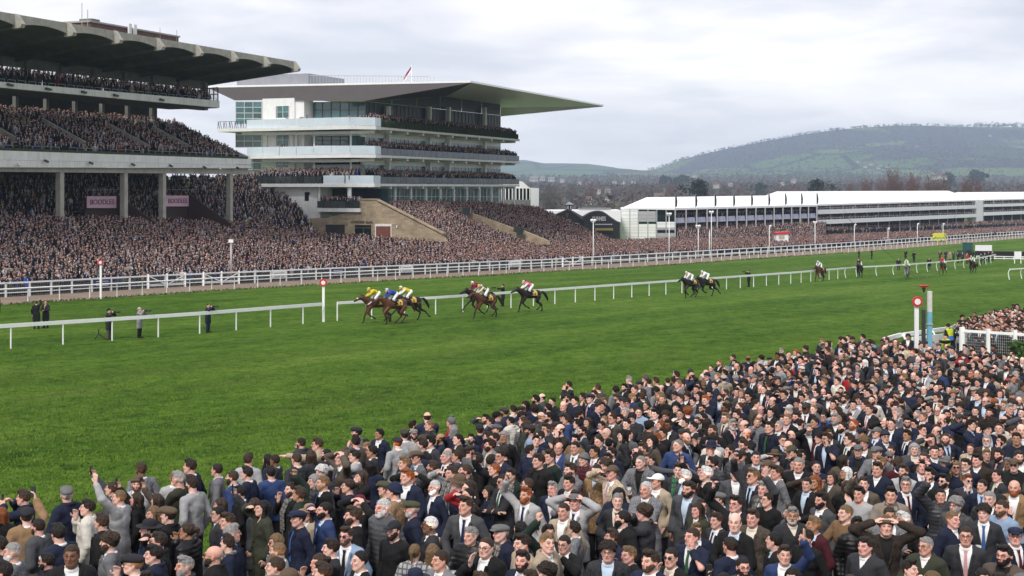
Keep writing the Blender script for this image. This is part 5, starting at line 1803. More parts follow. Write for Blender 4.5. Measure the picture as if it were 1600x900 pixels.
def build_marquees():
    # ---- first marquee: hip-ended, with a panelled end wall
    c0 = P(1055, 326.5, 300); far = P(1276, 321.2, 348); lf = P(970, 325.3, 309.8)
    base = -9.0
    t = empty('white_marquee', (0, 0, 0), 0, 'white marquee with panelled grey end wall, black feather flags and lavender front', 'marquee')
    rid0 = P(1010, 308.3, 318); rid1 = P(1030, 308.6, 320); rid2 = P(1262, 304.5, 372)
    bk = far + (lf - c0)
    MB().poly([lf, c0, rid1, rid0]).poly([c0, far, rid2, rid1]).poly([lf, rid0, rid1, rid2, bk]).build('roof', M_TENT, t)
    MB().bar(lf + UPV * .02, c0 + UPV * .02, .18, .45).bar(c0, far, .18, .45).build('eave', M_TENT, t)
    xs = [970, 984.2, 997.3, 1012.3, 1026.2, 1040.8, 1055]
    nrm = Vector((-(c0 - lf).y, (c0 - lf).x, 0)).normalized()
    if nrm.y > 0: nrm = -nrm
    def wp(x, y):
        m = (x - 800) / FPX; d2 = (c0 - lf); q = (m * lf.y - lf.x) / (d2.x - m * d2.y)
        p = lf + d2 * q; p.z = CAMZ - (y - HY) / FPX * p.y
        return p
    rows = [326.5, 330, 336, 342, 346.5, 350, 356, 359.5, 364, 370, 376]
    kinds = {0: 'WWWWWWWWWW', 1: 'WWWWWWWWWW', 2: 'DGGGDWWWWW', 3: 'DGGGDWWWWW', 4: 'DDDDWWGDGG', 5: 'DDDDWWGDGG'}
    for i in range(6):
        for j in range(10):
            m_ = {'W': M_PANEL, 'D': M_GLASSD, 'G': M_GPANEL}[kinds[i][j]]
            g = .35
            MB().poly([wp(xs[i] + g, rows[j + 1] - .25), wp(xs[i + 1] - g, rows[j + 1] - .25), wp(xs[i + 1] - g, rows[j] + .15), wp(xs[i] + g, rows[j] + .15)], nrm * -.1).build('wall_panel', m_, t)
    for x in xs: MB().bar(wp(x, 382), wp(x, 326.3), .22, .2).build('upright', M_STEEL, t)
    # open front
    cols = lerp_line(c0, far, 15)
    back = (lf - c0).normalized()
    for i, p in enumerate(cols):
        MB().bar(p + UPV * -.2, Vector((p.x, p.y, base)), .28, .3).build('column', M_GPANEL, t)
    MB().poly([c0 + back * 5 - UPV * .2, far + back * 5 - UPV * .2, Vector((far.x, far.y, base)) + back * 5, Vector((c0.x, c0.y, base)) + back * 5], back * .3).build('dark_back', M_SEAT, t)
    for p, q in zip(cols, cols[1:]):
        z1 = -2.0; f = -back
        MB().poly([p.lerp(q, .06) + UPV * z1 - f * .4, q.lerp(p, .06) + UPV * z1 - f * .4, q.lerp(p, .03) + UPV * (z1 - 1.2) - f * .25, p.lerp(q, .03) + UPV * (z1 - 1.2) - f * .25], f * .08).build('front_canvas', M_LAV, t)
    for r_ in range(2): fill_row('marquee terrace', c0 + UPV * -2.6 + back * (1 + r_ * .8), far + UPV * -2.6 + back * (1 + r_ * .8), .6, .1)
    for i in range(9):
        p = c0.lerp(far, i / 8)
        ft = empty('feather_flag', p, 0, 'tall black feather flag, number %s along the marquee eave' % ('one two three four five six seven eight nine'.split()[i]), 'flag', 'feather flags on the marquee eave')
        fl = ft
        MB().tube([(0, 0, -.4), (0, 0, 3.3)], .05, 5).build('pole', M_STEEL, fl)
        MB().poly([(0, 0, .3), (.42, .05, .6), (.5, .1, 1.8), (.3, .04, 3.0), (0, 0, 3.3)], (0, .03, 0)).build('feather', M_BLACK, fl)
    bank('viewing_bank', [head2foot(1058, 369, 296), head2foot(1290, 364, 344)], [head2foot(1060, 347, 305), head2foot(1290, 345, 352)], 16, 'marquee terrace', .62, None, None, None, 'steep crowded terrace below the lavender marquee front', 'terrace', .05)
    # ---- the long two-tier marquees
    def tier(xa, da, xe, de, ya, ye, ridge, label, bands, hip):
        t = empty('tiered_marquee', (0, 0, 0), 0, label, 'marquee', 'long white marquees with tiered balconies')
        a, e = P(xa, ya, da), P(xe, ye, de)
        dr = Vector((e.x - a.x, e.y - a.y, 0)).normalized(); bkv = Vector((-dr.y, dr.x, 0))
        W_ = 22
        r = [P(x, y, d) for x, y, d in ridge]
        MB().poly([a, e, r[1], r[0]]).poly([a, r[0], a + bkv * W_]).poly([e, e + bkv * W_, r[1]]).poly([r[0], r[1], e + bkv * W_, a + bkv * W_]).build('roof', M_TENT, t)
        MB().bar(a, e, .2, .4).build('eave', M_TENT, t)
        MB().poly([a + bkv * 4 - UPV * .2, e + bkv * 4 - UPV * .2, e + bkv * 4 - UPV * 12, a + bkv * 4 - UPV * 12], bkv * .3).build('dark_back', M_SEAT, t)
        n = max(3, int((e - a).length / 4.2))
        for (y0a, y1a, y0e, y1e) in bands:
            A0, A1 = P(xa, y0a, da - 1), P(xa, y1a, da - 1); E0, E1 = P(xe, y0e, de - 1), P(xe, y1e, de - 1)
            h = A0.z - A1.z
            for i in range(n):
                p0, p1 = A1.lerp(E1, i / n), A1.lerp(E1, (i + .985) / n)
                MB().bar(p0 + UPV * h * .36, p1 + UPV * h * .36, .14, h * .72).build('balcony_panel', M_PANEL, t)
            MB().poly([A1 + UPV * .02, E1 + UPV * .02, E1 + UPV * .02 + bkv * 4, A1 + UPV * .02 + bkv * 4], UPV * .2).build('balcony_floor', M_GPANEL, t)
            b = MB()
            for i in range(n * 2 + 1):
                p = A1.lerp(E1, i / (n * 2)); b.bar(p + UPV * h * .72, p + UPV * h, .09)
            b.bar(A1 + UPV * h, E1 + UPV * h, .1); b.build('hand_rail', M_STEEL, t)
            for r_ in range(3): fill_row('marquee balcony', A1 + UPV * (.25 + r_ * .25) + bkv * (.6 + r_ * .8), E1 + UPV * (.25 + r_ * .25) + bkv * (.6 + r_ * .8), .65, .1)
        for i in range(0, n + 1, 2):
            p = a.lerp(e, i / n); MB().bar(p, p - UPV * 11, .18).build('upright', M_GPANEL, t)
        return a, e, bkv, dr
    a, e, bkv, dr = tier(1277, 350, 1526, 456, 320.5, 313.2, [(1214, 299, 366), (1482, 298, 470)], 'long white marquee with two balcony bands over the green hoarding', [(325, 334.8, 317.3, 325.6), (341, 350.7, 330.7, 339.2)], True)
    tier(1537, 462, 1660, 520, 312.8, 309.5, [(1496, 300.3, 500), (1630, 299.5, 540)], 'shorter white marquee cut by the edge of the photo', [(317.2, 323.5, 314, 320), (329.5, 337, 325, 332)], True)
    MB().poly([P(1525.5, 313, 455), P(1536, 313, 461), P(1536, 347, 461), P(1525.5, 348, 455)], bkv * 3).build('white_stair_tower', M_PANEL, None, 'narrow white stair tower between the two long marquees', 'tower')
    # hoardings and crowd in the gap under the balconies
    for x0, x1, y0, y1 in ((1393, 1424, 353.5, 361), (1432, 1475, 352, 360.5), (1480, 1522, 350.5, 359), (1533, 1566, 350, 358.5), (1575, 1620, 347, 355)):
        d0 = 352 + (x0 - 1277) * .42; d1 = 352 + (x1 - 1277) * .42
        MB().poly([P(x0, y1, d0), P(x1, y1 - 1, d1), P(x1, y0 - 1, d1), P(x0, y0, d0)], bkv * .2).build('hoarding', M_GREEN, None, 'green hoarding panel below the long marquee, between stairs at column %d' % x0 if False else 'green hoarding under the long white marquees', 'hoarding', 'green hoardings below the marquees')
    bank('viewing_bank', [head2foot(1290, 358, 352), head2foot(1400, 354, 396), head2foot(1525, 350, 452), head2foot(1640, 346, 500)], [head2foot(1290, 353, 354), head2foot(1400, 349, 399), head2foot(1525, 344, 456), head2foot(1640, 341, 506)], 4, 'marquee terrace', .62, None, None, None, 'low crowded terrace behind the green hoardings', 'terrace', .05)
    # far white pavilion by the end of the modern stand
    t = empty('white_pavilion', (0, 0, 0), 0, 'small white gabled pavilion beyond the end of the modern grandstand', 'pavilion')
    d = 292
    q = lambda x, y, dd=0: P(x, y, d + dd)
    MB().poly([q(782, 294), q(829, 294.5), q(816, 283.5), q(790, 281)], (0, 9, 0)).build('roof', M_TENT, t)
    MB().poly([q(829.5, 293.5), q(842, 294), q(842, 328), q(829.5, 328)], (0, 9, 0)).build('end_wall', M_PANEL, t)
    for i in range(9): MB().bar(q(784 + i * 5.5, 312), q(784 + i * 5.5, 294.5), .25).build('upright', M_PANEL, t)
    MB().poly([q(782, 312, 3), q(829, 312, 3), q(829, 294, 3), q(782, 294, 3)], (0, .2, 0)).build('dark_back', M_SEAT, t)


def build_pub():
    d = 288
    q = lambda x, y, dd=0: P(x, y, d + dd)
    t = empty('white_shed_roofs', (0, 0, 0), 0, 'low white tent roofs behind the black pub fronts', 'tent')
    MB().poly([q(846, 329, 14), q(970, 328.5, 14), q(970, 347, 14), q(846, 345, 14)], (0, 12, 0)).build('roof', M_TENT, t)
    MB().poly([q(905, 325.2, 16), q(955, 325.2, 16), q(955, 327.5, 16), q(905, 327.5, 16)], (0, 5, 0)).build('grey_roof', M_SLATE, t)
    t = empty('black_pub_gable', (0, 0, 0), 0, 'black gabled pub front with a small cupola', 'pub front')
    MB().poly([q(861, 338.5), q(887, 327.5), q(917, 346), q(921, 372), q(861, 372)], (0, 6, 0)).build('front_wall', M_PUB, t)
    MB().poly([q(887, 326.6, -.3), q(889.5, 326.2, -.3), q(922, 344.5, -.3), q(914, 345.8, -.3)], (0, 8, 0)).build('roof', M_SLATE, t)
    c = q(889.5, 327, 1)
    cu = MB().box(c + UPV * .45, (1.05, 1.05, 1.1)).build('cupola', M_PUB, t)
    MB().lathe([(.95, 0), (.5, .35), (.05, .6)], c + UPV * 1.0, 8).build('cupola_roof', M_LAV, cu)
    for s in (-.3, .3): MB().box(c + Vector((s, -.56, .4)), (.22, .06, .7)).build('louvre', M_PANEL, cu)
    def harp(x, y, h, par):
        b = MB(); p = q(x, y, -.2)
        b.bar(p + Vector((-.3 * h, 0, .5 * h)), p + Vector((.0, 0, -.5 * h)), .08 * h)
        b.tube([p + Vector((-.3 * h, 0, .5 * h)), p + Vector((0, 0, .38 * h)), p + Vector((.28 * h, 0, .55 * h))], .06 * h, 5)
        b.bar(p + Vector((.28 * h, 0, .55 * h)), p + Vector((.0, 0, -.5 * h)), .06 * h)
        for k in range(4): b.bar(p + Vector((-.16 * h + .09 * k * h, 0, .38 * h)), p + Vector((-.05 * h + .04 * k * h, 0, -.3 * h)), .02 * h)
        b.build('harp_emblem', mat('gold_emblem', (.40, .17, .12), .5, .05, 5), par)
    harp(886.5, 337, .9, t)
    MB().bar(q(883, 343.2, -.2), q(891, 343.2, -.2), .05, .12).build('printed_line', M_PANEL, t)
    MB().bar(q(896, 348.6, -.2), q(904, 349, -.2), .05, .16).build('printed_line', M_PANEL, t)
    t = empty('black_pub_arch', (0, 0, 0), 0, 'black arched pub front lettered in white beside the panelled marquee', 'pub front')
    arc = [(912, 338.5), (918, 334.5), (924, 331.5), (930, 330), (936, 329.6), (941, 330.5), (947, 334), (955, 340), (963, 345.5), (968.5, 347.5)]
    MB().poly([q(x, y, -2) for x, y in arc] + [q(968.5, 374, -2), q(912, 374, -2)], (0, 5, 0)).build('front_wall', M_PUB, t)
    b = MB()
    for p0, p1 in zip(arc, arc[1:]): b.bar(q(p0[0], p0[1], -2.05), q(p1[0], p1[1], -2.05), .25, .18)
    b.build('roof_edge', M_SLATE, t)
    tm = text_mesh('GUINNESS', 1.0, .05, True); tm.materials.append(M_PANEL)
    a, b2 = q(925.5, 342, -2.1), q(946.5, 342, -2.1)
    o = inst(tm, 'lettering', t, (a + b2) / 2); sc = (b2 - a).length / tm_width(tm); o.scale = (sc, 1, 1.25)
    harp(922, 338.5, .95, t)
    for x in range(10): MB().bar(q(930 + x * 2.7, 350.5, -2.1), q(932.2 + x * 2.7, 350.6, -2.1), .05, .2).build('printed_word', M_PANEL, t)
    MB().bar(q(930, 358.3, -2.15), q(958, 358.3, -2.15), .1, .5).build('lit_sign', mat('amber_sign', (.45, .33, .10), .4, .1, 4), t)
    MB().poly([q(931, 366, -2.1), q(957, 366, -2.1), q(957, 360, -2.1), q(931, 360, -2.1)], (0, .08, 0)).build('bar_opening', M_SEAT, t)


def lamp_post(x, ytop, ybot, d, label, globes=4):
    p, q = P(x, ybot, d), P(x, ytop, d); h = q.z - p.z
    t = empty('lamp_post', p, 0, label, 'lamp post', 'white lamp posts along the fence')
    MB().tube([(0, 0, 0), (0, 0, h * .5), (0, 0, h)], [.10, .08, .055], 8).build('column', M_RAIL, t, smooth=True)
    for k in range(globes):
        a = 2 * math.pi * k / max(globes, 1) + .5
        MB().lathe([(.02, -.24), (.15, -.15), (.2, 0), (.14, .13), (.02, .19)], (.34 * math.cos(a), .34 * math.sin(a), h - .1), 8).build('lamp_head', M_TENT, t, smooth=True)
        MB().tube([(0, 0, h - .5), (.38 * math.cos(a), .38 * math.sin(a), h - .35)], .035, 5).build('arm', M_RAIL, t)
    return t


def build_lamps():
    for x, y0, y1, lab, n in ((927, 343, 412, 'white lamp post in front of the lettered black pub', 4), (1045.5, 333, 408, 'white lamp post at the corner of the panelled marquee', 3), (1091, 352, 404, 'short white lamp post left of the twin poles', 3),
                              (1108.5, 360, 403, 'lower of the two poles standing together', 0), (1111.5, 330, 403, 'tall white pole with a bright lamp cluster before the flags', 4), (1202, 352, 397, 'thin pole left of the red kiosk', 1),
                              (1273.5, 346, 392, 'thin pole at the corner of the long marquee', 2), (1335, 350, 388, 'thin pole before the first part of the long marquee', 1), (1387.5, 356, 385, 'thin pole left of the yellow ambulance', 1),
                              (1433.5, 349, 384, 'thin pole just beside the yellow ambulance', 1), (1473.5, 349, 376, 'thin pole right of the yellow ambulance', 1)):
        g = min(fr, key=lambda v: abs(pix(v)[0] - x))
        lamp_post(x, y0, pix(Vector((0, g.y, gz(g.y))))[1] + .3, g.y - .6, lab, n)
    g = front_at(361)
    p = P(361, 0, g.y); p.z = g.z
    t = empty('camera_mast', p, 0, 'slim grey mast with a small white head above the crowd', 'mast')
    z1 = CAMZ - (378 - HY) / FPX * g.y - p.z
    MB().tube([(0, 0, 0), (0, 0, z1)], [.14, .09], 8).build('mast', M_STEEL, t, smooth=True)
    MB().box((0, 0, z1 + .1), (.5, .3, .35)).build('camera_head', M_TENT, t)
    q = P(643, 127, 214)
    t = empty('flagpole', q, 0, 'white flagpole with a fluttering flag on the modern stand roof', 'flag')
    MB().tube([(0, 0, -2), (0, 0, 2.6)], .06, 6).build('pole', M_RAIL, t)
    for j, (m_, w) in enumerate(((M_NAVY, .55), (M_RED, .28), (M_PANEL, .3))):
        z = 2.5 - j * .0
        pts = [(-.05 - .24 * k, -.03 * j + .12 * math.sin(k * 1.4), 2.45 - .38 * k - j * .26) for k in range(6)]
        b = MB()
        for a_, c_ in zip(pts, pts[1:]): b.poly([a_, c_, (c_[0], c_[1], c_[2] - .26), (a_[0], a_[1], a_[2] - .26)], (0, .02, 0))
        b.build('flag_stripe', m_, t)
    # red kiosk in the crowd
    g = front_at(1225); d = g.y + 22
    t = empty('red_kiosk', (0, 0, 0), 0, 'small white kiosk with a red fascia in the crowd', 'kiosk')
    q = lambda x, y, dd=0: P(x, y, d + dd)
    MB().poly([q(1212, 363.4, -.2), q(1233.5, 362.2, -.2), q(1233.5, 365.4, -.2), q(1212, 366.4, -.2)], (0, 3, 0)).build('fascia', M_RED, t)
    MB().poly([q(1213, 366), q(1232, 365.4), q(1232, 378), q(1213, 378)], (0, 2.6, 0)).build('body', M_PANEL, t)
    MB().poly([q(1217, 367.5, -.1), q(1226, 367), q(1226, 374), q(1217, 374)], (0, .1, 0)).build('counter_opening', M_BEIGE, t)
    # ambulance behind the rails
    d = 349
    q_ = front_at(1459); t = empty('ambulance', q_ + Vector((.9, -1.4, 0)), R(-35), 'boxy bright yellow ambulance behind the white rails', 'ambulance'); t.scale = (.8, .8, .85)
    MB().box((.3, 0, 1.5), (3.4, 2.1, 2.3)).build('body', M_YEL, t)
    MB().poly([(-1.4, -1.0, .5), (-1.4, -1.0, 2.3), (-2.0, -1.0, 2.2), (-2.5, -1.0, 1.4), (-3.1, -1.0, 1.2), (-3.1, -1.0, .5)], (0, 2.0, 0)).build('cab', M_YEL, t)
    MB().poly([(-2.02, -1.02, 2.1), (-2.46, -1.02, 1.42), (-1.5, -1.02, 1.42), (-1.5, -1.02, 2.1)], (0, 2.04, 0)).build('cab_window', M_GLASSD, t)
    for x in (-2.3, 1.2):
        for y in (-1.02, 1.02): MB().lathe([(.36, -.1), (.38, 0), (.36, .1)], (x, y, .38), 12, 'y').build('wheel', M_BLACK, t)
    for k in range(6): MB().box((-1.1 + k * .55, -1.06, 1.0 + .35 * (k % 2)), (.5, .02, .32)).build('check_square', mat('green_check', (.03, .22, .06), .5, .05, 3), t)
    MB().box((-1.3, 0, 2.72), (.3, 1.5, .16)).build('light_bar', M_NAVY, t)


M_BEIGE = mat('beige_board', (.50, .44, .32), .7, .05, 2)


# ---- trees of the vale
def twig_crown(seed, w, h, n, base, up=.35, size=.55, thin=.10):
    """a leafless crown: limbs and hundreds of fine twigs spread unevenly through its volume"""
    rg = np.random.default_rng(seed)
    b = MB(); tips = []
    for i in range(9):
        a = rg.uniform(0, 6.28); r = rg.uniform(.15, .5) * w; z = base + rg.uniform(.25, .95) * h
        m_ = (r * .35 * math.cos(a), r * .35 * math.sin(a), base + (z - base) * .45)
        e = (r * math.cos(a), r * math.sin(a), z)
        b.tube([(0, 0, base * .7), m_, e], [.16, .09, .03], 4, False); tips += [m_, e, tuple((np.array(m_) + np.array(e)) / 2)]
    V = list(b.v); F = list(b.f)
    tips = np.array(tips)
    for i in range(n):
        c = tips[rg.integers(len(tips))] + rg.normal(0, 1, 3) * (w * .13, w * .13, h * .12)
        if c[2] < base * .7: continue
        d = rg.normal(0, 1, 3) + (0, 0, up * 2); d /= np.linalg.norm(d)
        s = np.cross(d, rg.normal(0, 1, 3)); s /= np.linalg.norm(s) + 1e-6
        L = size * rg.uniform(.6, 1.6); k = len(V)
        V += [tuple(c - s * thin), tuple(c + s * thin), tuple(c + d * L * 2)]; F.append((k, k + 1, k + 2))
    return V, F


def leaf_crown(seed, w, h, n, base, size=.5, shape=1.0):
    rg = np.random.default_rng(seed); V = []; F = []
    cl = [(rg.normal(0, w * .24), rg.normal(0, w * .24), base + h * rg.uniform(.12, .9)) for _ in range(16)]
    for i in range(n):
        c = np.array(cl[rg.integers(16)]) + rg.normal(0, 1, 3) * (w * .12, w * .12, h * .09)
        d = rg.normal(0, 1, 3); d /= np.linalg.norm(d); s = np.cross(d, rg.normal(0, 1, 3)); s /= np.linalg.norm(s)
        k = len(V); q = size * rg.uniform(.5, 1.3)
        V += [tuple(c - s * q), tuple(c + d * q), tuple(c + s * q), tuple(c - d * q)]; F.append((k, k + 1, k + 2, k + 3))
    return V, F


M_TWIG = mat('bare_twigs', (.085, .060, .048), .95, .2, .3)
M_TWIGR = mat('reddish_twigs', (.135, .068, .045), .95, .2, .3)
M_TWIGG = mat('grey_twigs', (.075, .070, .055), .95, .2, .3)
M_EVER = mat('evergreen_needles', (.014, .030, .016), .9, .3, .4)
M_TRUNK = mat('bark', (.05, .042, .035), .95, .2, 2)


ORD = 'first second third fourth fifth sixth seventh eighth ninth tenth eleventh twelfth thirteenth fourteenth fifteenth sixteenth seventeenth eighteenth nineteenth twentieth'.split() + ['twenty-' + w for w in 'first second third fourth fifth sixth seventh eighth ninth'.split()]


def ordinal_labels(start, fmt):
    """things whose labels START alike are told apart by their order from the left"""
    g = [o for o in COL.objects if o.parent is None and o.get('label', '').startswith(start)]
    at = lambda o: pix(o.matrix_basis.translation if o.type == 'EMPTY' else o.data.vertices[0].co)[0]
    for i, o in enumerate(sorted(g, key=at)): o['label'] = fmt % ORD[i] if i < len(ORD) else fmt % ('%d-th' % (i + 1))


def build_trees():
    rg = np.random.default_rng(21)
    kinds = {}
    def tree_parts(key):
        if key in kinds: return kinds[key]
        k, s = key
        tr = MB().tube([(0, 0, -1), (.1, 0, 2), (0, .1, 4.5)], [.4, .3, .18], 6).mesh('trunk', M_TRUNK)
        if k == 'bare': V, F = twig_crown(s, 9, 9, 700, 2.2, .35, .6, .055); m_ = (M_TWIG, M_TWIGG, M_TWIGR)[s % 3]
        elif k == 'poplar': V, F = twig_crown(s, 3.6, 17, 800, 1.5, 1.1, .9, .06); m_ = M_TWIGR
        elif k == 'pine': V, F = leaf_crown(s, 8.5, 6.5, 900, 6.0, .55); m_ = M_EVER; tr = MB().tube([(0, 0, -1), (.2, 0, 4), (0, .1, 9.5)], [.4, .32, .2], 6).mesh('trunk', M_TRUNK)
        else: V, F = leaf_crown(s, 7, 9, 900, 1.0, .6); m_ = M_EVER
        kinds[key] = (tr, mesh_np('crown', V, F, m_)); return kinds[key]
    def tree(k, s, x, ybase, d, h, label, group, sc=1.0):
        base = {'bare': 12., 'poplar': 19., 'pine': 13., 'ever': 10.5}[k]
        p = P(x, ybase, d); t = empty('%s_tree' % {'ever': 'evergreen'}.get(k, k), p, rg.uniform(0, 6), label, 'tree', group)
        f = h / base; t.scale = (f * sc, f * sc, f)
        a, c = tree_parts((k, s)); inst(a, 'trunk', t); inst(c, 'crown', t)
    gy = lambda d: HY + FPX * (CAMZ - gz(d)) / d
    for i in range(96):
        x = rg.uniform(845, 1610); d = rg.uniform(640, 1500); h = rg.uniform(9, 17)
        if 1330 < x < 1500 and d < 1000: continue
        tree('bare', int(rg.integers(2)) * 3 + i % 3, x, gy(d), d, h, '%s %s leafless winter tree %s' % ('tall' if h > 13 else 'low', ('brown', 'greyish', 'reddish')[int(i) % 3], ('behind the black pubs' if x < 970 else 'above the panelled marquee' if x < 1100 else 'above the flagged marquee' if x < 1290 else 'above the long marquee' if x < 1500 else 'at the right edge') + (', far back' if d > 1100 else ', near the roofs')), 'bare trees in the vale')
    for x, yt in ((1326, 283), (1349, 276), (1357, 280), (1392, 271), (1397, 263), (1403, 270), (1421, 275), (1427, 268), (1431, 273), (1449, 272), (1462, 278), (1467, 272), (1476, 277), (1507, 277), (1512, 274), (1530, 276), (1378, 276), (1385, 279)):
        d = 760 + rg.uniform(-40, 40); yb = gy(d); h = (yb - yt) / FPX * d
        tree('poplar', int(rg.integers(3)), x, yb, d, h, 'tall slim leafless reddish poplar above the long marquee roof', 'poplars above the marquee roof', 1.5)
    for x, yt, d, lab in ((1093, 280, 720, 'dark round-topped pine standing above the flagged marquee roof'), (1275, 280, 760, 'dark round-topped pine left of the reddish poplars')):
        yb = gy(d); tree('pine', 1, x, yb, d, (yb - yt) / FPX * d, lab, None)
    for x, yt, d in ((1036, 272, 2100), (1046, 274, 2100), (1056, 275, 2050), (1066, 271, 2100), (1072, 273, 2080), (1482, 267, 1900), (1186, 283, 1300), (1522, 262, 2200), (1530, 265, 2200)):
        yb = gy(d); tree('ever', 2, x, yb, d, (yb - yt) / FPX * d, 'dark evergreen clump standing out in the brown vale', 'dark evergreens in the vale', .9)
    # houses and sheds of the town
    W_, RF = mat('rendered_wall', (.44, .42, .39), .8, .08, 1), mat('tiled_roof', (.13, .09, .075), .8, .12, 1)
    def house(x, yb, d, w, h, rz, wall, roof, label, group):
        t = empty('house', P(x, yb, d), rz, label, 'house', group)
        MB().box((0, 0, h / 2 - .5), (w, w * .7, h + 1)).build('wall', wall, t)
        MB().poly([(-w * .53, -w * .4, h), (-w * .53, w * .4, h), (-w * .53, 0, h + w * .36)], (w * 1.06, 0, 0)).build('roof', roof, t)
        for s in (-.28, .28): MB().box((w * s, -w * .352, h * .55), (w * .16, .06, h * .3)).build('window', M_GLASSD, t)
    for x, y, w in ((1361, 258, 20), (1368, 254, 22), (1376, 260, 20), (1383, 256, 24), (1391, 257, 22), (1398, 259, 20), (1372, 264, 18), (1386, 263, 22), (1352, 262, 18), (1404, 262, 18), (1340, 254, 16), (1366, 246, 22), (1345, 247, 18), (1433, 230.5, 22), (1295, 276, 16), (1284, 279, 18), (1547, 213, 18), (1420, 265, 18)):
        d = 3600 + (285 - y) * 22
        house(x, y, d, w * .55, 4.6, rg.uniform(-.5, .5), W_, RF, 'tiny pale house scattered on the slope of the wooded hill', 'pale houses on the hillside')
    for x, y, d, w in ((1460, 279, 1700, 10), (1469, 278, 1700, 9), (1476, 279.5, 1700, 9), (836, 282, 2400, 26), (846, 281, 2400, 20), (862, 282.5, 2400, 18), (879, 284, 2200, 12), (960, 286, 2000, 9), (974, 286.5, 2000, 10), (990, 285.5, 2000, 9), (1085, 276, 2600, 14), (1117, 293, 1500, 7), (1121, 292, 1500, 7), (1018, 318, 900, 5), (1030, 314.5, 900, 11), (905, 287, 2000, 10), (920, 288, 2000, 9), (1240, 285, 2000, 12), (1222, 288, 1800, 9), (1142, 290, 1700, 8), (950, 300, 1300, 8), (935, 302, 1250, 7), (920, 317, 900, 6), (950, 318, 900, 6)):
        yb = max(y, gy(d) if abs(gy(d) - y) < 8 else y)
        house(x, y + .6, d, w * .62, 3.4, rg.uniform(-.6, .6), W_, RF if w < 12 else M_SLATE, 'small pale building among the bare trees of the vale', 'pale buildings in the vale')
    # woodland: crowns too many to count, over the vale and both hills
    V, F, Cc = [], [], []
    def crown(p, r, h, n=9):
        for _ in range(n):
            c = np.array(p) + rg.normal(0, 1, 3) * (r * .45, r * .45, h * .22) + (0, 0, h * .55)
            d = rg.normal(0, 1, 3); d /= np.linalg.norm(d); s = np.cross(d, rg.normal(0, 1, 3)); s /= np.linalg.norm(s)
            q = r * rg.uniform(.35, .75); k = len(V)
            V.extend([tuple(c - s * q * .6), tuple(c + s * q * .6), tuple(c + d * q)]); F.append((k, k + 1, k + 2))
    for _ in range(2600):
        d = 1500 + 2100 * rg.random() ** 1.2; x = rg.uniform(780, 1640)
        p = P(x, 0, d); crown((p.x, d, gz(d)), rg.uniform(3, 7), rg.uniform(6, 12), 8)
    for _ in range(500):
        d = rg.uniform(620, 1500); p = P(rg.uniform(830, 1620), 0, d); crown((p.x, d, gz(d)), rg.uniform(2, 5), rg.uniform(4, 9), 14)
    o = bpy.data.objects.new('woodland', mesh_np('woodland', V, np.array(F), M_TWIG)); link(o, None, 'brown winter woodland filling the vale below the hills', None, None, 'stuff')
    V, F = [], []
    HV, cols, rows = HILL; n = len(cols)
    for i in range(6500):
        r = rg.uniform(.08, .79) * 39; c = rg.uniform(0, n - 2); a = int(r); b2 = int(c)
        p = np.array(HV[a * n + b2]) * (1 - (r - a)) + np.array(HV[(a + 1) * n + b2]) * (r - a)
        q = np.array(HV[a * n + b2 + 1]) - np.array(HV[a * n + b2]); p = p + q * (c - b2)
        crown(tuple(p), rg.uniform(3.5, 6.5), rg.uniform(3, 6), 6)
    for i in range(430):
        c = rg.uniform(0, n - 2) if i < 330 else rg.uniform(n * .675, n * .78); b2 = int(c); p = np.array(HV[31 * n + b2]) + (np.array(HV[31 * n + b2 + 1]) - np.array(HV[31 * n + b2])) * (c - b2)
        crown(tuple(p), rg.uniform(4, 8), rg.uniform(5, 11 if i < 330 else 24), 12)
    o = bpy.data.objects.new('hillside_wood', mesh_np('hillside_wood', V, np.array(F), mat('hill_twigs', (.050, .050, .053), .95, .2, .02))); link(o, None, 'bare woods covering the long hill and its skyline', None, None, 'stuff')


build_marquees()
build_pub()
build_lamps()
build_trees()
ordinal_labels('tall slim leafless', 'tall leafless reddish poplar above the long marquee roof, %s from the left')
ordinal_labels('dark evergreen clump', 'dark evergreen in the brown vale, %s of nine from the left')
ordinal_labels('tiny pale house', 'tiny pale house on the slope of the wooded hill, %s from the left')
ordinal_labels('small pale building', 'small pale building among bare trees of the vale, %s from the left')
ordinal_labels('green hoarding under', 'green hoarding under the long white marquees, %s from the left')
# ------------------------------------------------------------------ crowds too large to count one by one
def crowd_material(name, rough=.85):
    """slot 0 skin, 1 hair, 2 coat, 3 shirt, 4 trousers, 5 tie, 6 hat: colours come with each person"""
    m = bpy.data.materials.new(name); m.use_nodes = True
    t = NT(m.node_tree); b = t.n['Principled BSDF']
    slot = t.add('ShaderNodeAttribute', attribute_name='slot').outputs['Fac']
    tone_ = t.add('ShaderNodeAttribute', attribute_name='tone').outputs['Color']
    at = lambda n: t.add('ShaderNodeAttribute', attribute_name=n, attribute_type='INSTANCER').outputs['Color']
    c = t.mix(1.0, at('skc'), tone_, 'MULTIPLY')
    sel = lambda k: t.math('GREATER_THAN', slot, k - .5)
    c = t.mix(sel(1), c, t.mix(1.0, at('hcol'), tone_, 'MULTIPLY')); c = t.mix(sel(2), c, at('gcol')); c = t.mix(sel(3), c, at('scol'))
    c = t.mix(sel(4), c, (.018, .018, .022)); c = t.mix(sel(5), c, at('tcol')); c = t.mix(sel(6), c, at('kcol'))
    co = t.add('ShaderNodeTexCoord').outputs['Object']
    n = t.noise(co, 9, 3, .6)
    c = t.mix(1.0, c, t.ramp(n, [(.25, (.8,) * 3), (.75, (1.2,) * 3)]), 'MULTIPLY')
    t.put(b, 'Base Color', c); b.inputs['Roughness'].default_value = rough; b.inputs['Specular IOR Level'].default_value = .25
    return m


M_CROWD = crowd_material('crowd_clothes')

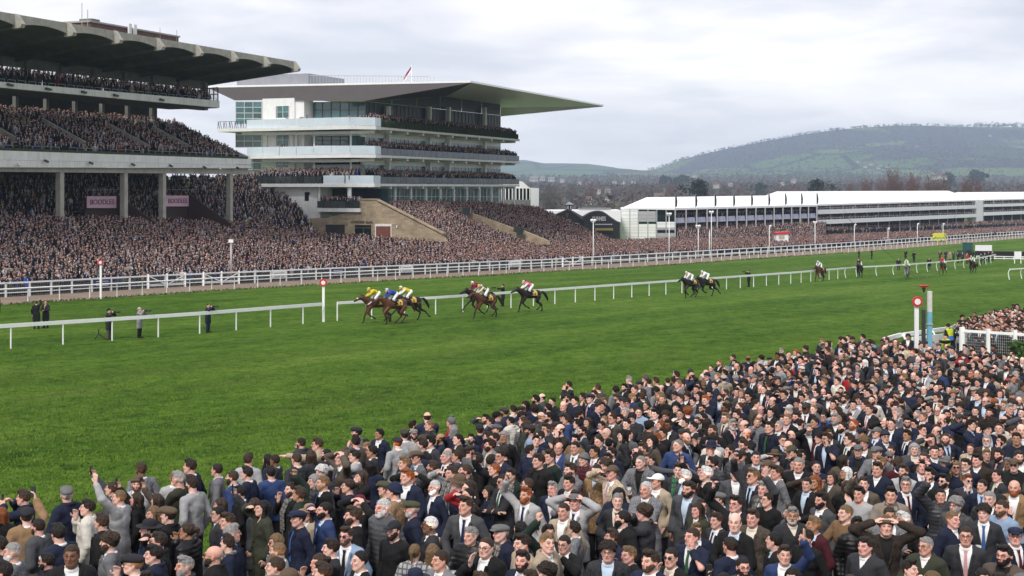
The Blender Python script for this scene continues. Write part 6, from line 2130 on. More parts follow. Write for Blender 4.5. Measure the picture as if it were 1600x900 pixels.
GARM = [  # (name, colour, weight)
    ('black', (.009, .009, .010), 27), ('navy', (.012, .016, .036), 22), ('charcoal', (.030, .031, .036), 14), ('dark grey', (.060, .062, .068), 9),
    ('mid grey', (.14, .14, .15), 6), ('pale grey', (.34, .34, .345), 4), ('brown tweed', (.075, .060, .047), 3), ('dark brown', (.030, .021, .017), 4),
    ('beige', (.36, .29, .21), 2.2), ('camel', (.24, .15, .08), 1.4), ('blue', (.025, .045, .125), 4), ('olive', (.035, .038, .024), 3), ('dark green', (.014, .026, .020), 2),
    ('burgundy', (.060, .010, .016), 1.2), ('cream', (.58, .55, .49), 2), ('light blue', (.22, .30, .42), 1), ('bright blue', (.02, .07, .34), .4), ('red', (.33, .02, .025), .5)]
GW = np.array([g[2] for g in GARM]); GW = GW / GW.sum()
HAIRC = [('black-haired', (.010, .008, .007), 20), ('dark-haired', (.018, .012, .009), 32), ('brown-haired', (.036, .022, .014), 28), ('fair-haired', (.14, .088, .045), 8), ('grey-haired', (.20, .19, .185), 7), ('white-haired', (.50, .49, .48), 2.5), ('red-haired', (.19, .055, .016), 3)]
HW = np.array([h[2] for h in HAIRC]); HW = HW / HW.sum()
SKINS = [((.66, .40, .32), 30), ((.72, .46, .38), 28), ((.62, .35, .27), 16), ((.68, .38, .32), 16), ((.42, .235, .15), 5), ((.20, .105, .065), 4)]
KW = np.array([s[1] for s in SKINS]); KW = KW / KW.sum()
TIES = [('navy', (.012, .02, .07)), ('red', (.28, .015, .02)), ('black', (.01, .01, .01)), ('burgundy', (.09, .008, .015)), ('green', (.03, .09, .04)), ('pink', (.55, .28, .30)), ('blue', (.04, .10, .28))]
SHIRTS = [('white', (.76, .76, .76)), ('pale blue', (.48, .58, .70)), ('white', (.76, .76, .76)), ('cream', (.65, .60, .50)), ('pink', (.68, .50, .50)), ('black', (.012, .012, .012))]


def simple_person(seed):
    """standing spectator seen from far off: coat with shoulders and arms, shirt front, head, hair, perhaps a cap"""
    rg = np.random.default_rng(seed)
    V, F, S_ = [], [], []
    def ring(prof, n, slot, c=(0, 0), cap=True):
        b0 = len(V)
        for (z, rx, ry, y0) in prof:
            for k in range(n):
                a = 2 * math.pi * k / n + math.pi / n
                V.append((c[0] + rx * math.cos(a), c[1] + y0 + ry * math.sin(a), z)); S_.append(slot)
        for i in range(len(prof) - 1):
            for k in range(n):
                F.append((b0 + i * n + k, b0 + i * n + (k + 1) % n, b0 + (i + 1) * n + (k + 1) % n, b0 + (i + 1) * n + k))
        e = b0 + (len(prof) - 1) * n
        if cap:
            V.append((c[0], c[1] + prof[-1][3], prof[-1][0] + .004)); S_.append(slot); m_ = len(V) - 1
            for k in range(n): F.append((e + k, e + (k + 1) % n, m_, m_))
    w = rg.uniform(.92, 1.1)
    ring([(0, .16, .10, 0), (.75, .17, .12, 0)], 6, 4)
    ring([(.55, .20 * w, .14, 0), (.95, .20 * w, .145, 0), (1.25, .22 * w, .145, 0), (1.40, .235 * w, .12, .01), (1.47, .15, .085, .015), (1.50, .07, .07, .01)], 8, 2)
    pose = rg.integers(6)
    for s in (-1, 1):
        if pose == 0 or (pose == 1 and s == 1): a = [(s * .22, 0, 1.40), (s * .32, -.12, 1.45), (s * .10, -.16, 1.62)]
        elif pose == 2: a = [(s * .22, 0, 1.40), (s * .27, -.10, 1.15), (s * .06, -.26, 1.18)]
        elif pose == 3 and s == -1: a = [(s * .22, 0, 1.40), (s * .30, -.12, 1.60), (s * .24, -.16, 1.88)]
        else: a = [(s * .225, .0, 1.40), (s * .28, .02, 1.12), (s * .26, -.06, .86)]
        b = MB().tube(a, [.062, .055, .045], 5); k = len(V); V.extend(b.v); S_.extend([2] * len(b.v)); F.extend([tuple(i + k for i in f) for f in b.f])
        e = a[2]; b = MB().lathe([(.02, -.05), (.045, 0), (.02, .055)], e, 4); k = len(V); V.extend(b.v); S_.extend([0] * len(b.v)); F.extend([tuple(i + k for i in f) for f in b.f])
    k = len(V)                                               # shirt front and tie
    V.extend([(0, -.150, 1.12), (.055, -.125, 1.45), (-.055, -.125, 1.45), (0, -.13, 1.46)]); S_.extend([3] * 4); F.extend([(k, k + 1, k + 3), (k, k + 3, k + 2)])
    if rg.random() < .5:
        k = len(V); V.extend([(-.012, -.145, 1.45), (.012, -.145, 1.45), (.02, -.156, 1.15), (-.02, -.156, 1.15)]); S_.extend([5] * 4); F.append((k, k + 1, k + 2, k + 3))
    ring([(1.44, .055, .058, .01), (1.53, .052, .058, -.005)], 6, 0, cap=False)
    ring([(1.50, .03, .03, -.05), (1.53, .055, .06, -.03), (1.60, .072, .088, -.018), (1.66, .077, .095, -.01), (1.72, .066, .082, .0), (1.755, .03, .04, .005)], 8, 0)
    V.append((0, -.128, 1.605)); V.append((.014, -.098, 1.60)); V.append((-.014, -.098, 1.60)); V.append((0, -.10, 1.65)); S_.extend([0] * 4); k = len(V) - 4
    F.extend([(k, k + 1, k + 3), (k, k + 3, k + 2), (k, k + 2, k + 1)])
    for s in (-1, 1):                                        # eye shadows
        k = len(V); V.extend([(s * .014, -.106, 1.645), (s * .05, -.090, 1.645), (s * .05, -.086, 1.664), (s * .014, -.103, 1.664)]); S_.extend([1] * 4); F.append((k, k + 1, k + 2, k + 3))
    h = rg.random()
    if h < .72:
        ring([(1.66 - .06, .07, .06, .045), (1.66, .083, .088, .018), (1.71, .083, .098, .008), (1.755, .062, .078, .004), (1.785, .02, .03, .0)], 8, 1)
    elif h < .88:
        ring([(1.69, .092, .125, -.025), (1.725, .098, .13, -.025), (1.76, .06, .08, -.0)], 8, 6)
        ring([(1.60, .07, .05, .05), (1.69, .08, .088, .02)], 8, 1, cap=False)
    elif h < .93:
        ring([(1.67, .085, .10, .0), (1.74, .08, .095, .0), (1.80, .045, .055, .0)], 8, 6)
    if rg.random() < .16:                                    # long hair
        ring([(1.38, .07, .05, .07), (1.5, .09, .06, .06), (1.66, .086, .07, .03)], 7, 1)
    if rg.random() < .25:                                    # beard
        k = len(V); V.extend([(-.05, -.06, 1.585), (0, -.108, 1.575), (.05, -.06, 1.585), (0, -.095, 1.51)]); S_.extend([1] * 4); F.extend([(k, k + 3, k + 1), (k + 1, k + 3, k + 2)])
    V = np.array(V); V[:, 0] *= 1.0
    me = mesh_np('spectator', V, F, M_CROWD, True, attrs={'slot': np.array(S_, np.float32), 'tone': np.ones((len(V), 3), np.float32)})
    return me


def me_np(me):
    V = np.zeros(len(me.vertices) * 3, np.float32); me.vertices.foreach_get('co', V)
    return V.reshape(-1, 3)


def baked_person(rg, pose, garment_, hair, hat, beard, eyewear, tie, scarf):
    """every garment of a posed person in one mesh, each point knowing which colour it takes"""
    J = rig(pose); vs, fs, sl, tn = [], [], [], []; n = 0
    HM = Matrix.Translation(Vector(HEAD)) @ Matrix(J['head'].tolist()).to_4x4()
    def add(me, slot, hm=False):
        nonlocal n
        V = me_np(me)
        if 'tone' in me.attributes:
            a = np.zeros(len(V) * 4, np.float32); me.attributes['tone'].data.foreach_get('color', a); T = a.reshape(-1, 4)[:, :3]
        else: T = np.ones((len(V), 3), np.float32)
        if hm:
            M4 = np.array(HM); V = V @ M4[:3, :3].T + M4[:3, 3]
        F = [tuple(i + n for i in p.vertices) for p in me.polygons]
        vs.append(V); fs.extend(F); sl.append(np.full(len(V), slot, np.float32)); tn.append(T); n += len(V)
    add(body_mesh(pose), 0)
    add(garment(garment_, pose), 2)
    td = bool(tie and garment_ == 'suit')
    if garment_ in ('suit', 'overcoat', 'coat'): add(static_part(('shirt', td), lambda: shirt_mesh(not td)), 3)
    if tie and garment_ == 'suit': add(static_part('tie', tie_mesh), 5)
    if scarf: add(static_part('scarf', scarf_mesh), 6)
    add(static_part('trousers', trousers_mesh), 4)
    if hair: add(static_part(('hair', hair), lambda: hair_mesh(hair)), 1, True)
    if hat: add(static_part(('hat', hat), lambda: cap_mesh(hat)), 6, True)
    if beard: add(static_part(('beard', beard), lambda: beard_mesh(beard == 'full')), 1, True)
    if eyewear: add(static_part(('eye', eyewear), lambda: glasses_mesh(eyewear == 'sunglasses')), 4, True)
    V = np.concatenate(vs)
    Fa = np.array([f if len(f) == 4 else (*f, f[-1]) for f in fs if len(f) in (3, 4)])
    quads = [f for f in fs if len(f) in (3, 4)]
    me = bpy.data.meshes.new('spectator')
    me.from_pydata([tuple(v) for v in V.tolist()], [], quads)
    me.materials.append(M_CROWD); me.polygons.foreach_set('use_smooth', np.ones(len(me.polygons), bool))
    a = me.attributes.new('slot', 'FLOAT', 'POINT'); a.data.foreach_set('value', np.concatenate(sl))
    T = np.concatenate(tn); T = np.concatenate([T, np.ones((len(T), 1), np.float32)], 1).astype(np.float32)
    a = me.attributes.new('tone', 'FLOAT_COLOR', 'POINT'); a.data.foreach_set('color', T.ravel())
    return me


def source_collection(name, meshes):
    c = bpy.data.collections.new(name)
    for i, me in enumerate(meshes):
        o = bpy.data.objects.new('%s_%03d' % (name, i), me); c.objects.link(o)
    return c


def instancer_tree(col):
    ng = bpy.data.node_groups.new('stand_people', 'GeometryNodeTree')
    ng.interface.new_socket('Geometry', in_out='INPUT', socket_type='NodeSocketGeometry')
    ng.interface.new_socket('Geometry', in_out='OUTPUT', socket_type='NodeSocketGeometry')
    n, l = ng.nodes, ng.links
    gi, go = n.new('NodeGroupInput'), n.new('NodeGroupOutput')
    ci = n.new('GeometryNodeCollectionInfo'); ci.inputs[0].default_value = col; ci.inputs[1].default_value = True; ci.inputs[2].default_value = True
    ip = n.new('GeometryNodeInstanceOnPoints'); ip.inputs['Pick Instance'].default_value = True
    def na(nm, typ):
        q = n.new('GeometryNodeInputNamedAttribute'); q.data_type = typ; q.inputs[0].default_value = nm
        return [s for s in q.outputs if s.enabled and s.name == 'Attribute'][0]
    l.new(gi.outputs[0], ip.inputs['Points']); l.new(ci.outputs[0], ip.inputs['Instance'])
    l.new(na('vid', 'INT'), ip.inputs['Instance Index'])
    l.new(na('rot', 'FLOAT_VECTOR'), ip.inputs['Rotation']); l.new(na('scl', 'FLOAT_VECTOR'), ip.inputs['Scale'])
    l.new(ip.outputs[0], go.inputs[0])
    return ng


def crowd_object(name, pts, yaw, ng, nvar, label, rg, size=1.0, tint=(1, 1, 1)):
    n = len(pts)
    me = bpy.data.meshes.new(name); me.vertices.add(n); me.vertices.foreach_set('co', np.asarray(pts, np.float32).ravel())
    def fv(k, a): at = me.attributes.new(k, 'FLOAT_VECTOR', 'POINT'); at.data.foreach_set('vector', np.asarray(a, np.float32).ravel())
    def fc(k, a):
        a = np.asarray(a, np.float32); a = np.concatenate([a, np.ones((n, 1), np.float32)], 1)
        at = me.attributes.new(k, 'FLOAT_COLOR', 'POINT'); at.data.foreach_set('color', a.ravel())
    at = me.attributes.new('vid', 'INT', 'POINT'); at.data.foreach_set('value', rg.integers(0, nvar, n).astype(np.int32))
    r = np.zeros((n, 3)); r[:, 2] = yaw; r[:, 0] = rg.normal(0, .03, n); r[:, 1] = rg.normal(0, .03, n)
    fv('rot', r)
    s = rg.normal(1.0, .045, n)[:, None] * size * np.array([1, 1, 1.0]); s[:, 0] *= rg.normal(1.03, .06, n)
    fv('scl', s)
    pick = lambda arr, w: np.array([arr[i] for i in rg.choice(len(arr), n, p=w)])
    var = lambda a, q: np.clip(a * rg.normal(1, q, (n, 1)), .004, .9)
    tint = np.array(tint)
    fc('gcol', var(pick([g[1] for g in GARM], GW), .25) * tint); fc('hcol', var(pick([h[1] for h in HAIRC], HW), .2))
    fc('skc', np.clip(var(pick([k[0] for k in SKINS], KW), .10) * tint, 0, .9)); fc('scol', pick([k[1] for k in SHIRTS], np.array([.4, .16, .2, .1, .06, .08])))
    fc('tcol', pick([k[1] for k in TIES], np.ones(len(TIES)) / len(TIES)))
    fc('kcol', var(pick([(.03, .028, .028), (.075, .065, .05), (.02, .022, .03), (.13, .125, .12), (.03, .032, .022), (.12, .02, .025), (.4, .37, .32)], np.array([.32, .14, .24, .13, .09, .04, .04])), .2))
    o = bpy.data.objects.new(name, me); link(o, None, label, None, None, 'stuff')
    md = o.modifiers.new('people', 'NODES'); md.node_group = ng
    return o


def build_far_crowds():
    rg = np.random.default_rng(31)
    N = 28
    ng = instancer_tree(source_collection('far_spectator', [simple_person(100 + i) for i in range(N)]))
    texts = {
        'upper balcony': 'people lining the top balcony of the concrete grandstand', 'middle terrace': 'seated and standing crowd on the middle terrace of the concrete grandstand',
        'top balcony': 'people behind the planted top balcony of the modern grandstand', 'second balcony': 'people along the second balcony of the modern grandstand',
        'lower balcony': 'dense crowd along the lowest balcony of the modern grandstand', 'corner balcony': 'few people on the white corner balconies', 'bar balcony': 'people on the small balcony above the stone bar',
        'lawn': 'packed crowd on the bank between the white fence and the grandstands', 'far lawn': 'packed crowd stretching away in front of the marquees', 'under deck': 'crowd in the shade under the concrete grandstand deck',
        'stair bank': 'crowd on the steep steps between the two grandstands', 'stone bank': 'crowd on the terrace beside the sandstone walls', 'marquee terrace': 'crowd on the terraces below the white marquees', 'marquee balcony': 'people on the balconies of the long white marquees'}
    for k, v in SPOTS.items():
        p = np.array(v)
        cl = np.sin(p[:, 0] * .31 + p[:, 2] * .9 + 1.3) * np.sin(p[:, 1] * .23 + p[:, 2] * .5) + .6 * np.sin(p[:, 0] * .83 + p[:, 1] * .57)
        p = p[rg.random(len(p)) > np.clip(.05 + .11 * cl, .02, .3)]
        tgt = np.array([8.0, 40.0])
        d = tgt - p[:, :2]
        yaw = np.arctan2(d[:, 0], -d[:, 1]) + rg.normal(0, .45, len(p))
        crowd_object('crowd', p, yaw, ng, N, texts[k], rg, 1.0, (.80, .77, .81))


build_far_crowds()
# ------------------------------------------------------------------ the near crowd
GC = {g[0]: g[1] for g in GARM}; HC = {h[0].split('-')[0]: h[1] for h in HAIRC}
EDGE = [(-80, 808), (0, 790), (110, 772), (150, 760), (300, 738), (400, 714), (480, 694), (600, 672), (700, 656), (800, 635), (900, 610), (1000, 593), (1100, 573), (1170, 560), (1250, 545), (1310, 532), (1400, 527), (1480, 536), (1560, 545), (1700, 548)]
EX, EY = zip(*EDGE)


def gc(d):
    """the near spectators stand on a bank that climbs towards the camera"""
    return gz(d) + float(np.interp(d, [11, 18.75, 21.6, 26.9, 35, 41], [.84, .81, .76, .50, .16, 0]))


def from_head(px, py, hgt=1.72):
    """feet of a person whose head top-to-centre shows at px, py"""
    lo, hi = 8.0, 300.0
    for _ in range(50):
        m_ = (lo + hi) / 2
        if HY + FPX * (CAMZ - gc(m_) - hgt * .93) / m_ > py: lo = m_
        else: hi = m_
    return Vector(((px - 800) / FPX * m_, m_, gc(m_)))


def head_px(p, hgt=1.72): return pix((p[0], p[1], p[2] + hgt * .93))


POSEW = {'stand': '', 'pockets': 'hands in pockets', 'pint': 'holding a pint', 'mouth': 'hand to mouth', 'hands_head': 'hands on head', 'phone': 'raising a phone', 'fist': 'fist raised',
         'shade': 'shading eyes', 'point': 'pointing', 'clasp': 'hands clasped', 'folded': 'arms folded', 'wave': 'arm waving', 'camera': 'hands at face', 'cheek': 'hand on cheek'}
GW_ = {'suit': 'suit', 'coat': 'coat', 'puffer': 'quilted jacket', 'jumper': 'jumper', 'overcoat': 'overcoat', 'bodice': 'dress'}


def place_words(x, y):
    c = 'far left' if x < 160 else 'left' if x < 450 else 'left centre' if x < 700 else 'centre' if x < 900 else 'right centre' if x < 1150 else 'right' if x < 1420 else 'far right'
    r = 'bottom' if y > 868 else 'lower' if y > 810 else 'middle' if y > 760 else 'upper'
    return '%s %s' % (r, c)


def describe(s, x, y):
    who = 'woman' if s.get('woman') else 'man'
    h = s['hname'] if s.get('hair') and s['hair'] not in ('fringe',) else ('balding' if s.get('hair') == 'fringe' else 'bald')
    if s.get('hat'): h = ''
    if s.get('beard'): h = (h + ' bearded').strip()
    if s.get('hair') in ('long', 'curly', 'bob', 'tied') and not s.get('hat'):
        h = {'long': 'long ', 'curly': 'curly ', 'bob': 'bobbed ', 'tied': 'tied '}[s['hair']] + h
    t = '%s %s in %s %s' % (h, who, s['gname'], GW_[s['garment']])
    ex = []
    if s.get('hat'): ex.append(s['hatname'] + ' ' + s['hat'].replace('_', ' '))
    if s.get('scarf'): ex.append('check scarf')
    elif s.get('tie') and s['garment'] == 'suit': ex.append(s['tiename'] + ' tie')
    if s.get('eyewear'): ex.append(s['eyewear'])
    ex = ex[:2]
    if POSEW[s['pose']]: ex.append(POSEW[s['pose']])
    return ' '.join((t + (', ' + ', '.join(ex) if ex else '') + ', ' + place_words(x, y)).split())


HATC = [('grey', (.13, .13, .13)), ('brown', (.10, .07, .045)), ('dark', (.02, .02, .024)), ('olive', (.06, .06, .035)), ('navy', (.015, .02, .045))]


def random_spec(rg):
    s = {}
    wom = rg.random() < .13
    s['skin'] = tuple(np.clip(np.array(SKINS[rg.choice(len(SKINS), p=KW)][0]) * rg.normal(1, .05), .05, .85))
    h = HAIRC[rg.choice(len(HAIRC), p=HW)]; s['hname'] = h[0]; s['hcol'] = tuple(np.array(h[1]) * rg.uniform(.8, 1.25))
    g = GARM[rg.choice(len(GARM), p=GW)]; s['gname'] = g[0]; s['gcol'] = tuple(np.clip(np.array(g[1]) * rg.uniform(.8, 1.25), .004, .8))
    if wom:
        s['woman'] = True; s['hair'] = rg.choice(['long', 'long', 'long', 'bob', 'tied'])
        s['garment'] = rg.choice(['coat', 'overcoat', 'bodice', 'jumper', 'puffer'])
        s['pose'] = rg.choice(['stand', 'mouth', 'clasp', 'phone', 'cheek', 'shade', 'pockets'])
        if rg.random() < .12: s['hat'] = 'fedora'; q = HATC[rg.integers(5)]; s['hatname'], s['hatcol'] = q
    else:
        s['hair'] = rg.choice(['crop', 'short', 'quiff', 'side', 'curly', 'receding', 'fringe', ''], p=[.26, .21, .19, .17, .05, .06, .04, .02])
        s['garment'] = rg.choice(['suit', 'coat', 'puffer', 'jumper', 'overcoat'], p=[.50, .20, .07, .06, .17])
        s['pose'] = rg.choice(list(POSES), p=[.34, .17, .14, .055, .022, .012, .010, .022, .012, .09, .075, .006, .016, .03])
        if rg.random() < .30: s['beard'] = 'full' if rg.random() < .38 else 'stubble'
        r = rg.random()
        if r < .13:
            s['hat'] = rg.choice(['flat_cap', 'flat_cap', 'flat_cap', 'beanie', 'baseball_cap', 'fedora']); s['hatname'], s['hatcol'] = HATC[rg.integers(5)]
            s['hair'] = 'fringe'
        if s['garment'] in ('suit', 'overcoat', 'coat'):
            k = SHIRTS[rg.choice(len(SHIRTS), p=[.42, .16, .2, .08, .06, .08])]; s['shirt'] = k[1]
            if s['garment'] == 'suit' and rg.random() < .72: k = TIES[rg.integers(len(TIES))]; s['tiename'], s['tie'] = k
        if rg.random() < .08: s['scarf'] = (.20, .19, .17)
        if s['garment'] == 'puffer' and s['gname'] in ('cream', 'pale grey', 'beige'): s['gname'], s['gcol'] = 'black', GC['black']
        if s['garment'] in ('suit', 'overcoat', 'coat') and rg.random() < .45: s['gmat'] = CHECKM if rg.random() < .14 and s['gname'] in ('mid grey', 'pale grey', 'beige', 'dark grey', 'brown tweed') else TWEEDM
    r = rg.random()
    if r < .10: s['eyewear'] = 'spectacles'
    elif r < .19: s['eyewear'] = 'sunglasses'
    s['wide'] = float(rg.normal(1.03, .05)); s['trousers'] = tuple(np.array([.02, .02, .024]) * rg.uniform(.5, 2.5))
    return s


# people who stand out in the photograph: head position, yaw, pose, hair style + colour, garment + colour, extras
K_ = dict
NOTABLE = [
    (298, 733, -100, 'stand', 'side dark', 'overcoat navy', K_(sc=1.07, shirt='white')), (105, 778, -125, 'pockets', 'fringe grey', 'coat navy', K_(hat='flat_cap grey', sc=1.04)),
    (38, 782, -95, 'camera', 'side brown', 'coat navy', K_()), (42, 812, -158, 'phone', 'fringe dark', 'overcoat camel', K_(hat='flat_cap dark')),
    (3, 800, 180, 'stand', 'long red', 'coat black', K_(woman=1)), (187, 782, -105, 'wave', 'crop fair', 'suit pale grey', K_()),
    (273, 751, 170, 'stand', 'crop fair', 'suit pale grey', K_()), (340, 738, -85, 'pockets', 'crop dark', 'suit mid grey', K_(eyewear='spectacles', shirt='pale blue')),
    (388, 722, 165, 'stand', 'short brown', 'suit pale grey', K_(sc=1.03)), (364, 750, -100, 'stand', 'crop brown', 'suit blue', K_(beard='full', shirt='white')),
    (345, 785, -95, 'stand', 'long brown', 'coat black', K_(woman=1)), (240, 798, -60, 'stand', 'long fair', 'coat black', K_(woman=1)),
    (138, 798, -90, 'mouth', 'quiff dark', 'overcoat cream', K_()), (160, 820, -85, 'pockets', 'side brown', 'overcoat black', K_(shirt='pale blue')),
    (335, 873, -90, 'stand', '', 'coat black', K_(eyewear='sunglasses', beard='stubble', wide=1.15)), (172, 852, -80, 'stand', 'curly brown', 'suit mid grey', K_(beard='full', shirt='white')),
    (242, 872, -88, 'mouth', 'side black', 'coat navy', K_(wide=1.1)), (290, 890, -60, 'stand', 'quiff grey', 'coat charcoal', K_(beard='full')),
    (497, 698, -92, 'point', 'side brown', 'coat beige', K_(eyewear='spectacles', sc=1.04)), (555, 716, -95, 'point', 'side dark', 'suit pale grey', K_(shirt='white')),
    (503, 742, -40, 'stand', 'curly white', 'coat charcoal', K_()), (705, 663, -95, 'pockets', 'crop grey', 'coat red', K_(hat='bobble_hat grey')),
    (672, 668, -80, 'stand', 'crop fair', 'puffer black', K_(sc=1.03)), (562, 783, -60, 'stand', 'long brown', 'coat black', K_(woman=1, hat='fedora burgundy')),
    (483, 797, -50, 'stand', 'long brown', 'coat beige', K_(woman=1, hat='fedora camel')), (603, 768, -70, 'pockets', 'fringe brown', 'suit brown tweed', K_(hat='flat_cap olive', gmat=1, shirt='cream', tie='green')),
    (645, 800, -80, 'stand', 'fringe grey', 'coat navy', K_(hat='flat_cap olive', beard='stubble')), (728, 795, -15, 'pockets', 'quiff brown', 'suit dark grey', K_(shirt='white', tie='navy', sc=1.08)),
    (541, 842, -10, 'pint', 'quiff brown', 'suit light blue', K_(eyewear='sunglasses', shirt='white', tie='black', beard='stubble')), (508, 802, -70, 'shade', 'crop black', 'suit blue', K_(beard='full', shirt='pale blue', wide=1.1)),
    (616, 833, -35, 'stand', 'fringe dark', 'jumper black', K_(hat='baseball_cap dark', beard='full', eyewear='spectacles')), (676, 858, 170, 'stand', 'long fair', 'jumper cream', K_(woman=1)),
    (648, 858, 165, 'stand', 'tied fair', 'overcoat pale grey', K_(woman=1, gmat=2)), (736, 842, -25, 'pint', 'short grey', 'puffer black', K_()),
    (784, 838, -60, 'stand', 'fringe grey', 'coat navy', K_(hat='flat_cap grey', scarf=1)), (432, 842, -70, 'stand', 'bob fair', 'overcoat pale grey', K_(woman=1, gmat=2, eyewear='sunglasses')),
    (1001, 726, -25, 'pint', 'receding grey', 'overcoat mid grey', K_(gmat=1, shirt='black', wide=1.1)), (1060, 738, -12, 'stand', 'quiff brown', 'suit charcoal', K_(shirt='white', tie='navy', scarf='green')),
    (1027, 756, -40, 'pockets', 'fringe brown', 'suit beige', K_(hat='baseball_cap white')), (1077, 768, -40, 'stand', 'short dark', 'overcoat dark grey', K_(beard='full', shirt='pale blue', wide=1.22)),
    (1090, 792, -55, 'stand', 'long brown', 'coat olive', K_(woman=1)), (822, 778, -30, 'fist', 'quiff red', 'suit pale grey', K_(beard='full', shirt='white', tie='navy')),
    (900, 788, -30, 'hands_head', 'fringe dark', 'suit pale grey', K_(hat='flat_cap grey', shirt='white', tie='navy')), (881, 803, -30, 'stand', 'crop brown', 'suit beige', K_(shirt='white')),
    (856, 838, 30, 'fist', 'short dark', 'suit dark green', K_(shirt='white', tie='pink')), (974, 815, -70, 'pockets', 'crop black', 'coat black', K_(beard='full', wide=1.12)),
    (1082, 843, -40, 'cheek', 'crop brown', 'suit navy', K_(shirt='white', tie='green', wide=1.08)), (1142, 858, -150, 'stand', 'crop dark', 'suit navy', K_(shirt='white', tie='navy', wide=1.1)),
    (1248, 730, -25, 'stand', 'crop grey', 'coat black', K_(sc=1.06, wide=1.15)), (1343, 776, -40, 'stand', 'quiff black', 'jumper pale grey', K_()),
    (1392, 778, -5, 'pint', 'quiff black', 'overcoat beige', K_(scarf=1, shirt='black', sc=1.06, gcol=(.21, .17, .14))), (1440, 733, -10, 'hands_head', 'side black', 'suit navy', K_(shirt='white', tie='pink')),
    (1475, 756, -25, 'pockets', 'quiff black', 'suit black', K_(eyewear='sunglasses', shirt='white', beard='full')), (1494, 794, -50, 'stand', 'curly grey', 'overcoat charcoal', K_(gmat=2, gcol=(.06, .06, .065), beard='full', eyewear='spectacles', shirt='cream')),
    (1537, 806, -20, 'pint', 'curly dark', 'suit charcoal', K_(shirt='white', tie='blue')), (1566, 798, -60, 'stand', 'crop brown', 'jumper light blue', K_(wide=1.12, beard='stubble')),
    (1585, 766, -30, 'stand', '', 'overcoat camel', K_(beard='full', bc='red', shirt='white', tie='red', wide=1.12)), (1509, 842, -20, 'stand', 'crop brown', 'suit charcoal', K_(eyewear='spectacles', shirt='white', tie='pink', sc=1.04)),
    (1447, 858, -40, 'pint', 'crop grey', 'coat olive', K_(eyewear='spectacles')), (1570, 872, -45, 'stand', 'quiff black', 'suit dark brown', K_(beard='full', eyewear='spectacles', wide=1.2, shirt='black', gcol=(.085, .062, .05))),
    (1322, 806, -55, 'pint', 'crop fair', 'jumper camel', K_(wide=1.1, gcol=(.17, .10, .05))), (1284, 786, -60, 'stand', 'quiff black', 'suit dark grey', K_(beard='full', shirt='white')),
    (1226, 872, -25, 'wave', 'side brown', 'suit blue', K_(shirt='white')), (1353, 858, -50, 'stand', 'short dark', 'coat charcoal', K_(wide=1.1)),
    (1215, 742, -80, 'stand', 'side brown', 'suit mid grey', K_(gmat=1)), (1300, 742, -60, 'mouth', 'bob brown', 'coat brown tweed', K_(woman=1)),
    (176, 768, -100, 'phone', 'crop brown', 'coat dark grey', K_()), (214, 776, -95, 'phone', 'long brown', 'coat black', K_(woman=1)), (246, 778, -110, 'phone', 'long brown', 'overcoat brown tweed', K_(woman=1)), (1160, 695, -20, 'stand', 'quiff dark', 'suit pale grey', K_(shirt='pale blue')), (935, 690, -30, 'stand', 'crop brown', 'suit navy', K_(shirt='white'))]


def spec_of(row, rg):
    px, py, yaw, pose, hair, gar, ex = row
    s = random_spec(rg)
    for k in ('hat', 'beard', 'eyewear', 'tie', 'scarf', 'gmat', 'woman', 'shirt'): s.pop(k, None)
    s['pose'] = pose; s['skin'] = tuple(np.array(SKINS[rg.integers(4)][0]))
    if hair:
        a, b = hair.split(); s['hair'] = a; s['hcol'] = HC[b]; s['hname'] = b + '-haired'
    else: s['hair'] = ''; s['hname'] = 'bald'; s['hcol'] = HC['dark']
    g, c = gar.split(' ', 1); s['garment'] = g; s['gname'] = c; s['gcol'] = GC[c]
    s['wide'] = ex.get('wide', 1.03)
    if 'woman' in ex: s['woman'] = True; s['wide'] = .94
    if 'hat' in ex:
        a, b = ex['hat'].split(); s['hat'] = a; s['hatname'] = b
        s['hatcol'] = {'burgundy': (.12, .012, .035), 'camel': (.30, .19, .10), 'white': (.75, .74, .72)}.get(b) or dict(HATC)[b]
    if 'beard' in ex: s['beard'] = ex['beard']
    if 'bc' in ex: s['hcol'] = HC[ex['bc']]
    if 'eyewear' in ex: s['eyewear'] = ex['eyewear']
    if g in ('suit', 'overcoat', 'coat'): s['shirt'] = dict(SHIRTS)[ex.get('shirt', 'white')]
    if 'tie' in ex: s['tiename'] = ex['tie']; s['tie'] = dict(TIES)[ex['tie']]
    if 'scarf' in ex: s['scarf'] = (.03, .16, .07) if ex['scarf'] == 'green' else (.24, .21, .17)
    if 'gcol' in ex: s['gcol'] = ex['gcol']
    if ex.get('gmat'): s['gmat'] = TWEEDM if ex['gmat'] == 1 else CHECKM
    return s, ex.get('sc', 1.0)


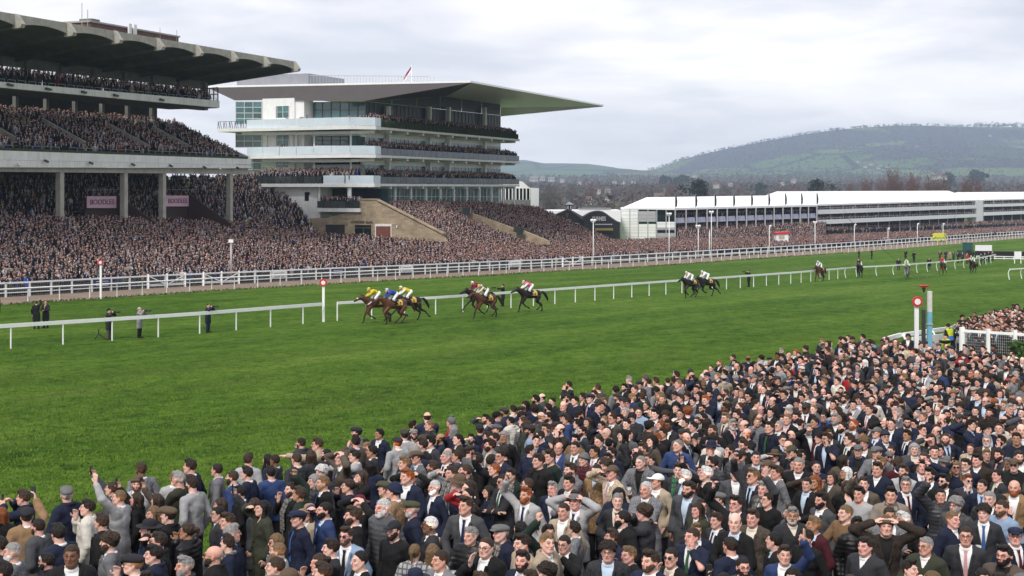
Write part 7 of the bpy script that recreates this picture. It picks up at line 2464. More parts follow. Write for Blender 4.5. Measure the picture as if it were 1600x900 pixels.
def build_near_crowd():
    rg = np.random.default_rng(77)
    taken = []; rows = []
    for row in NOTABLE:
        s, sc = spec_of(row, rg)
        p = from_head(row[0], row[1], 1.72 * sc); rows.append((p, R(row[2]), s, sc)); taken.append((p.x, p.y))
    # everyone else on a loose lattice turned along the rail
    cand = []
    a = R(34); u = np.array([math.sin(a), math.cos(a)]); v = np.array([u[1], -u[0]])
    for i in range(-60, 130):
        for j in range(-50, 60):
            q = u * (i * .75 + (j % 2) * .37) + v * (j * .76) + rg.normal(0, .16, 2)
            if q[1] < 12.5 or q[1] > 64: continue
            p = (q[0], q[1], gc(q[1])); x, y = head_px(p)
            if x < -70 or x > 1670 or y > 945: continue
            if y < np.interp(x, EX, EY) + rg.normal(2, 4.5) * (FPX / q[1] / 60): continue
            cand.append(q)
    tk = np.array(taken)
    cand = [q for q in cand if np.min(np.hypot(*(tk - q).T)) > .52]
    cand.sort(key=lambda q: q[1])
    nindiv = 300 - len(rows)
    labels = set(); used = []
    GROUP = 'spectators standing on the near lawn'
    def yaw_for(x, y):
        base = np.interp(x, [0, 350, 700, 1100, 1600], [-96, -84, -66, -45, -34])
        edge = y < np.interp(x, EX, EY) + 34
        if edge: base -= 22
        r = rg.random()
        if r < .045: return R(rg.uniform(90, 200))
        if r < .10: return R(rg.uniform(0, 60))
        if edge and r < .34: return R(rg.uniform(-175, -125))
        return R(base + rg.normal(0, 24))
    for q in cand[:nindiv]:
        p = Vector((q[0], q[1], gc(q[1]))); x, y = head_px(p)
        rows.append((p, yaw_for(x, y), None, float(np.clip(rg.normal(1.0, .042), .90, 1.09))))
    held = []
    rowsT = []
    for dd in list(np.arange(11.0, 41.2, .75)):
        rowsT.append((dd, gc(dd)))
    b = MB()
    for (d0, z0), (d1, z1) in zip(rowsT, rowsT[1:]):
        def xl(d):
            q = [from_head(x, y) for x, y in EDGE[:9]]; return float(np.interp(d, [v_.y for v_ in q], [v_.x for v_ in q])) - .1
        a0, a1, xr = xl(d0), xl(d1), 9 + d0 * .42
        if a0 > xr - 1: continue
        b.poly([(a0, d0, z1 + .01), (xr, d0, z1 + .01), (xr, d1, z1 + .01), (a1, d1, z1 + .01)], (0, 0, -.6))
    b.build('standing_terrace', M_STEP, None, 'low stepped bank under the near spectators', 'terrace')
    for k, (p, yaw, s, sc) in enumerate(rows):
        x, y = head_px(p, 1.72 * sc)
        for _ in range(60):
            t = s if s is not None else random_spec(rg)
            lab = describe(t, x, y)
            key = lab.lower()
            if key not in labels: break
            if s is not None: lab = lab + ' edge'; break
        labels.add(lab.lower())
        if t.get('woman'): sc *= .945
        o, J = make_person(p, yaw, t, sc, lab, GROUP, 'woman' if t.get('woman') else 'man')
        M4 = Matrix.Translation(p) @ Euler((0, 0, yaw)).to_matrix().to_4x4() @ Matrix.Diagonal((sc * t.get('wide', 1), sc * t.get('wide', 1), sc, 1))
        sh, el, wr, hd, cu = J['r']
        if t['pose'] == 'pint': held.append(('pint', M4 @ Vector(wr + hd * .085 + V3([.01, -.02, -.055])), yaw, lab))
        if t['pose'] in ('phone',): held.append(('phone', M4 @ Vector(wr + hd * .10 + V3([.02, -.035, .02])), yaw, lab))
        if t['pose'] == 'camera' and x < 60: held.append(('phone', M4 @ Vector(wr + hd * .1 + V3([.06, -.06, 0])), yaw, lab))
    seen = set()
    for kind, loc, yaw, lab in held:
        who = lab.split(',')[0]
        l2 = {'pint': 'plastic pint held by the ', 'phone': 'black phone held up by the '}[kind] + who
        n = 0
        while l2 in seen:
            n += 1; l2 = l2.split(' near ')[0] + ' near ' + place_words(*pix(loc)) + (' beside others' if n > 1 else '')
            if n > 2: break
        seen.add(l2)
        (make_pint(loc, rg.random() < .6, l2) if kind == 'pint' else make_phone(loc, yaw, l2))
    # the rest, smaller in view: a mass of fully dressed figures
    pool = []
    hs = ['crop', 'short', 'quiff', 'side', 'curly', 'receding', 'fringe', 'long', 'crop', 'side']
    gs = ['suit', 'suit', 'coat', 'overcoat', 'suit', 'puffer', 'suit', 'jumper', 'overcoat', 'coat']
    ps = ['stand', 'pockets', 'stand', 'pint', 'mouth', 'clasp', 'folded', 'stand', 'cheek', 'shade', 'stand', 'pockets', 'pint', 'folded']
    for i in range(44):
        h = hs[i % 10]; hat = {3: 'flat_cap', 10: 'flat_cap', 17: 'beanie', 24: 'flat_cap', 31: 'baseball_cap', 38: 'flat_cap'}.get(i)
        pool.append(baked_person(rg, ps[i % 14], gs[(i * 3 + i // 10) % 10], 'fringe' if hat else h, hat, 'full' if i % 7 == 1 and h != 'long' else ('stubble' if i % 5 == 3 and h != 'long' else None), 'spectacles' if i % 9 == 4 else ('sunglasses' if i % 11 == 6 else None), i % 3 != 2, i % 19 == 7))
    ng = instancer_tree(source_collection('near_spectator', pool))
    rest = cand[nindiv:]
    pts = [(q[0], q[1], gc(q[1])) for q in rest]
    yw = np.array([yaw_for(*head_px(p)) for p in pts])
    crowd_object('crowd', pts, yw, ng, len(pool), 'close packed crowd in dark coats thinning towards the red disc post', rg)
    # knot of people beyond the mesh barrier at the right
    pts = []
    for i in range(26):
        for j in range(34):
            y = 484 + j * 2.1 + rg.normal(0, .6); x = 1500 + i * 6.6 + (j % 2) * 3.3 + rg.normal(0, 1.2)
            if y < np.interp(x, [1490, 1520, 1560, 1600, 1680], [504, 497, 488, 481, 474]) or y > np.interp(x, [1500, 1530, 1700], [512, 518, 522]): continue
            pts.append(tuple(from_head(x, y)))
    yw = np.array([R(rg.normal(-55, 35)) for _ in pts])
    crowd_object('crowd', pts, yw, ng, len(pool), 'knot of spectators leaning on the rail beyond the wire mesh barrier', rg)
    return rg, ng, pool


def plain(rg, pose, hair, hc, gar, gc, **kw):
    s = random_spec(rg)
    for k in ('hat', 'beard', 'eyewear', 'tie', 'scarf', 'gmat', 'woman', 'shirt'): s.pop(k, None)
    s.update(pose=pose, hair=hair, hcol=HC[hc], hname=hc, garment=gar, gcol=gc, gname='', skin=SKINS[0][0], wide=1.02); s.update(kw)
    return s


def make_camera(loc, yaw, label):
    t = empty('photo_camera', loc, yaw, label, 'camera', 'long lens cameras of the trackside photographers')
    MB().box((0, 0, 0), (.15, .09, .12)).build('body', M_BLACK, t)
    MB().lathe([(.04, 0), (.05, .16), (.055, .30), (.06, .34)], (0, 0, 0), 10, 'y').build('lens', M_BLACK, t).rotation_euler = (0, 0, math.pi)
    return t


def build_trackside(rg):
    blk = (.010, .011, .012)
    def man(px, py, yaw, spec, label, cat='man', group=None, sc=1.0):
        p = G(px, py); o, J = make_person(p, R(yaw), spec, sc, label, group, cat); return p, J
    # photographers along the near rail
    for px, py, yaw, sp, lab in ((170, 530.5, 78, plain(rg, 'camera', 'crop', 'dark', 'coat', (.022, .026, .020), hat='beanie', hatcol=(.01, .01, .01), trousers=(.10, .09, .07)), 'black-capped photographer in dark coat and grey trousers aiming a long lens'),
                                 (218, 528, 80, plain(rg, 'camera', 'crop', 'grey', 'coat', (.22, .22, .22), hat='beanie', hatcol=(.38, .37, .36)), 'photographer in pale grey beanie and grey hooded top aiming a camera'),
                                 (325, 519.5, 74, plain(rg, 'camera', 'crop', 'brown', 'coat', (.014, .018, .035), trousers=(.025, .03, .075)), 'photographer in navy jacket and blue trousers standing alone by the rail'),
                                 (786, 478.5, -80, plain(rg, 'point', 'short', 'black', 'coat', blk, trousers=blk), 'cameraman all in black with a raised camera behind the second group of horses'),
                                 (1170, 448, -75, plain(rg, 'camera', 'short', 'black', 'coat', blk, trousers=blk), 'lone photographer in black behind the rail beside the two white-silked jockeys')):
        p, J = man(px, py, yaw, sp, lab)
        w = (J['r'][2] + J['l'][2]) / 2 if sp['pose'] == 'camera' else J['l'][2]
        M4 = Matrix.Translation(p) @ Euler((0, 0, R(yaw))).to_matrix().to_4x4()
        make_camera(M4 @ Vector(w + V3([0, -.13, .05])), R(yaw), 'long lens camera of the ' + ' '.join(lab.split()[:6]))
        if px == 218:
            MB().box((0, 0, 0), (.32, .2, .36)).build('camera_bag', M_BLACK, None, 'black bag on the hip of the photographer in pale grey beanie', 'bag', loc=M4 @ Vector((.2, .12, .98)))
    t = empty('tripod', G(154, 531), .3, 'small black tripod folded low on the grass beside a photographer', 'tripod')
    for a in (0, 2.1, 4.2): MB().tube([(0, 0, .35), (.42 * math.cos(a), .42 * math.sin(a), 0)], .022, 5).build('leg', M_BLACK, t)
    MB().tube([(0, 0, .3), (0, 0, .62)], .03, 6).build('column', M_BLACK, t)
    man(57, 514, -175, plain(rg, 'phone', 'side', 'brown', 'overcoat', blk, trousers=blk), 'person in long black coat raising a phone, one of two together')
    man(71.5, 512.5, -15, plain(rg, 'clasp', 'short', 'fair', 'overcoat', (.02, .02, .022), trousers=blk), 'fair-haired person in long dark coat facing us beside the raised phone')
    man(-3, 500, -60, plain(rg, 'point', 'short', 'black', 'coat', blk), 'figure in black cut by the left edge beside the near rail')
    # people on the far turf
    n = 0
    far = ((1342, 406, 'black coat walking left', blk, 'stand', -100), (1362, 405, 'black coat mid stride', blk, 'pockets', -90), (1415, 406.5, 'dark coat standing still', blk, 'stand', -60), (1428, 409.5, 'black coat turned away', blk, 'mouth', 120),
           (1452, 421.5, 'black jacket by the bent rail posts', blk, 'clasp', -30), (1469, 407, 'brown coat at the left of the group', (.06, .04, .03), 'stand', -40), (1477.5, 407, 'navy coat beside the brown coat', (.012, .016, .04), 'pockets', -70),
           (1484.5, 409, 'beige coat in the middle of the group', (.30, .22, .17), 'stand', -20), (1490, 409, 'green coat near the small tractor', (.02, .08, .04), 'folded', -60), (1497, 411, 'black suit behind the red jacket', blk, 'stand', -80),
           (1504, 411, 'charcoal coat near the tractor', (.03, .03, .034), 'clasp', -40), (1511, 412, 'red jacket among dark coats', (.35, .03, .03), 'stand', -50), (1533, 413, 'dark green coat along the curving rail', (.015, .03, .02), 'stand', -70),
           (1539, 411.5, 'navy coat along the curving rail', (.012, .016, .04), 'pockets', -60), (1545, 409.5, 'black coat along the curving rail', blk, 'folded', -75), (1551, 408, 'grey coat at the end of the curving rail', (.10, .10, .11), 'stand', -60),
           (1404, 422.5, 'navy jacket crouching close to the grey horse', (.012, .016, .035), 'pockets', -30))
    for px, py, what, c, po, yw in far:
        man(px, py, yw, plain(rg, po, ('short', 'crop', 'side')[n % 3], ('dark', 'brown', 'black')[n % 3], ('coat', 'overcoat')[n % 2], c), 'small distant figure in ' + what, group='people on foot by the far horses'); n += 1
    # tractor, steeplechase fence with white wings
    p = G(1508, 402)
    t = empty('small_tractor', p, R(-30), 'small green tractor with a glazed cab beside the black steeplechase fence', 'tractor')
    MB().box((0, 0, .95), (2.6, 1.1, .7)).build('body', M_GREEN, t)
    MB().box((.45, 0, 1.9), (1.5, 1.3, 1.3)).build('cab_glass', M_GLASS, t); MB().box((.45, 0, 2.6), (1.7, 1.5, .12)).build('cab_roof', M_GREEN, t)
    for x, r in ((.8, .7), (-.95, .45)):
        for y in (-.65, .65): MB().lathe([(r * .9, -.15), (r, 0), (r * .9, .15)], (x, y, r), 14, 'y').build('wheel', M_BLACK, t)
    a, b = G(1524, 404), G(1640, 406)
    t = empty('steeplechase_fence', a, 0, 'long black birch steeplechase fence with white rails at its foot', 'fence')
    q = b - a
    MB().bar(Vector((0, 0, .75)), q + Vector((0, 0, .75)), 1.6, 1.15).build('birch', mat('black_birch', (.012, .012, .011), .95, .3, 6, bump=.8), t)
    d = Vector((-.25, -1.3, 0))
    for z in (.16, .5): MB().bar(d + Vector((0, 0, z)), q + d + Vector((0, 0, z)), .12, .14).build('guard_rail', M_RAIL, t)
    for i in range(9): MB().bar(d + q * (i / 8), d + q * (i / 8) + Vector((0, 0, .55)), .1).build('post', M_RAIL, t)
    for x0, x1, y0, y1, yb, lab in ((1524, 1550, 383, 392, 404, 'large white fence wing behind the black birch fence'), (1585, 1596, 393, 405, 411, 'white fence wing at the near end of the birch fence')):
        g = G(x0, yb); dd = g.y + (1.2 if x0 < 1530 else -2)
        t = empty('fence_wing', (0, 0, 0), 0, lab, 'fence wing', 'white wings of the steeplechase fence')
        MB().poly([P(x0, y1, dd), P(x1, y1, dd), P(x1, y0, dd), P(x0, y0, dd)], (0, .08, 0)).build('panel', M_PANEL, t)
        for x in (x0 + .6, x1 - .6):
            r = P(x, y1, dd); MB().bar(Vector((r.x, r.y + .1, gz(r.y))), r + Vector((0, .1, .5)), .12).build('post', M_RAIL, t)
    # posts at the finish
    disc_post(505.5, 503, 441.5, .255, 'red disc finishing post at the gap in the near rail')
    disc_post(157.5, 467, 410, .235, 'small red disc post standing at the running rail in front of the grandstand crowd')
    q = from_head(1432, 538); q = Vector((q.x, q.y, q.z))
    s = FPX / q.y; zd = CAMZ - (471 - HY) / s - q.z
    t = empty('winning_post', q, 0, 'tall white post with a big red disc rising from the near crowd', 'post', 'red and white disc posts')
    MB().box((0, 0, zd / 2), (.16, .12, zd)).build('post', M_RAIL, t)
    MB().lathe([(.205, -.03), (.215, -.02), (.215, .02), (.205, .03)], (0, -.12, zd), 28, 'y').build('red_disc', M_RED, t)
    MB().lathe([(.125, -.02), (.125, .02)], (0, -.15, zd), 24, 'y').build('white_centre', M_WHITE, t)
    q = from_head(1452.5, 545); zt = CAMZ - (455 - HY) / (FPX / q.y) - q.z
    t = empty('striped_pole', q, 0, 'square pole, white above and pale blue below, beside the big red disc', 'pole')
    zm = CAMZ - (487 - HY) / (FPX / q.y) - q.z
    MB().box((0, 0, (zm + zt) / 2), (.16, .16, zt - zm)).build('white_half', mat('weathered_white', (.62, .60, .55), .6, .12, 4, streak=.4), t)
    MB().box((0, 0, zm / 2), (.162, .162, zm - .004)).build('blue_half', mat('pale_blue_paint', (.16, .40, .52), .5, .1, 4), t)
    MB().box((0, 0, zm - .5), (.22, .22, .05)).build('clamp', M_STEEL, t)
    MB().box((.083, -.03, zm * .8), (.01, .06, zm * .6)).build('red_strip', M_RED, t)
    q = from_head(1443, 540); zt = CAMZ - (484 - HY) / (FPX / q.y) - q.z
    MB().tube([(0, 0, 0), (0, 0, zt)], .085, 8).build('dark_post', mat('dark_green_post', (.03, .04, .035), .6, .15, 4), None, 'plain dark round post between the red disc and the blue pole', 'post', loc=q)
    # camera slung on thin wires over the course
    c = P(1443.5, 447, 64)
    t = empty('cable_camera', c, 0, 'red boat-shaped cable camera hanging in the air above the striped pole', 'camera')
    f = SDF((-.4, -.2, -.2), (.4, .2, .2), .02); f.ell((0, 0, .02), (.26, .11, .085), 0); f.fn(lambda X, Y, Z: Z - .05 + 0 * X + 0 * Y)
    V, F = f.mesh(); inst(mesh_np('shell', V, F, M_RED, True), 'shell', t)
    MB().box((0, 0, -.12), (.14, .12, .1)).build('gimbal', M_BLACK, t); MB().lathe([(.02, -.1), (.06, -.04), (.06, .03), (.02, .06)], (0, 0, -.2), 10).build('camera_head', M_BLACK, t)
    e = Vector((U.x, U.y, 0))
    MB().tube([e * -30 + Vector((0, 0, 4)), (0, 0, .06), e * 60 + Vector((0, 0, 5.5))], .006, 4).build('wire', M_DARKSTEEL, t)
    # barrier, boards, stewards and short rail beside the near crowd
    a, b = from_head(1503, 545, .2), from_head(1680, 560, .2)
    a = G(1503, 571); b = G(1720, 589); q = b - a
    t = empty('mesh_barrier', a, 0, 'white framed wire mesh barrier along the far side of the near crowd', 'barrier')
    n = 5; hgt = 1.72
    for i in range(n + 1): MB().bar(q * (i / n), q * (i / n) + Vector((0, 0, hgt + .06)), .20 if i == 0 else .14, .18).build('post', M_RAIL, t)
    for z in (hgt - .1, .35): MB().bar(Vector((0, 0, z)), q + Vector((0, 0, z)), .07, .12).build('rail', M_RAIL, t)
    w = MB(); L = q.length
    for k in range(int(L / .1)): w.bar(q * (k * .1 / L) + Vector((0, 0, .4)), q * (k * .1 / L) + Vector((0, 0, hgt - .15)), .010)
    for k in range(9): w.bar(Vector((0, 0, .48 + k * .13)), q + Vector((0, 0, .48 + k * .13)), .010)
    w.build('wire_mesh', M_STEEL, t)
    a, b = G(1424, 566), G(1500, 556); q = b - a
    t = empty('white_boards', a, 0, 'white boarded panels linking the rail to the mesh barrier', 'barrier')
    for i in range(3): MB().bar(q * (i / 3 + .01) + Vector((0, 0, .62)), q * ((i + 1) / 3 - .01) + Vector((0, 0, .62)), .06, 1.15).build('board', M_PANEL, t)
    pg = [(0, .0, 1.2), (0, .1, 1.15), (0, .22, .95), (0, .27, .5), (0, .28, 0)]
    goose = MB().tube(pg, .05, 6).mesh('post', M_RAIL)
    for pts, lab in (((G(1380, 571), G(1408, 561.5)), 'curled end of white rail nearest the crowd, left of the disc post'), ((G(1412, 561.5), G(1455, 554), G(1503, 546.5), G(1520, 543)), 'short white rail with curled posts passing behind the disc post')):
        t = empty('running_rail', pts[0], 0, lab, 'rail')
        o0 = pts[0]
        for p0, p1 in zip(pts, pts[1:]): MB().bar(p0 - o0 + Vector((0, 0, 1.2)), p1 - o0 + Vector((0, 0, 1.2)), .12, .19).build('rail', M_RAIL, t)
        for p0 in pts[1:] if len(pts) == 2 else pts[:-1]:
            a3 = math.atan2((pts[-1] - pts[0]).y, (pts[-1] - pts[0]).x); inst(goose, 'post', t, p0 - o0, a3 + math.pi)
    f = SDF((-.36, -.3, .9), (.36, .3, 1.6), .018); torso_sdf(f, .047); f.cap((0, .012, 1.44), (0, -.01, 1.72), .085, .1, .004, 'sub')
    f.fn(lambda X, Y, Z: np.maximum(.93 - Z, np.abs(X) - .225) + 0 * Y)
    V, F = f.mesh(); vm = mesh_np('vest', V, F, CLOTHM, True)
    f.fn(lambda X, Y, Z: np.maximum(Z - 1.16, 0 * X + .93 - Z) + 0 * Y); V, F = f.mesh(); V = V * [1.02, 1.03, 1]; bm = mesh_np('blue_panel', V, F, CLOTHM, True)
    for px, py, yw, po, lab, blue in ((1489, 511, -160, 'stand', 'steward in yellow and blue high-visibility vest bending over the boards', 1), (1478, 527, -70, 'point', 'steward in yellow vest and black cap pointing beside the boards', 0)):
        o, J = make_person(from_head(px, py), R(yw), plain(rg, po, 'crop', 'black', 'coat', blk, hat='beanie', hatcol=(.01, .01, .01), lean=.22 if blue else 0), 1.0, lab, None, 'man')
        colour(inst(vm, 'vest', o), (.46, .56, .03))
        if blue: colour(inst(bm, 'blue_panel', o), (.05, .16, .45))
    # small green shrub at the right edge
    V, F = leaf_crown(4, 1.0, .9, 420, .1, .09)
    t = empty('green_shrub', G(1592, 590), 0, 'bright green shrub at the edge of the photo by the mesh barrier', 'shrub')
    inst(mesh_np('foliage', V, F, mat('shrub_leaves', (.05, .10, .02), .8, .3, 4)), 'foliage', t, (0, 0, .5)); MB().tube([(0, 0, 0), (0, 0, 1)], .04, 5).build('stem', M_TRUNK, t)
    # turf blades near the camera
    rg2 = np.random.default_rng(9); n = 230000
    d = 17 + 83 * rg2.random(n) ** .95; x = (rg2.random(n) * 1600 - 830) / FPX * d
    z = np.interp(d, [-50, 0, 200], [0, 0, -5.72])
    k_ = np.clip((100 - d) / 60, .15, 1); hh = rg2.uniform(.03, .085, n) * k_; w = rg2.uniform(.009, .024, n); th = rg2.uniform(0, 6.28, n)
    px = 800 + FPX * x / d; py = HY + FPX * (CAMZ - z - 1.6) / d
    ok = py < np.interp(px, EX, EY) + 60
    x, d, z, hh, w, th = x[ok], d[ok], z[ok], hh[ok], w[ok], th[ok]; n = len(x)
    e = np.stack([np.cos(th) * w, np.sin(th) * w, np.zeros(n)], 1); b0 = np.stack([x, d, z], 1)
    tip = b0 + np.stack([rg2.normal(0, .03, n), rg2.normal(0, .03, n), hh], 1)
    V = np.stack([b0 - e, b0 + e, tip], 1).reshape(-1, 3); F = np.arange(n * 3).reshape(-1, 3)
    m_ = mat('grass_blades', (.115, .190, .024), .9, .35, .8, spec=.1)
    link(bpy.data.objects.new('grass', mesh_np('grass', V, F, m_)), None, 'short blades of turf on the near part of the course', None, None, 'stuff')


NEAR_RG, NEAR_NG, NEAR_POOL = build_near_crowd()
build_trackside(np.random.default_rng(5))
# ------------------------------------------------------------------ racehorses and jockeys
COATM = mat_objcolor('horse_coat', .38, .16, 3.5, .12, 30, attr='tone')
LEG_POSES = {   # per leg: (y, z) joints; the horse runs towards -Y. order: front a, front b, hind a, hind b
    'reach': [[(-.50, 1.10), (-.82, .80), (-1.12, .50), (-1.27, .30), (-1.36, .22)], [(-.48, 1.08), (-.58, .66), (-.34, .40), (-.16, .44), (-.10, .36)],
              [(.66, 1.12), (.52, .80), (.92, .54), (.80, .18), (.72, .05)], [(.70, 1.12), (.82, .78), (1.20, .60), (1.42, .30), (1.54, .24)]],
    'gather': [[(-.50, 1.10), (-.56, .62), (-.50, .34), (-.47, .12), (-.53, .04)], [(-.50, 1.08), (-.80, .78), (-.66, .48), (-.46, .40), (-.42, .30)],
               [(.66, 1.12), (.40, .80), (.62, .50), (.30, .22), (.20, .12)], [(.68, 1.12), (.46, .76), (.78, .54), (.56, .20), (.48, .10)]],
    'drive': [[(-.50, 1.10), (-.70, .68), (-.82, .38), (-.84, .14), (-.92, .05)], [(-.48, 1.08), (-.66, .72), (-.42, .46), (-.20, .36), (-.12, .30)],
              [(.68, 1.12), (.72, .78), (1.06, .52), (1.10, .18), (1.06, .05)], [(.66, 1.12), (.50, .80), (.86, .52), (.62, .24), (.54, .18)]]}
HC_ = {}


def horse_mesh(pose):
    if pose in HC_: return HC_[pose]
    f = SDF((-.5, -1.85, -.02), (.5, 1.75, 2.05), .025)
    f.ell((0, .02, 1.30), (.27, .62, .29), .06); f.ell((0, -.42, 1.30), (.24, .32, .32), .08); f.ell((0, .58, 1.36), (.265, .36, .29), .08)
    f.ell((0, .30, 1.27), (.25, .40, .24), .08)
    f.cap((0, -.45, 1.44), (0, -1.02, 1.74), .225, .135, .09); f.cap((0, -.55, 1.30), (0, -1.04, 1.68), .17, .10, .08)
    f.cap((0, -1.03, 1.74), (0, -1.38, 1.60), .120, .078, .05); f.cap((0, -1.36, 1.61), (0, -1.55, 1.51), .078, .062, .04)
    f.ell((0, -1.10, 1.68), (.075, .13, .12), .04)
    for s in (-1, 1):
        f.cap((s * .055, -1.00, 1.85), (s * .075, -1.01, 1.98), .032, .010, .01)
        f.ell((s * .085, -1.19, 1.72), (.02, .03, .024), .01)
        f.ell((s * .035, -1.57, 1.53), (.02, .015, .02), .005, 'sub')
    for i, J in enumerate(LEG_POSES[pose]):
        s = (-1, 1, -1, 1)[i]; hind = i > 1; w = .135 if hind else .125
        P_ = [V3([s * w, y, z]) for y, z in J]
        if hind: rr = [(.19, .115), (.105, .062), (.056, .042), (.045, .048)]
        else: rr = [(.145, .075), (.072, .052), (.046, .040), (.043, .048)]
        for k in range(4): f.cap(P_[k], P_[k + 1], rr[k][0], rr[k][1], .05 if k == 0 else .02)
        f.ell(P_[4] + V3([0, -.015, 0]), (.055, .07, .05), .02)
        f.ell(P_[2], (.056 if hind else .052,) * 3, .02); f.ell(P_[3], (.05,) * 3, .015)
    V, F = f.mesh()
    T = np.ones((len(V), 3), np.float32)
    leg = np.clip((.66 - V[:, 2]) / .22, 0, 1)[:, None] * np.float32(.88)
    muz = np.clip((-1.40 - V[:, 1]) / .12, 0, 1)[:, None] * np.float32(.7)
    dk = np.array([.22, .2, .22], np.float32)
    T = T * (1 - leg) + dk * leg; T = T * (1 - muz) + dk * muz
    eye = ((np.abs(V[:, 0]) > .082) & (np.abs(V[:, 1] + 1.19) < .04) & (np.abs(V[:, 2] - 1.72) < .035)); T[eye] = .05
    me = mesh_np('horse_body', V, F, COATM, True, attrs={'tone': T})
    HC_[pose] = me
    return me


def mane_mesh():
    f = SDF((-.14, -1.3, 1.3), (.16, .1, 2.1), .02)
    for q in np.linspace(0, 1, 9):
        a = V3([.0, -.40 - .62 * q, 1.66 + .24 * q]); f.cap(a, a + V3([.10, .10, -.20]), .035, .018, .02)
    f.cap((0, -1.05, 1.90), (.02, -1.18, 1.80), .03, .018, .02)
    V, F = f.mesh(); return mesh_np('mane', V, F, HAIRM, True, attrs={'tone': np.ones((len(V), 3), np.float32)})


def tail_mesh():
    f = SDF((-.25, .7, .4), (.25, 1.8, 1.75), .025)
    p = [V3([0, .86, 1.48]), V3([0, 1.10, 1.47]), V3([0, 1.30, 1.28]), V3([.02, 1.44, 1.0]), V3([.04, 1.50, .76])]
    for a, b, r0, r1 in zip(p, p[1:], (.05, .075, .105, .09), (.075, .105, .09, .02)): f.cap(a, b, r0, r1, .03)
    f.fn(lambda X, Y, Z: .014 * vnoise(X, Y, Z, 40, 1), 'plus')
    V, F = f.mesh(); return mesh_np('tail', V, F, HAIRM, True, attrs={'tone': np.ones((len(V), 3), np.float32)})


def cloth_mesh():
    """number cloth over the back"""
    V, F = [], []
    n = 14
    for y in (.02, .25, .50):
        for k in range(n + 1):
            a = R(-100 + 200 * k / n); V.append((.292 * math.sin(a), y, 1.30 + .325 * math.cos(a) if abs(a) < 1.6 else 1.30 - (abs(a) - 1.57) * .3))
    for i in range(2):
        for k in range(n): q = i * (n + 1) + k; F.append((q, q + 1, q + n + 2, q + n + 1))
    return mesh_np('number_cloth', V, F, CLOTHM, True)


def digits(n):
    me = text_mesh(str(n), .26, .012, True); me.materials.append(M_BLACK); return me


JCK = {}


def jockey_parts():
    if JCK: return JCK
    hip, ch, nk, hd = V3([0, .16, 1.98]), V3([0, -.28, 2.12]), V3([0, -.42, 2.18]), V3([0, -.56, 2.25])
    f = SDF((-.5, -1.0, 1.2), (.5, .5, 2.5), .0145)
    f.cap(hip, ch, .13, .15, .05); f.cap(ch + V3([-.14, 0, .02]), ch + V3([.14, 0, .02]), .07, .07, .05); f.cap(nk, hd, .055, .055, .03)
    H = rotx(R(-18)); head_sdf(f, H, hd)
    for s in (-1, 1):
        kn, an = V3([s * .30, -.20, 1.66]), V3([s * .29, .10, 1.36])
        f.cap(hip + V3([s * .08, 0, -.02]), kn, .095, .065, .04); f.cap(kn, an, .062, .042, .03); f.cap(an, an + V3([0, -.18, -.03]), .04, .03, .02)
        sh, wr = ch + V3([s * .17, 0, .02]), V3([s * .10, -.72, 1.80])
        el, wr = two_bone(sh, wr, .28, .26, V3([s * 1., .3, -.6])); f.cap(sh, el, .05, .04, .03); f.cap(el, wr, .04, .028, .02)
        add_hand(f, wr, V3([-s * .3, -.9, -.2]) / 1.0, 1.25, s)
        JCK['arm%d' % s] = (sh, el, wr)
    V, F = f.mesh(); JCK['body'] = mesh_np('jockey_body', V, F, SKINM, True, attrs={'tone': tone(V, H, hd)})
    f = SDF((-.5, -1.0, 1.5), (.5, .5, 2.5), .018)
    f.cap(hip, ch, .145, .172, .05); f.cap(ch + V3([-.14, 0, .02]), ch + V3([.14, 0, .02]), .088, .088, .05)
    for s in (-1, 1):
        sh, el, wr = JCK['arm%d' % s]; f.cap(sh, el, .07, .06, .03); f.cap(el, el + (wr - el) * .9, .06, .042, .02)
    f.cap(nk, hd, .06, .07, .01, 'sub'); f.fn(lambda X, Y, Z: .007 * vnoise(X, Y, Z, 30, 2), 'plus')
    f.fn(lambda X, Y, Z: Y - .13 + 0 * X + 0 * Z)
    V, F = f.mesh(); JCK['silks'] = mesh_np('silks', V, F, CLOTHM, True)
    f = SDF((-.5, -.5, 1.2), (.5, .5, 2.3), .018)
    f.ell(hip, (.165, .16, .15), .03)
    for s in (-1, 1):
        kn = V3([s * .30, -.20, 1.66]); an = V3([s * .29, .10, 1.36])
        f.cap(hip + V3([s * .08, 0, -.02]), kn, .112, .08, .04); f.cap(kn, kn + (an - kn) * .35, .078, .066, .02)
    V, F = f.mesh(); JCK['breeches'] = mesh_np('breeches', V, F, CLOTHM, True)
    for s in (-1, 1):
        f = SDF((-.5, -.5, 1.2), (.5, .5, 1.9), .018)
        kn = V3([s * .30, -.20, 1.66]); an = V3([s * .29, .10, 1.36]); a = kn + (an - kn) * .3
        f.cap(a, an, .07, .055, .02); f.cap(an, an + V3([0, -.19, -.035]), .052, .04, .02)
        V, F = f.mesh(); JCK['boot%d' % s] = mesh_np('boot', V, F, GLOSSM, True)
    f = SDF((-.16, -.2, -.1), (.16, .2, .24), .012)
    f.ell((0, .014, .05), (.098, .116, .105), 0); f.fn(lambda X, Y, Z: .03 - Z - Y * .1 + 0 * X); f.ell((0, -.12, .05), (.06, .05, .012), .01)
    V, F = f.mesh(); JCK['cap'] = mesh_np('helmet', V, F, GLOSSM, True)
    JCK['head'] = (hd, H)
    return JCK


def sleeves_mesh():
    j = jockey_parts()
    f = SDF((-.5, -1.0, 1.5), (.5, .5, 2.5), .018)
    for s in (-1, 1):
        sh, el, wr = j['arm%d' % s]; f.cap(sh, el, .076, .066, .03); f.cap(el, el + (wr - el) * .88, .066, .047, .02)
    V, F = f.mesh(); return mesh_np('sleeves', V, F, CLOTHM, True)


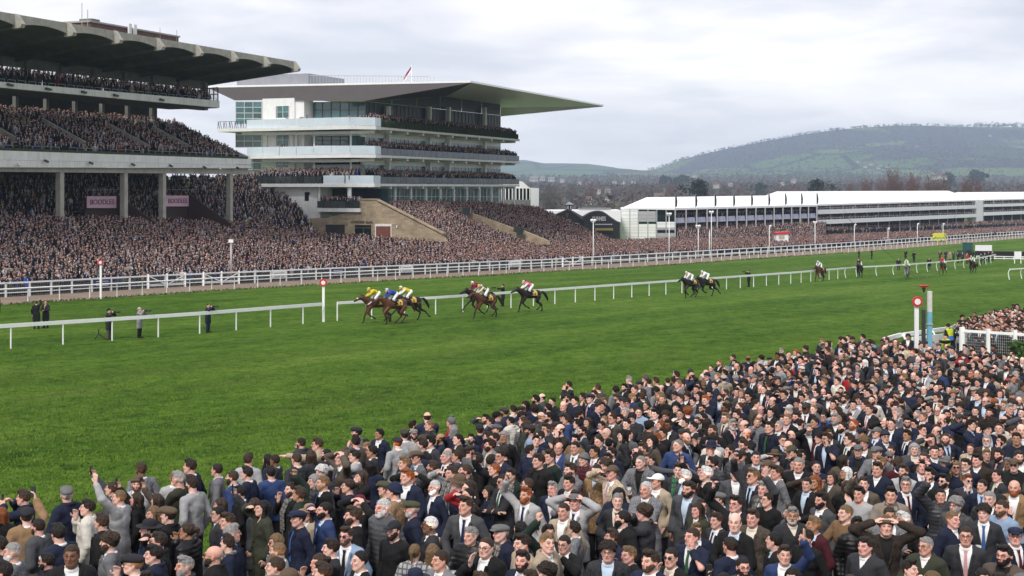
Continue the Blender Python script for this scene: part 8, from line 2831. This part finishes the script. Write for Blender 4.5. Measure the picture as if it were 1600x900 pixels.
def pattern_mesh(kind):
    """bands, sash or yoke standing proud of the silks"""
    f = SDF((-.35, -.6, 1.7), (.35, .3, 2.5), .016)
    hip, ch = V3([0, .16, 1.98]), V3([0, -.28, 2.12])
    f.cap(hip, ch, .152, .179, .05); f.cap(ch + V3([-.14, 0, .02]), ch + V3([.14, 0, .02]), .094, .094, .05)
    if kind == 'stripes': f.fn(lambda X, Y, Z: .018 - np.abs(((X + .5) % .12) - .06) + 0 * Y + 0 * Z, 'cut'); f.fn(lambda X, Y, Z: Y - .12 + 0 * X + 0 * Z)
    elif kind == 'patches': f.fn(lambda X, Y, Z: .35 - np.sin(X * 16 + 1) * np.sin(Y * 15) + 0 * Z, 'cut'); f.fn(lambda X, Y, Z: Y - .12 + 0 * X + 0 * Z)
    else: f.fn(lambda X, Y, Z: np.maximum(Y - .0, -.22 - Y) + 0 * X + 0 * Z)
    V, F = f.mesh(); return mesh_np('silks_pattern', V, F, CLOTHM, True)


def racehorse(px, py, rz, pose, coat, silk, sleeve_c, cap_c, pat, hl, jl, num, sc=1.0, cloth=(.55, .36, .10), blaze=False, tuck=0):
    g = G(px, py)
    o = bpy.data.objects.new('racehorse', horse_mesh(pose)); o.location = g; o.rotation_euler = (0, 0, R(rz)); o.scale = (sc, sc, sc)
    link(o, None, hl, 'racehorse', 'racehorses galloping up the straight'); colour(o, coat)
    def part(me, name, c=None):
        q = inst(me, name, o)
        if c: colour(q, c)
        return q
    dark = tuple(x * .35 for x in coat) if coat[0] < .2 else (.2, .2, .2)
    part(static_part('mane', mane_mesh), 'mane', dark); part(static_part('tail', tail_mesh), 'tail', dark)
    nc = part(static_part('ncloth', cloth_mesh), 'number_cloth', cloth)
    for s in (-1, 1):
        dm = inst(static_part(('digit', num), lambda: digits(num)), 'numeral', nc, (s * .30, .30, 1.36)); dm.rotation_euler = (0, 0, R(90 * s))
    def tack():
        b = MB()
        ring = lambda y, z, r, n=12: [(r[0] * math.cos(2 * math.pi * k / n), y + .25 * r[1] * math.sin(2 * math.pi * k / n), z + r[1] * math.sin(2 * math.pi * k / n)) for k in range(n + 1)]
        b.tube(ring(-1.40, 1.585, (.086, .088)), .012, 4, False); b.tube(ring(-1.12, 1.72, (.115, .135)), .012, 4, False)
        for s in (-1, 1):
            b.tube([(s * .10, -1.14, 1.78), (s * .088, -1.40, 1.58)], .010, 4); b.tube([(s * .085, -1.42, 1.55), (s * .12, -1.0, 1.62), (s * .10, -.76, 1.78)], .009, 4)
        return b.mesh('bridle', M_BLACK)
    part(static_part('bridle', tack), 'bridle')
    part(static_part('saddle', lambda: MB().poly([(-.24, -.16, 1.50), (-.24, .22, 1.50), (-.12, .22, 1.63), (.12, .22, 1.63), (.24, .22, 1.50), (.24, -.16, 1.50), (.12, -.16, 1.64), (-.12, -.16, 1.64)][:8], (0, 0, .03)).mesh('saddle', M_BLACK)), 'saddle')
    if blaze:
        part(static_part('nband', lambda: MB().tube([(-.08, -1.36, 1.66), (0, -1.345, 1.70), (.08, -1.36, 1.66)], .04, 6).mesh('noseband', M_PANEL)), 'noseband')
        part(static_part('breast', lambda: MB().tube([(-.27, -.45, 1.45), (-.22, -.62, 1.30), (0, -.74, 1.22), (.22, -.62, 1.30), (.27, -.45, 1.45)], .035, 6).mesh('breast_girth', M_PANEL)), 'breast_girth')
    j = jockey_parts()
    t = bpy.data.objects.new('jockey', j['body']); t.location = g; t.rotation_euler = (0, 0, R(rz)); t.scale = (sc, sc, sc)
    if tuck: t.location = g + Vector((0, 0, .05))
    link(t, None, jl, 'jockey', 'jockeys crouched on the racehorses'); colour(t, SKINS[num % 3][0])
    def jp(me, name, c):
        q = inst(me, name, t); colour(q, c); return q
    jp(j['silks'], 'silks', silk); jp(static_part('sleeves', sleeves_mesh), 'sleeves', sleeve_c)
    if pat: jp(static_part(('pat', pat[0]), lambda: pattern_mesh(pat[0])), 'silks_pattern', pat[1])
    jp(j['breeches'], 'breeches', (.76, .76, .74))
    for s in (-1, 1): jp(j['boot%d' % s], 'boot', (.012, .012, .012))
    h = jp(j['cap'], 'helmet', cap_c); hd, H = j['head']; h.matrix_local = Matrix.Translation(Vector(hd)) @ Matrix(H.tolist()).to_4x4()


BAY, DKB, BLK, GRY, CHE = (.085, .032, .018), (.030, .015, .011), (.016, .011, .010), (.24, .235, .23), (.10, .04, .02)
YE, BLU, WHI, MAR, PNK, CRM, BK = (.60, .49, .03), (.03, .06, .32), (.76, .76, .76), (.20, .012, .04), (.70, .12, .25), (.62, .55, .38), (.012, .012, .012)


def build_race():
    racehorse(588, 504.5, -62, 'drive', BAY, YE, YE, YE, ('patches', BK), 'leading bay racehorse with white noseband just past the red disc post', 'jockey in yellow and black silks on the leader', 3, blaze=True)
    racehorse(616, 506.5, -58, 'gather', CHE, BLU, BLU, (.55, .58, .72), None, 'bay racehorse tucked between the leader and the dark horse', 'jockey in royal blue silks with a pale cap', 7)
    racehorse(638, 501, -66, 'reach', DKB, YE, WHI, (.72, .70, .50), ('yoke', YE), 'dark brown racehorse third in the leading trio, black tail streaming', 'jockey in pale yellow silks and white sleeves bent low', 5)
    racehorse(748, 489.5, -60, 'reach', BLK, MAR, MAR, WHI, None, 'dark racehorse on the far side of the second pair', 'jockey in maroon silks and white cap', 2)
    racehorse(758, 497, -52, 'drive', BAY, CRM, CRM, (.74, .52, .06), ('stripes', BK), 'bright bay racehorse on the near side of the second pair', 'jockey in cream and black striped silks with yellow cap', 8)
    racehorse(828, 487.5, -64, 'drive', BLK, PNK, WHI, (.75, .38, .42), None, 'dark racehorse galloping alone behind the second pair', 'jockey in pink and white silks on a lone dark horse', 4)
    racehorse(1079, 465.5, -52, 'gather', BLK, (.72, .60, .62), WHI, WHI, None, 'dark racehorse left of the two side by side beyond mid course', 'jockey in pale pink silks, left of two in white caps', 6)
    racehorse(1104, 463.5, -58, 'reach', BLK, WHI, WHI, WHI, None, 'dark racehorse right of the two side by side beyond mid course', 'jockey in all white silks, right of two in white caps', 9)
    racehorse(1281, 439.5, -40, 'drive', BAY, (.30, .38, .62), WHI, WHI, None, 'bay racehorse alone in front of the rail near the lone photographer', 'jockey in pale blue silks on a far bay horse', 1)
    racehorse(1343, 434.5, -28, 'gather', BLK, (.16, .03, .03), BK, (.4, .1, .08), None, 'nearly black racehorse where the rail posts begin to bend', 'jockey in dark red silks coming almost head on', 10)
    racehorse(1417, 436, -24, 'drive', GRY, WHI, (.40, .62, .20), WHI, None, 'grey racehorse, the only pale one, near the far fence', 'jockey in white and lime silks on the grey', 11)
    racehorse(1473, 430, -30, 'reach', CHE, (.48, .02, .02), (.48, .02, .02), (.45, .03, .03), None, 'bay racehorse in front of the group of people on foot', 'jockey in bright red silks among the stragglers', 12)
    racehorse(1520, 427, -42, 'gather', DKB, (.06, .26, .07), WHI, (.6, .62, .5), None, 'last dark racehorse by the end of the curving rail', 'jockey in green and white silks on the last horse', 13)


build_race()
build_haze()
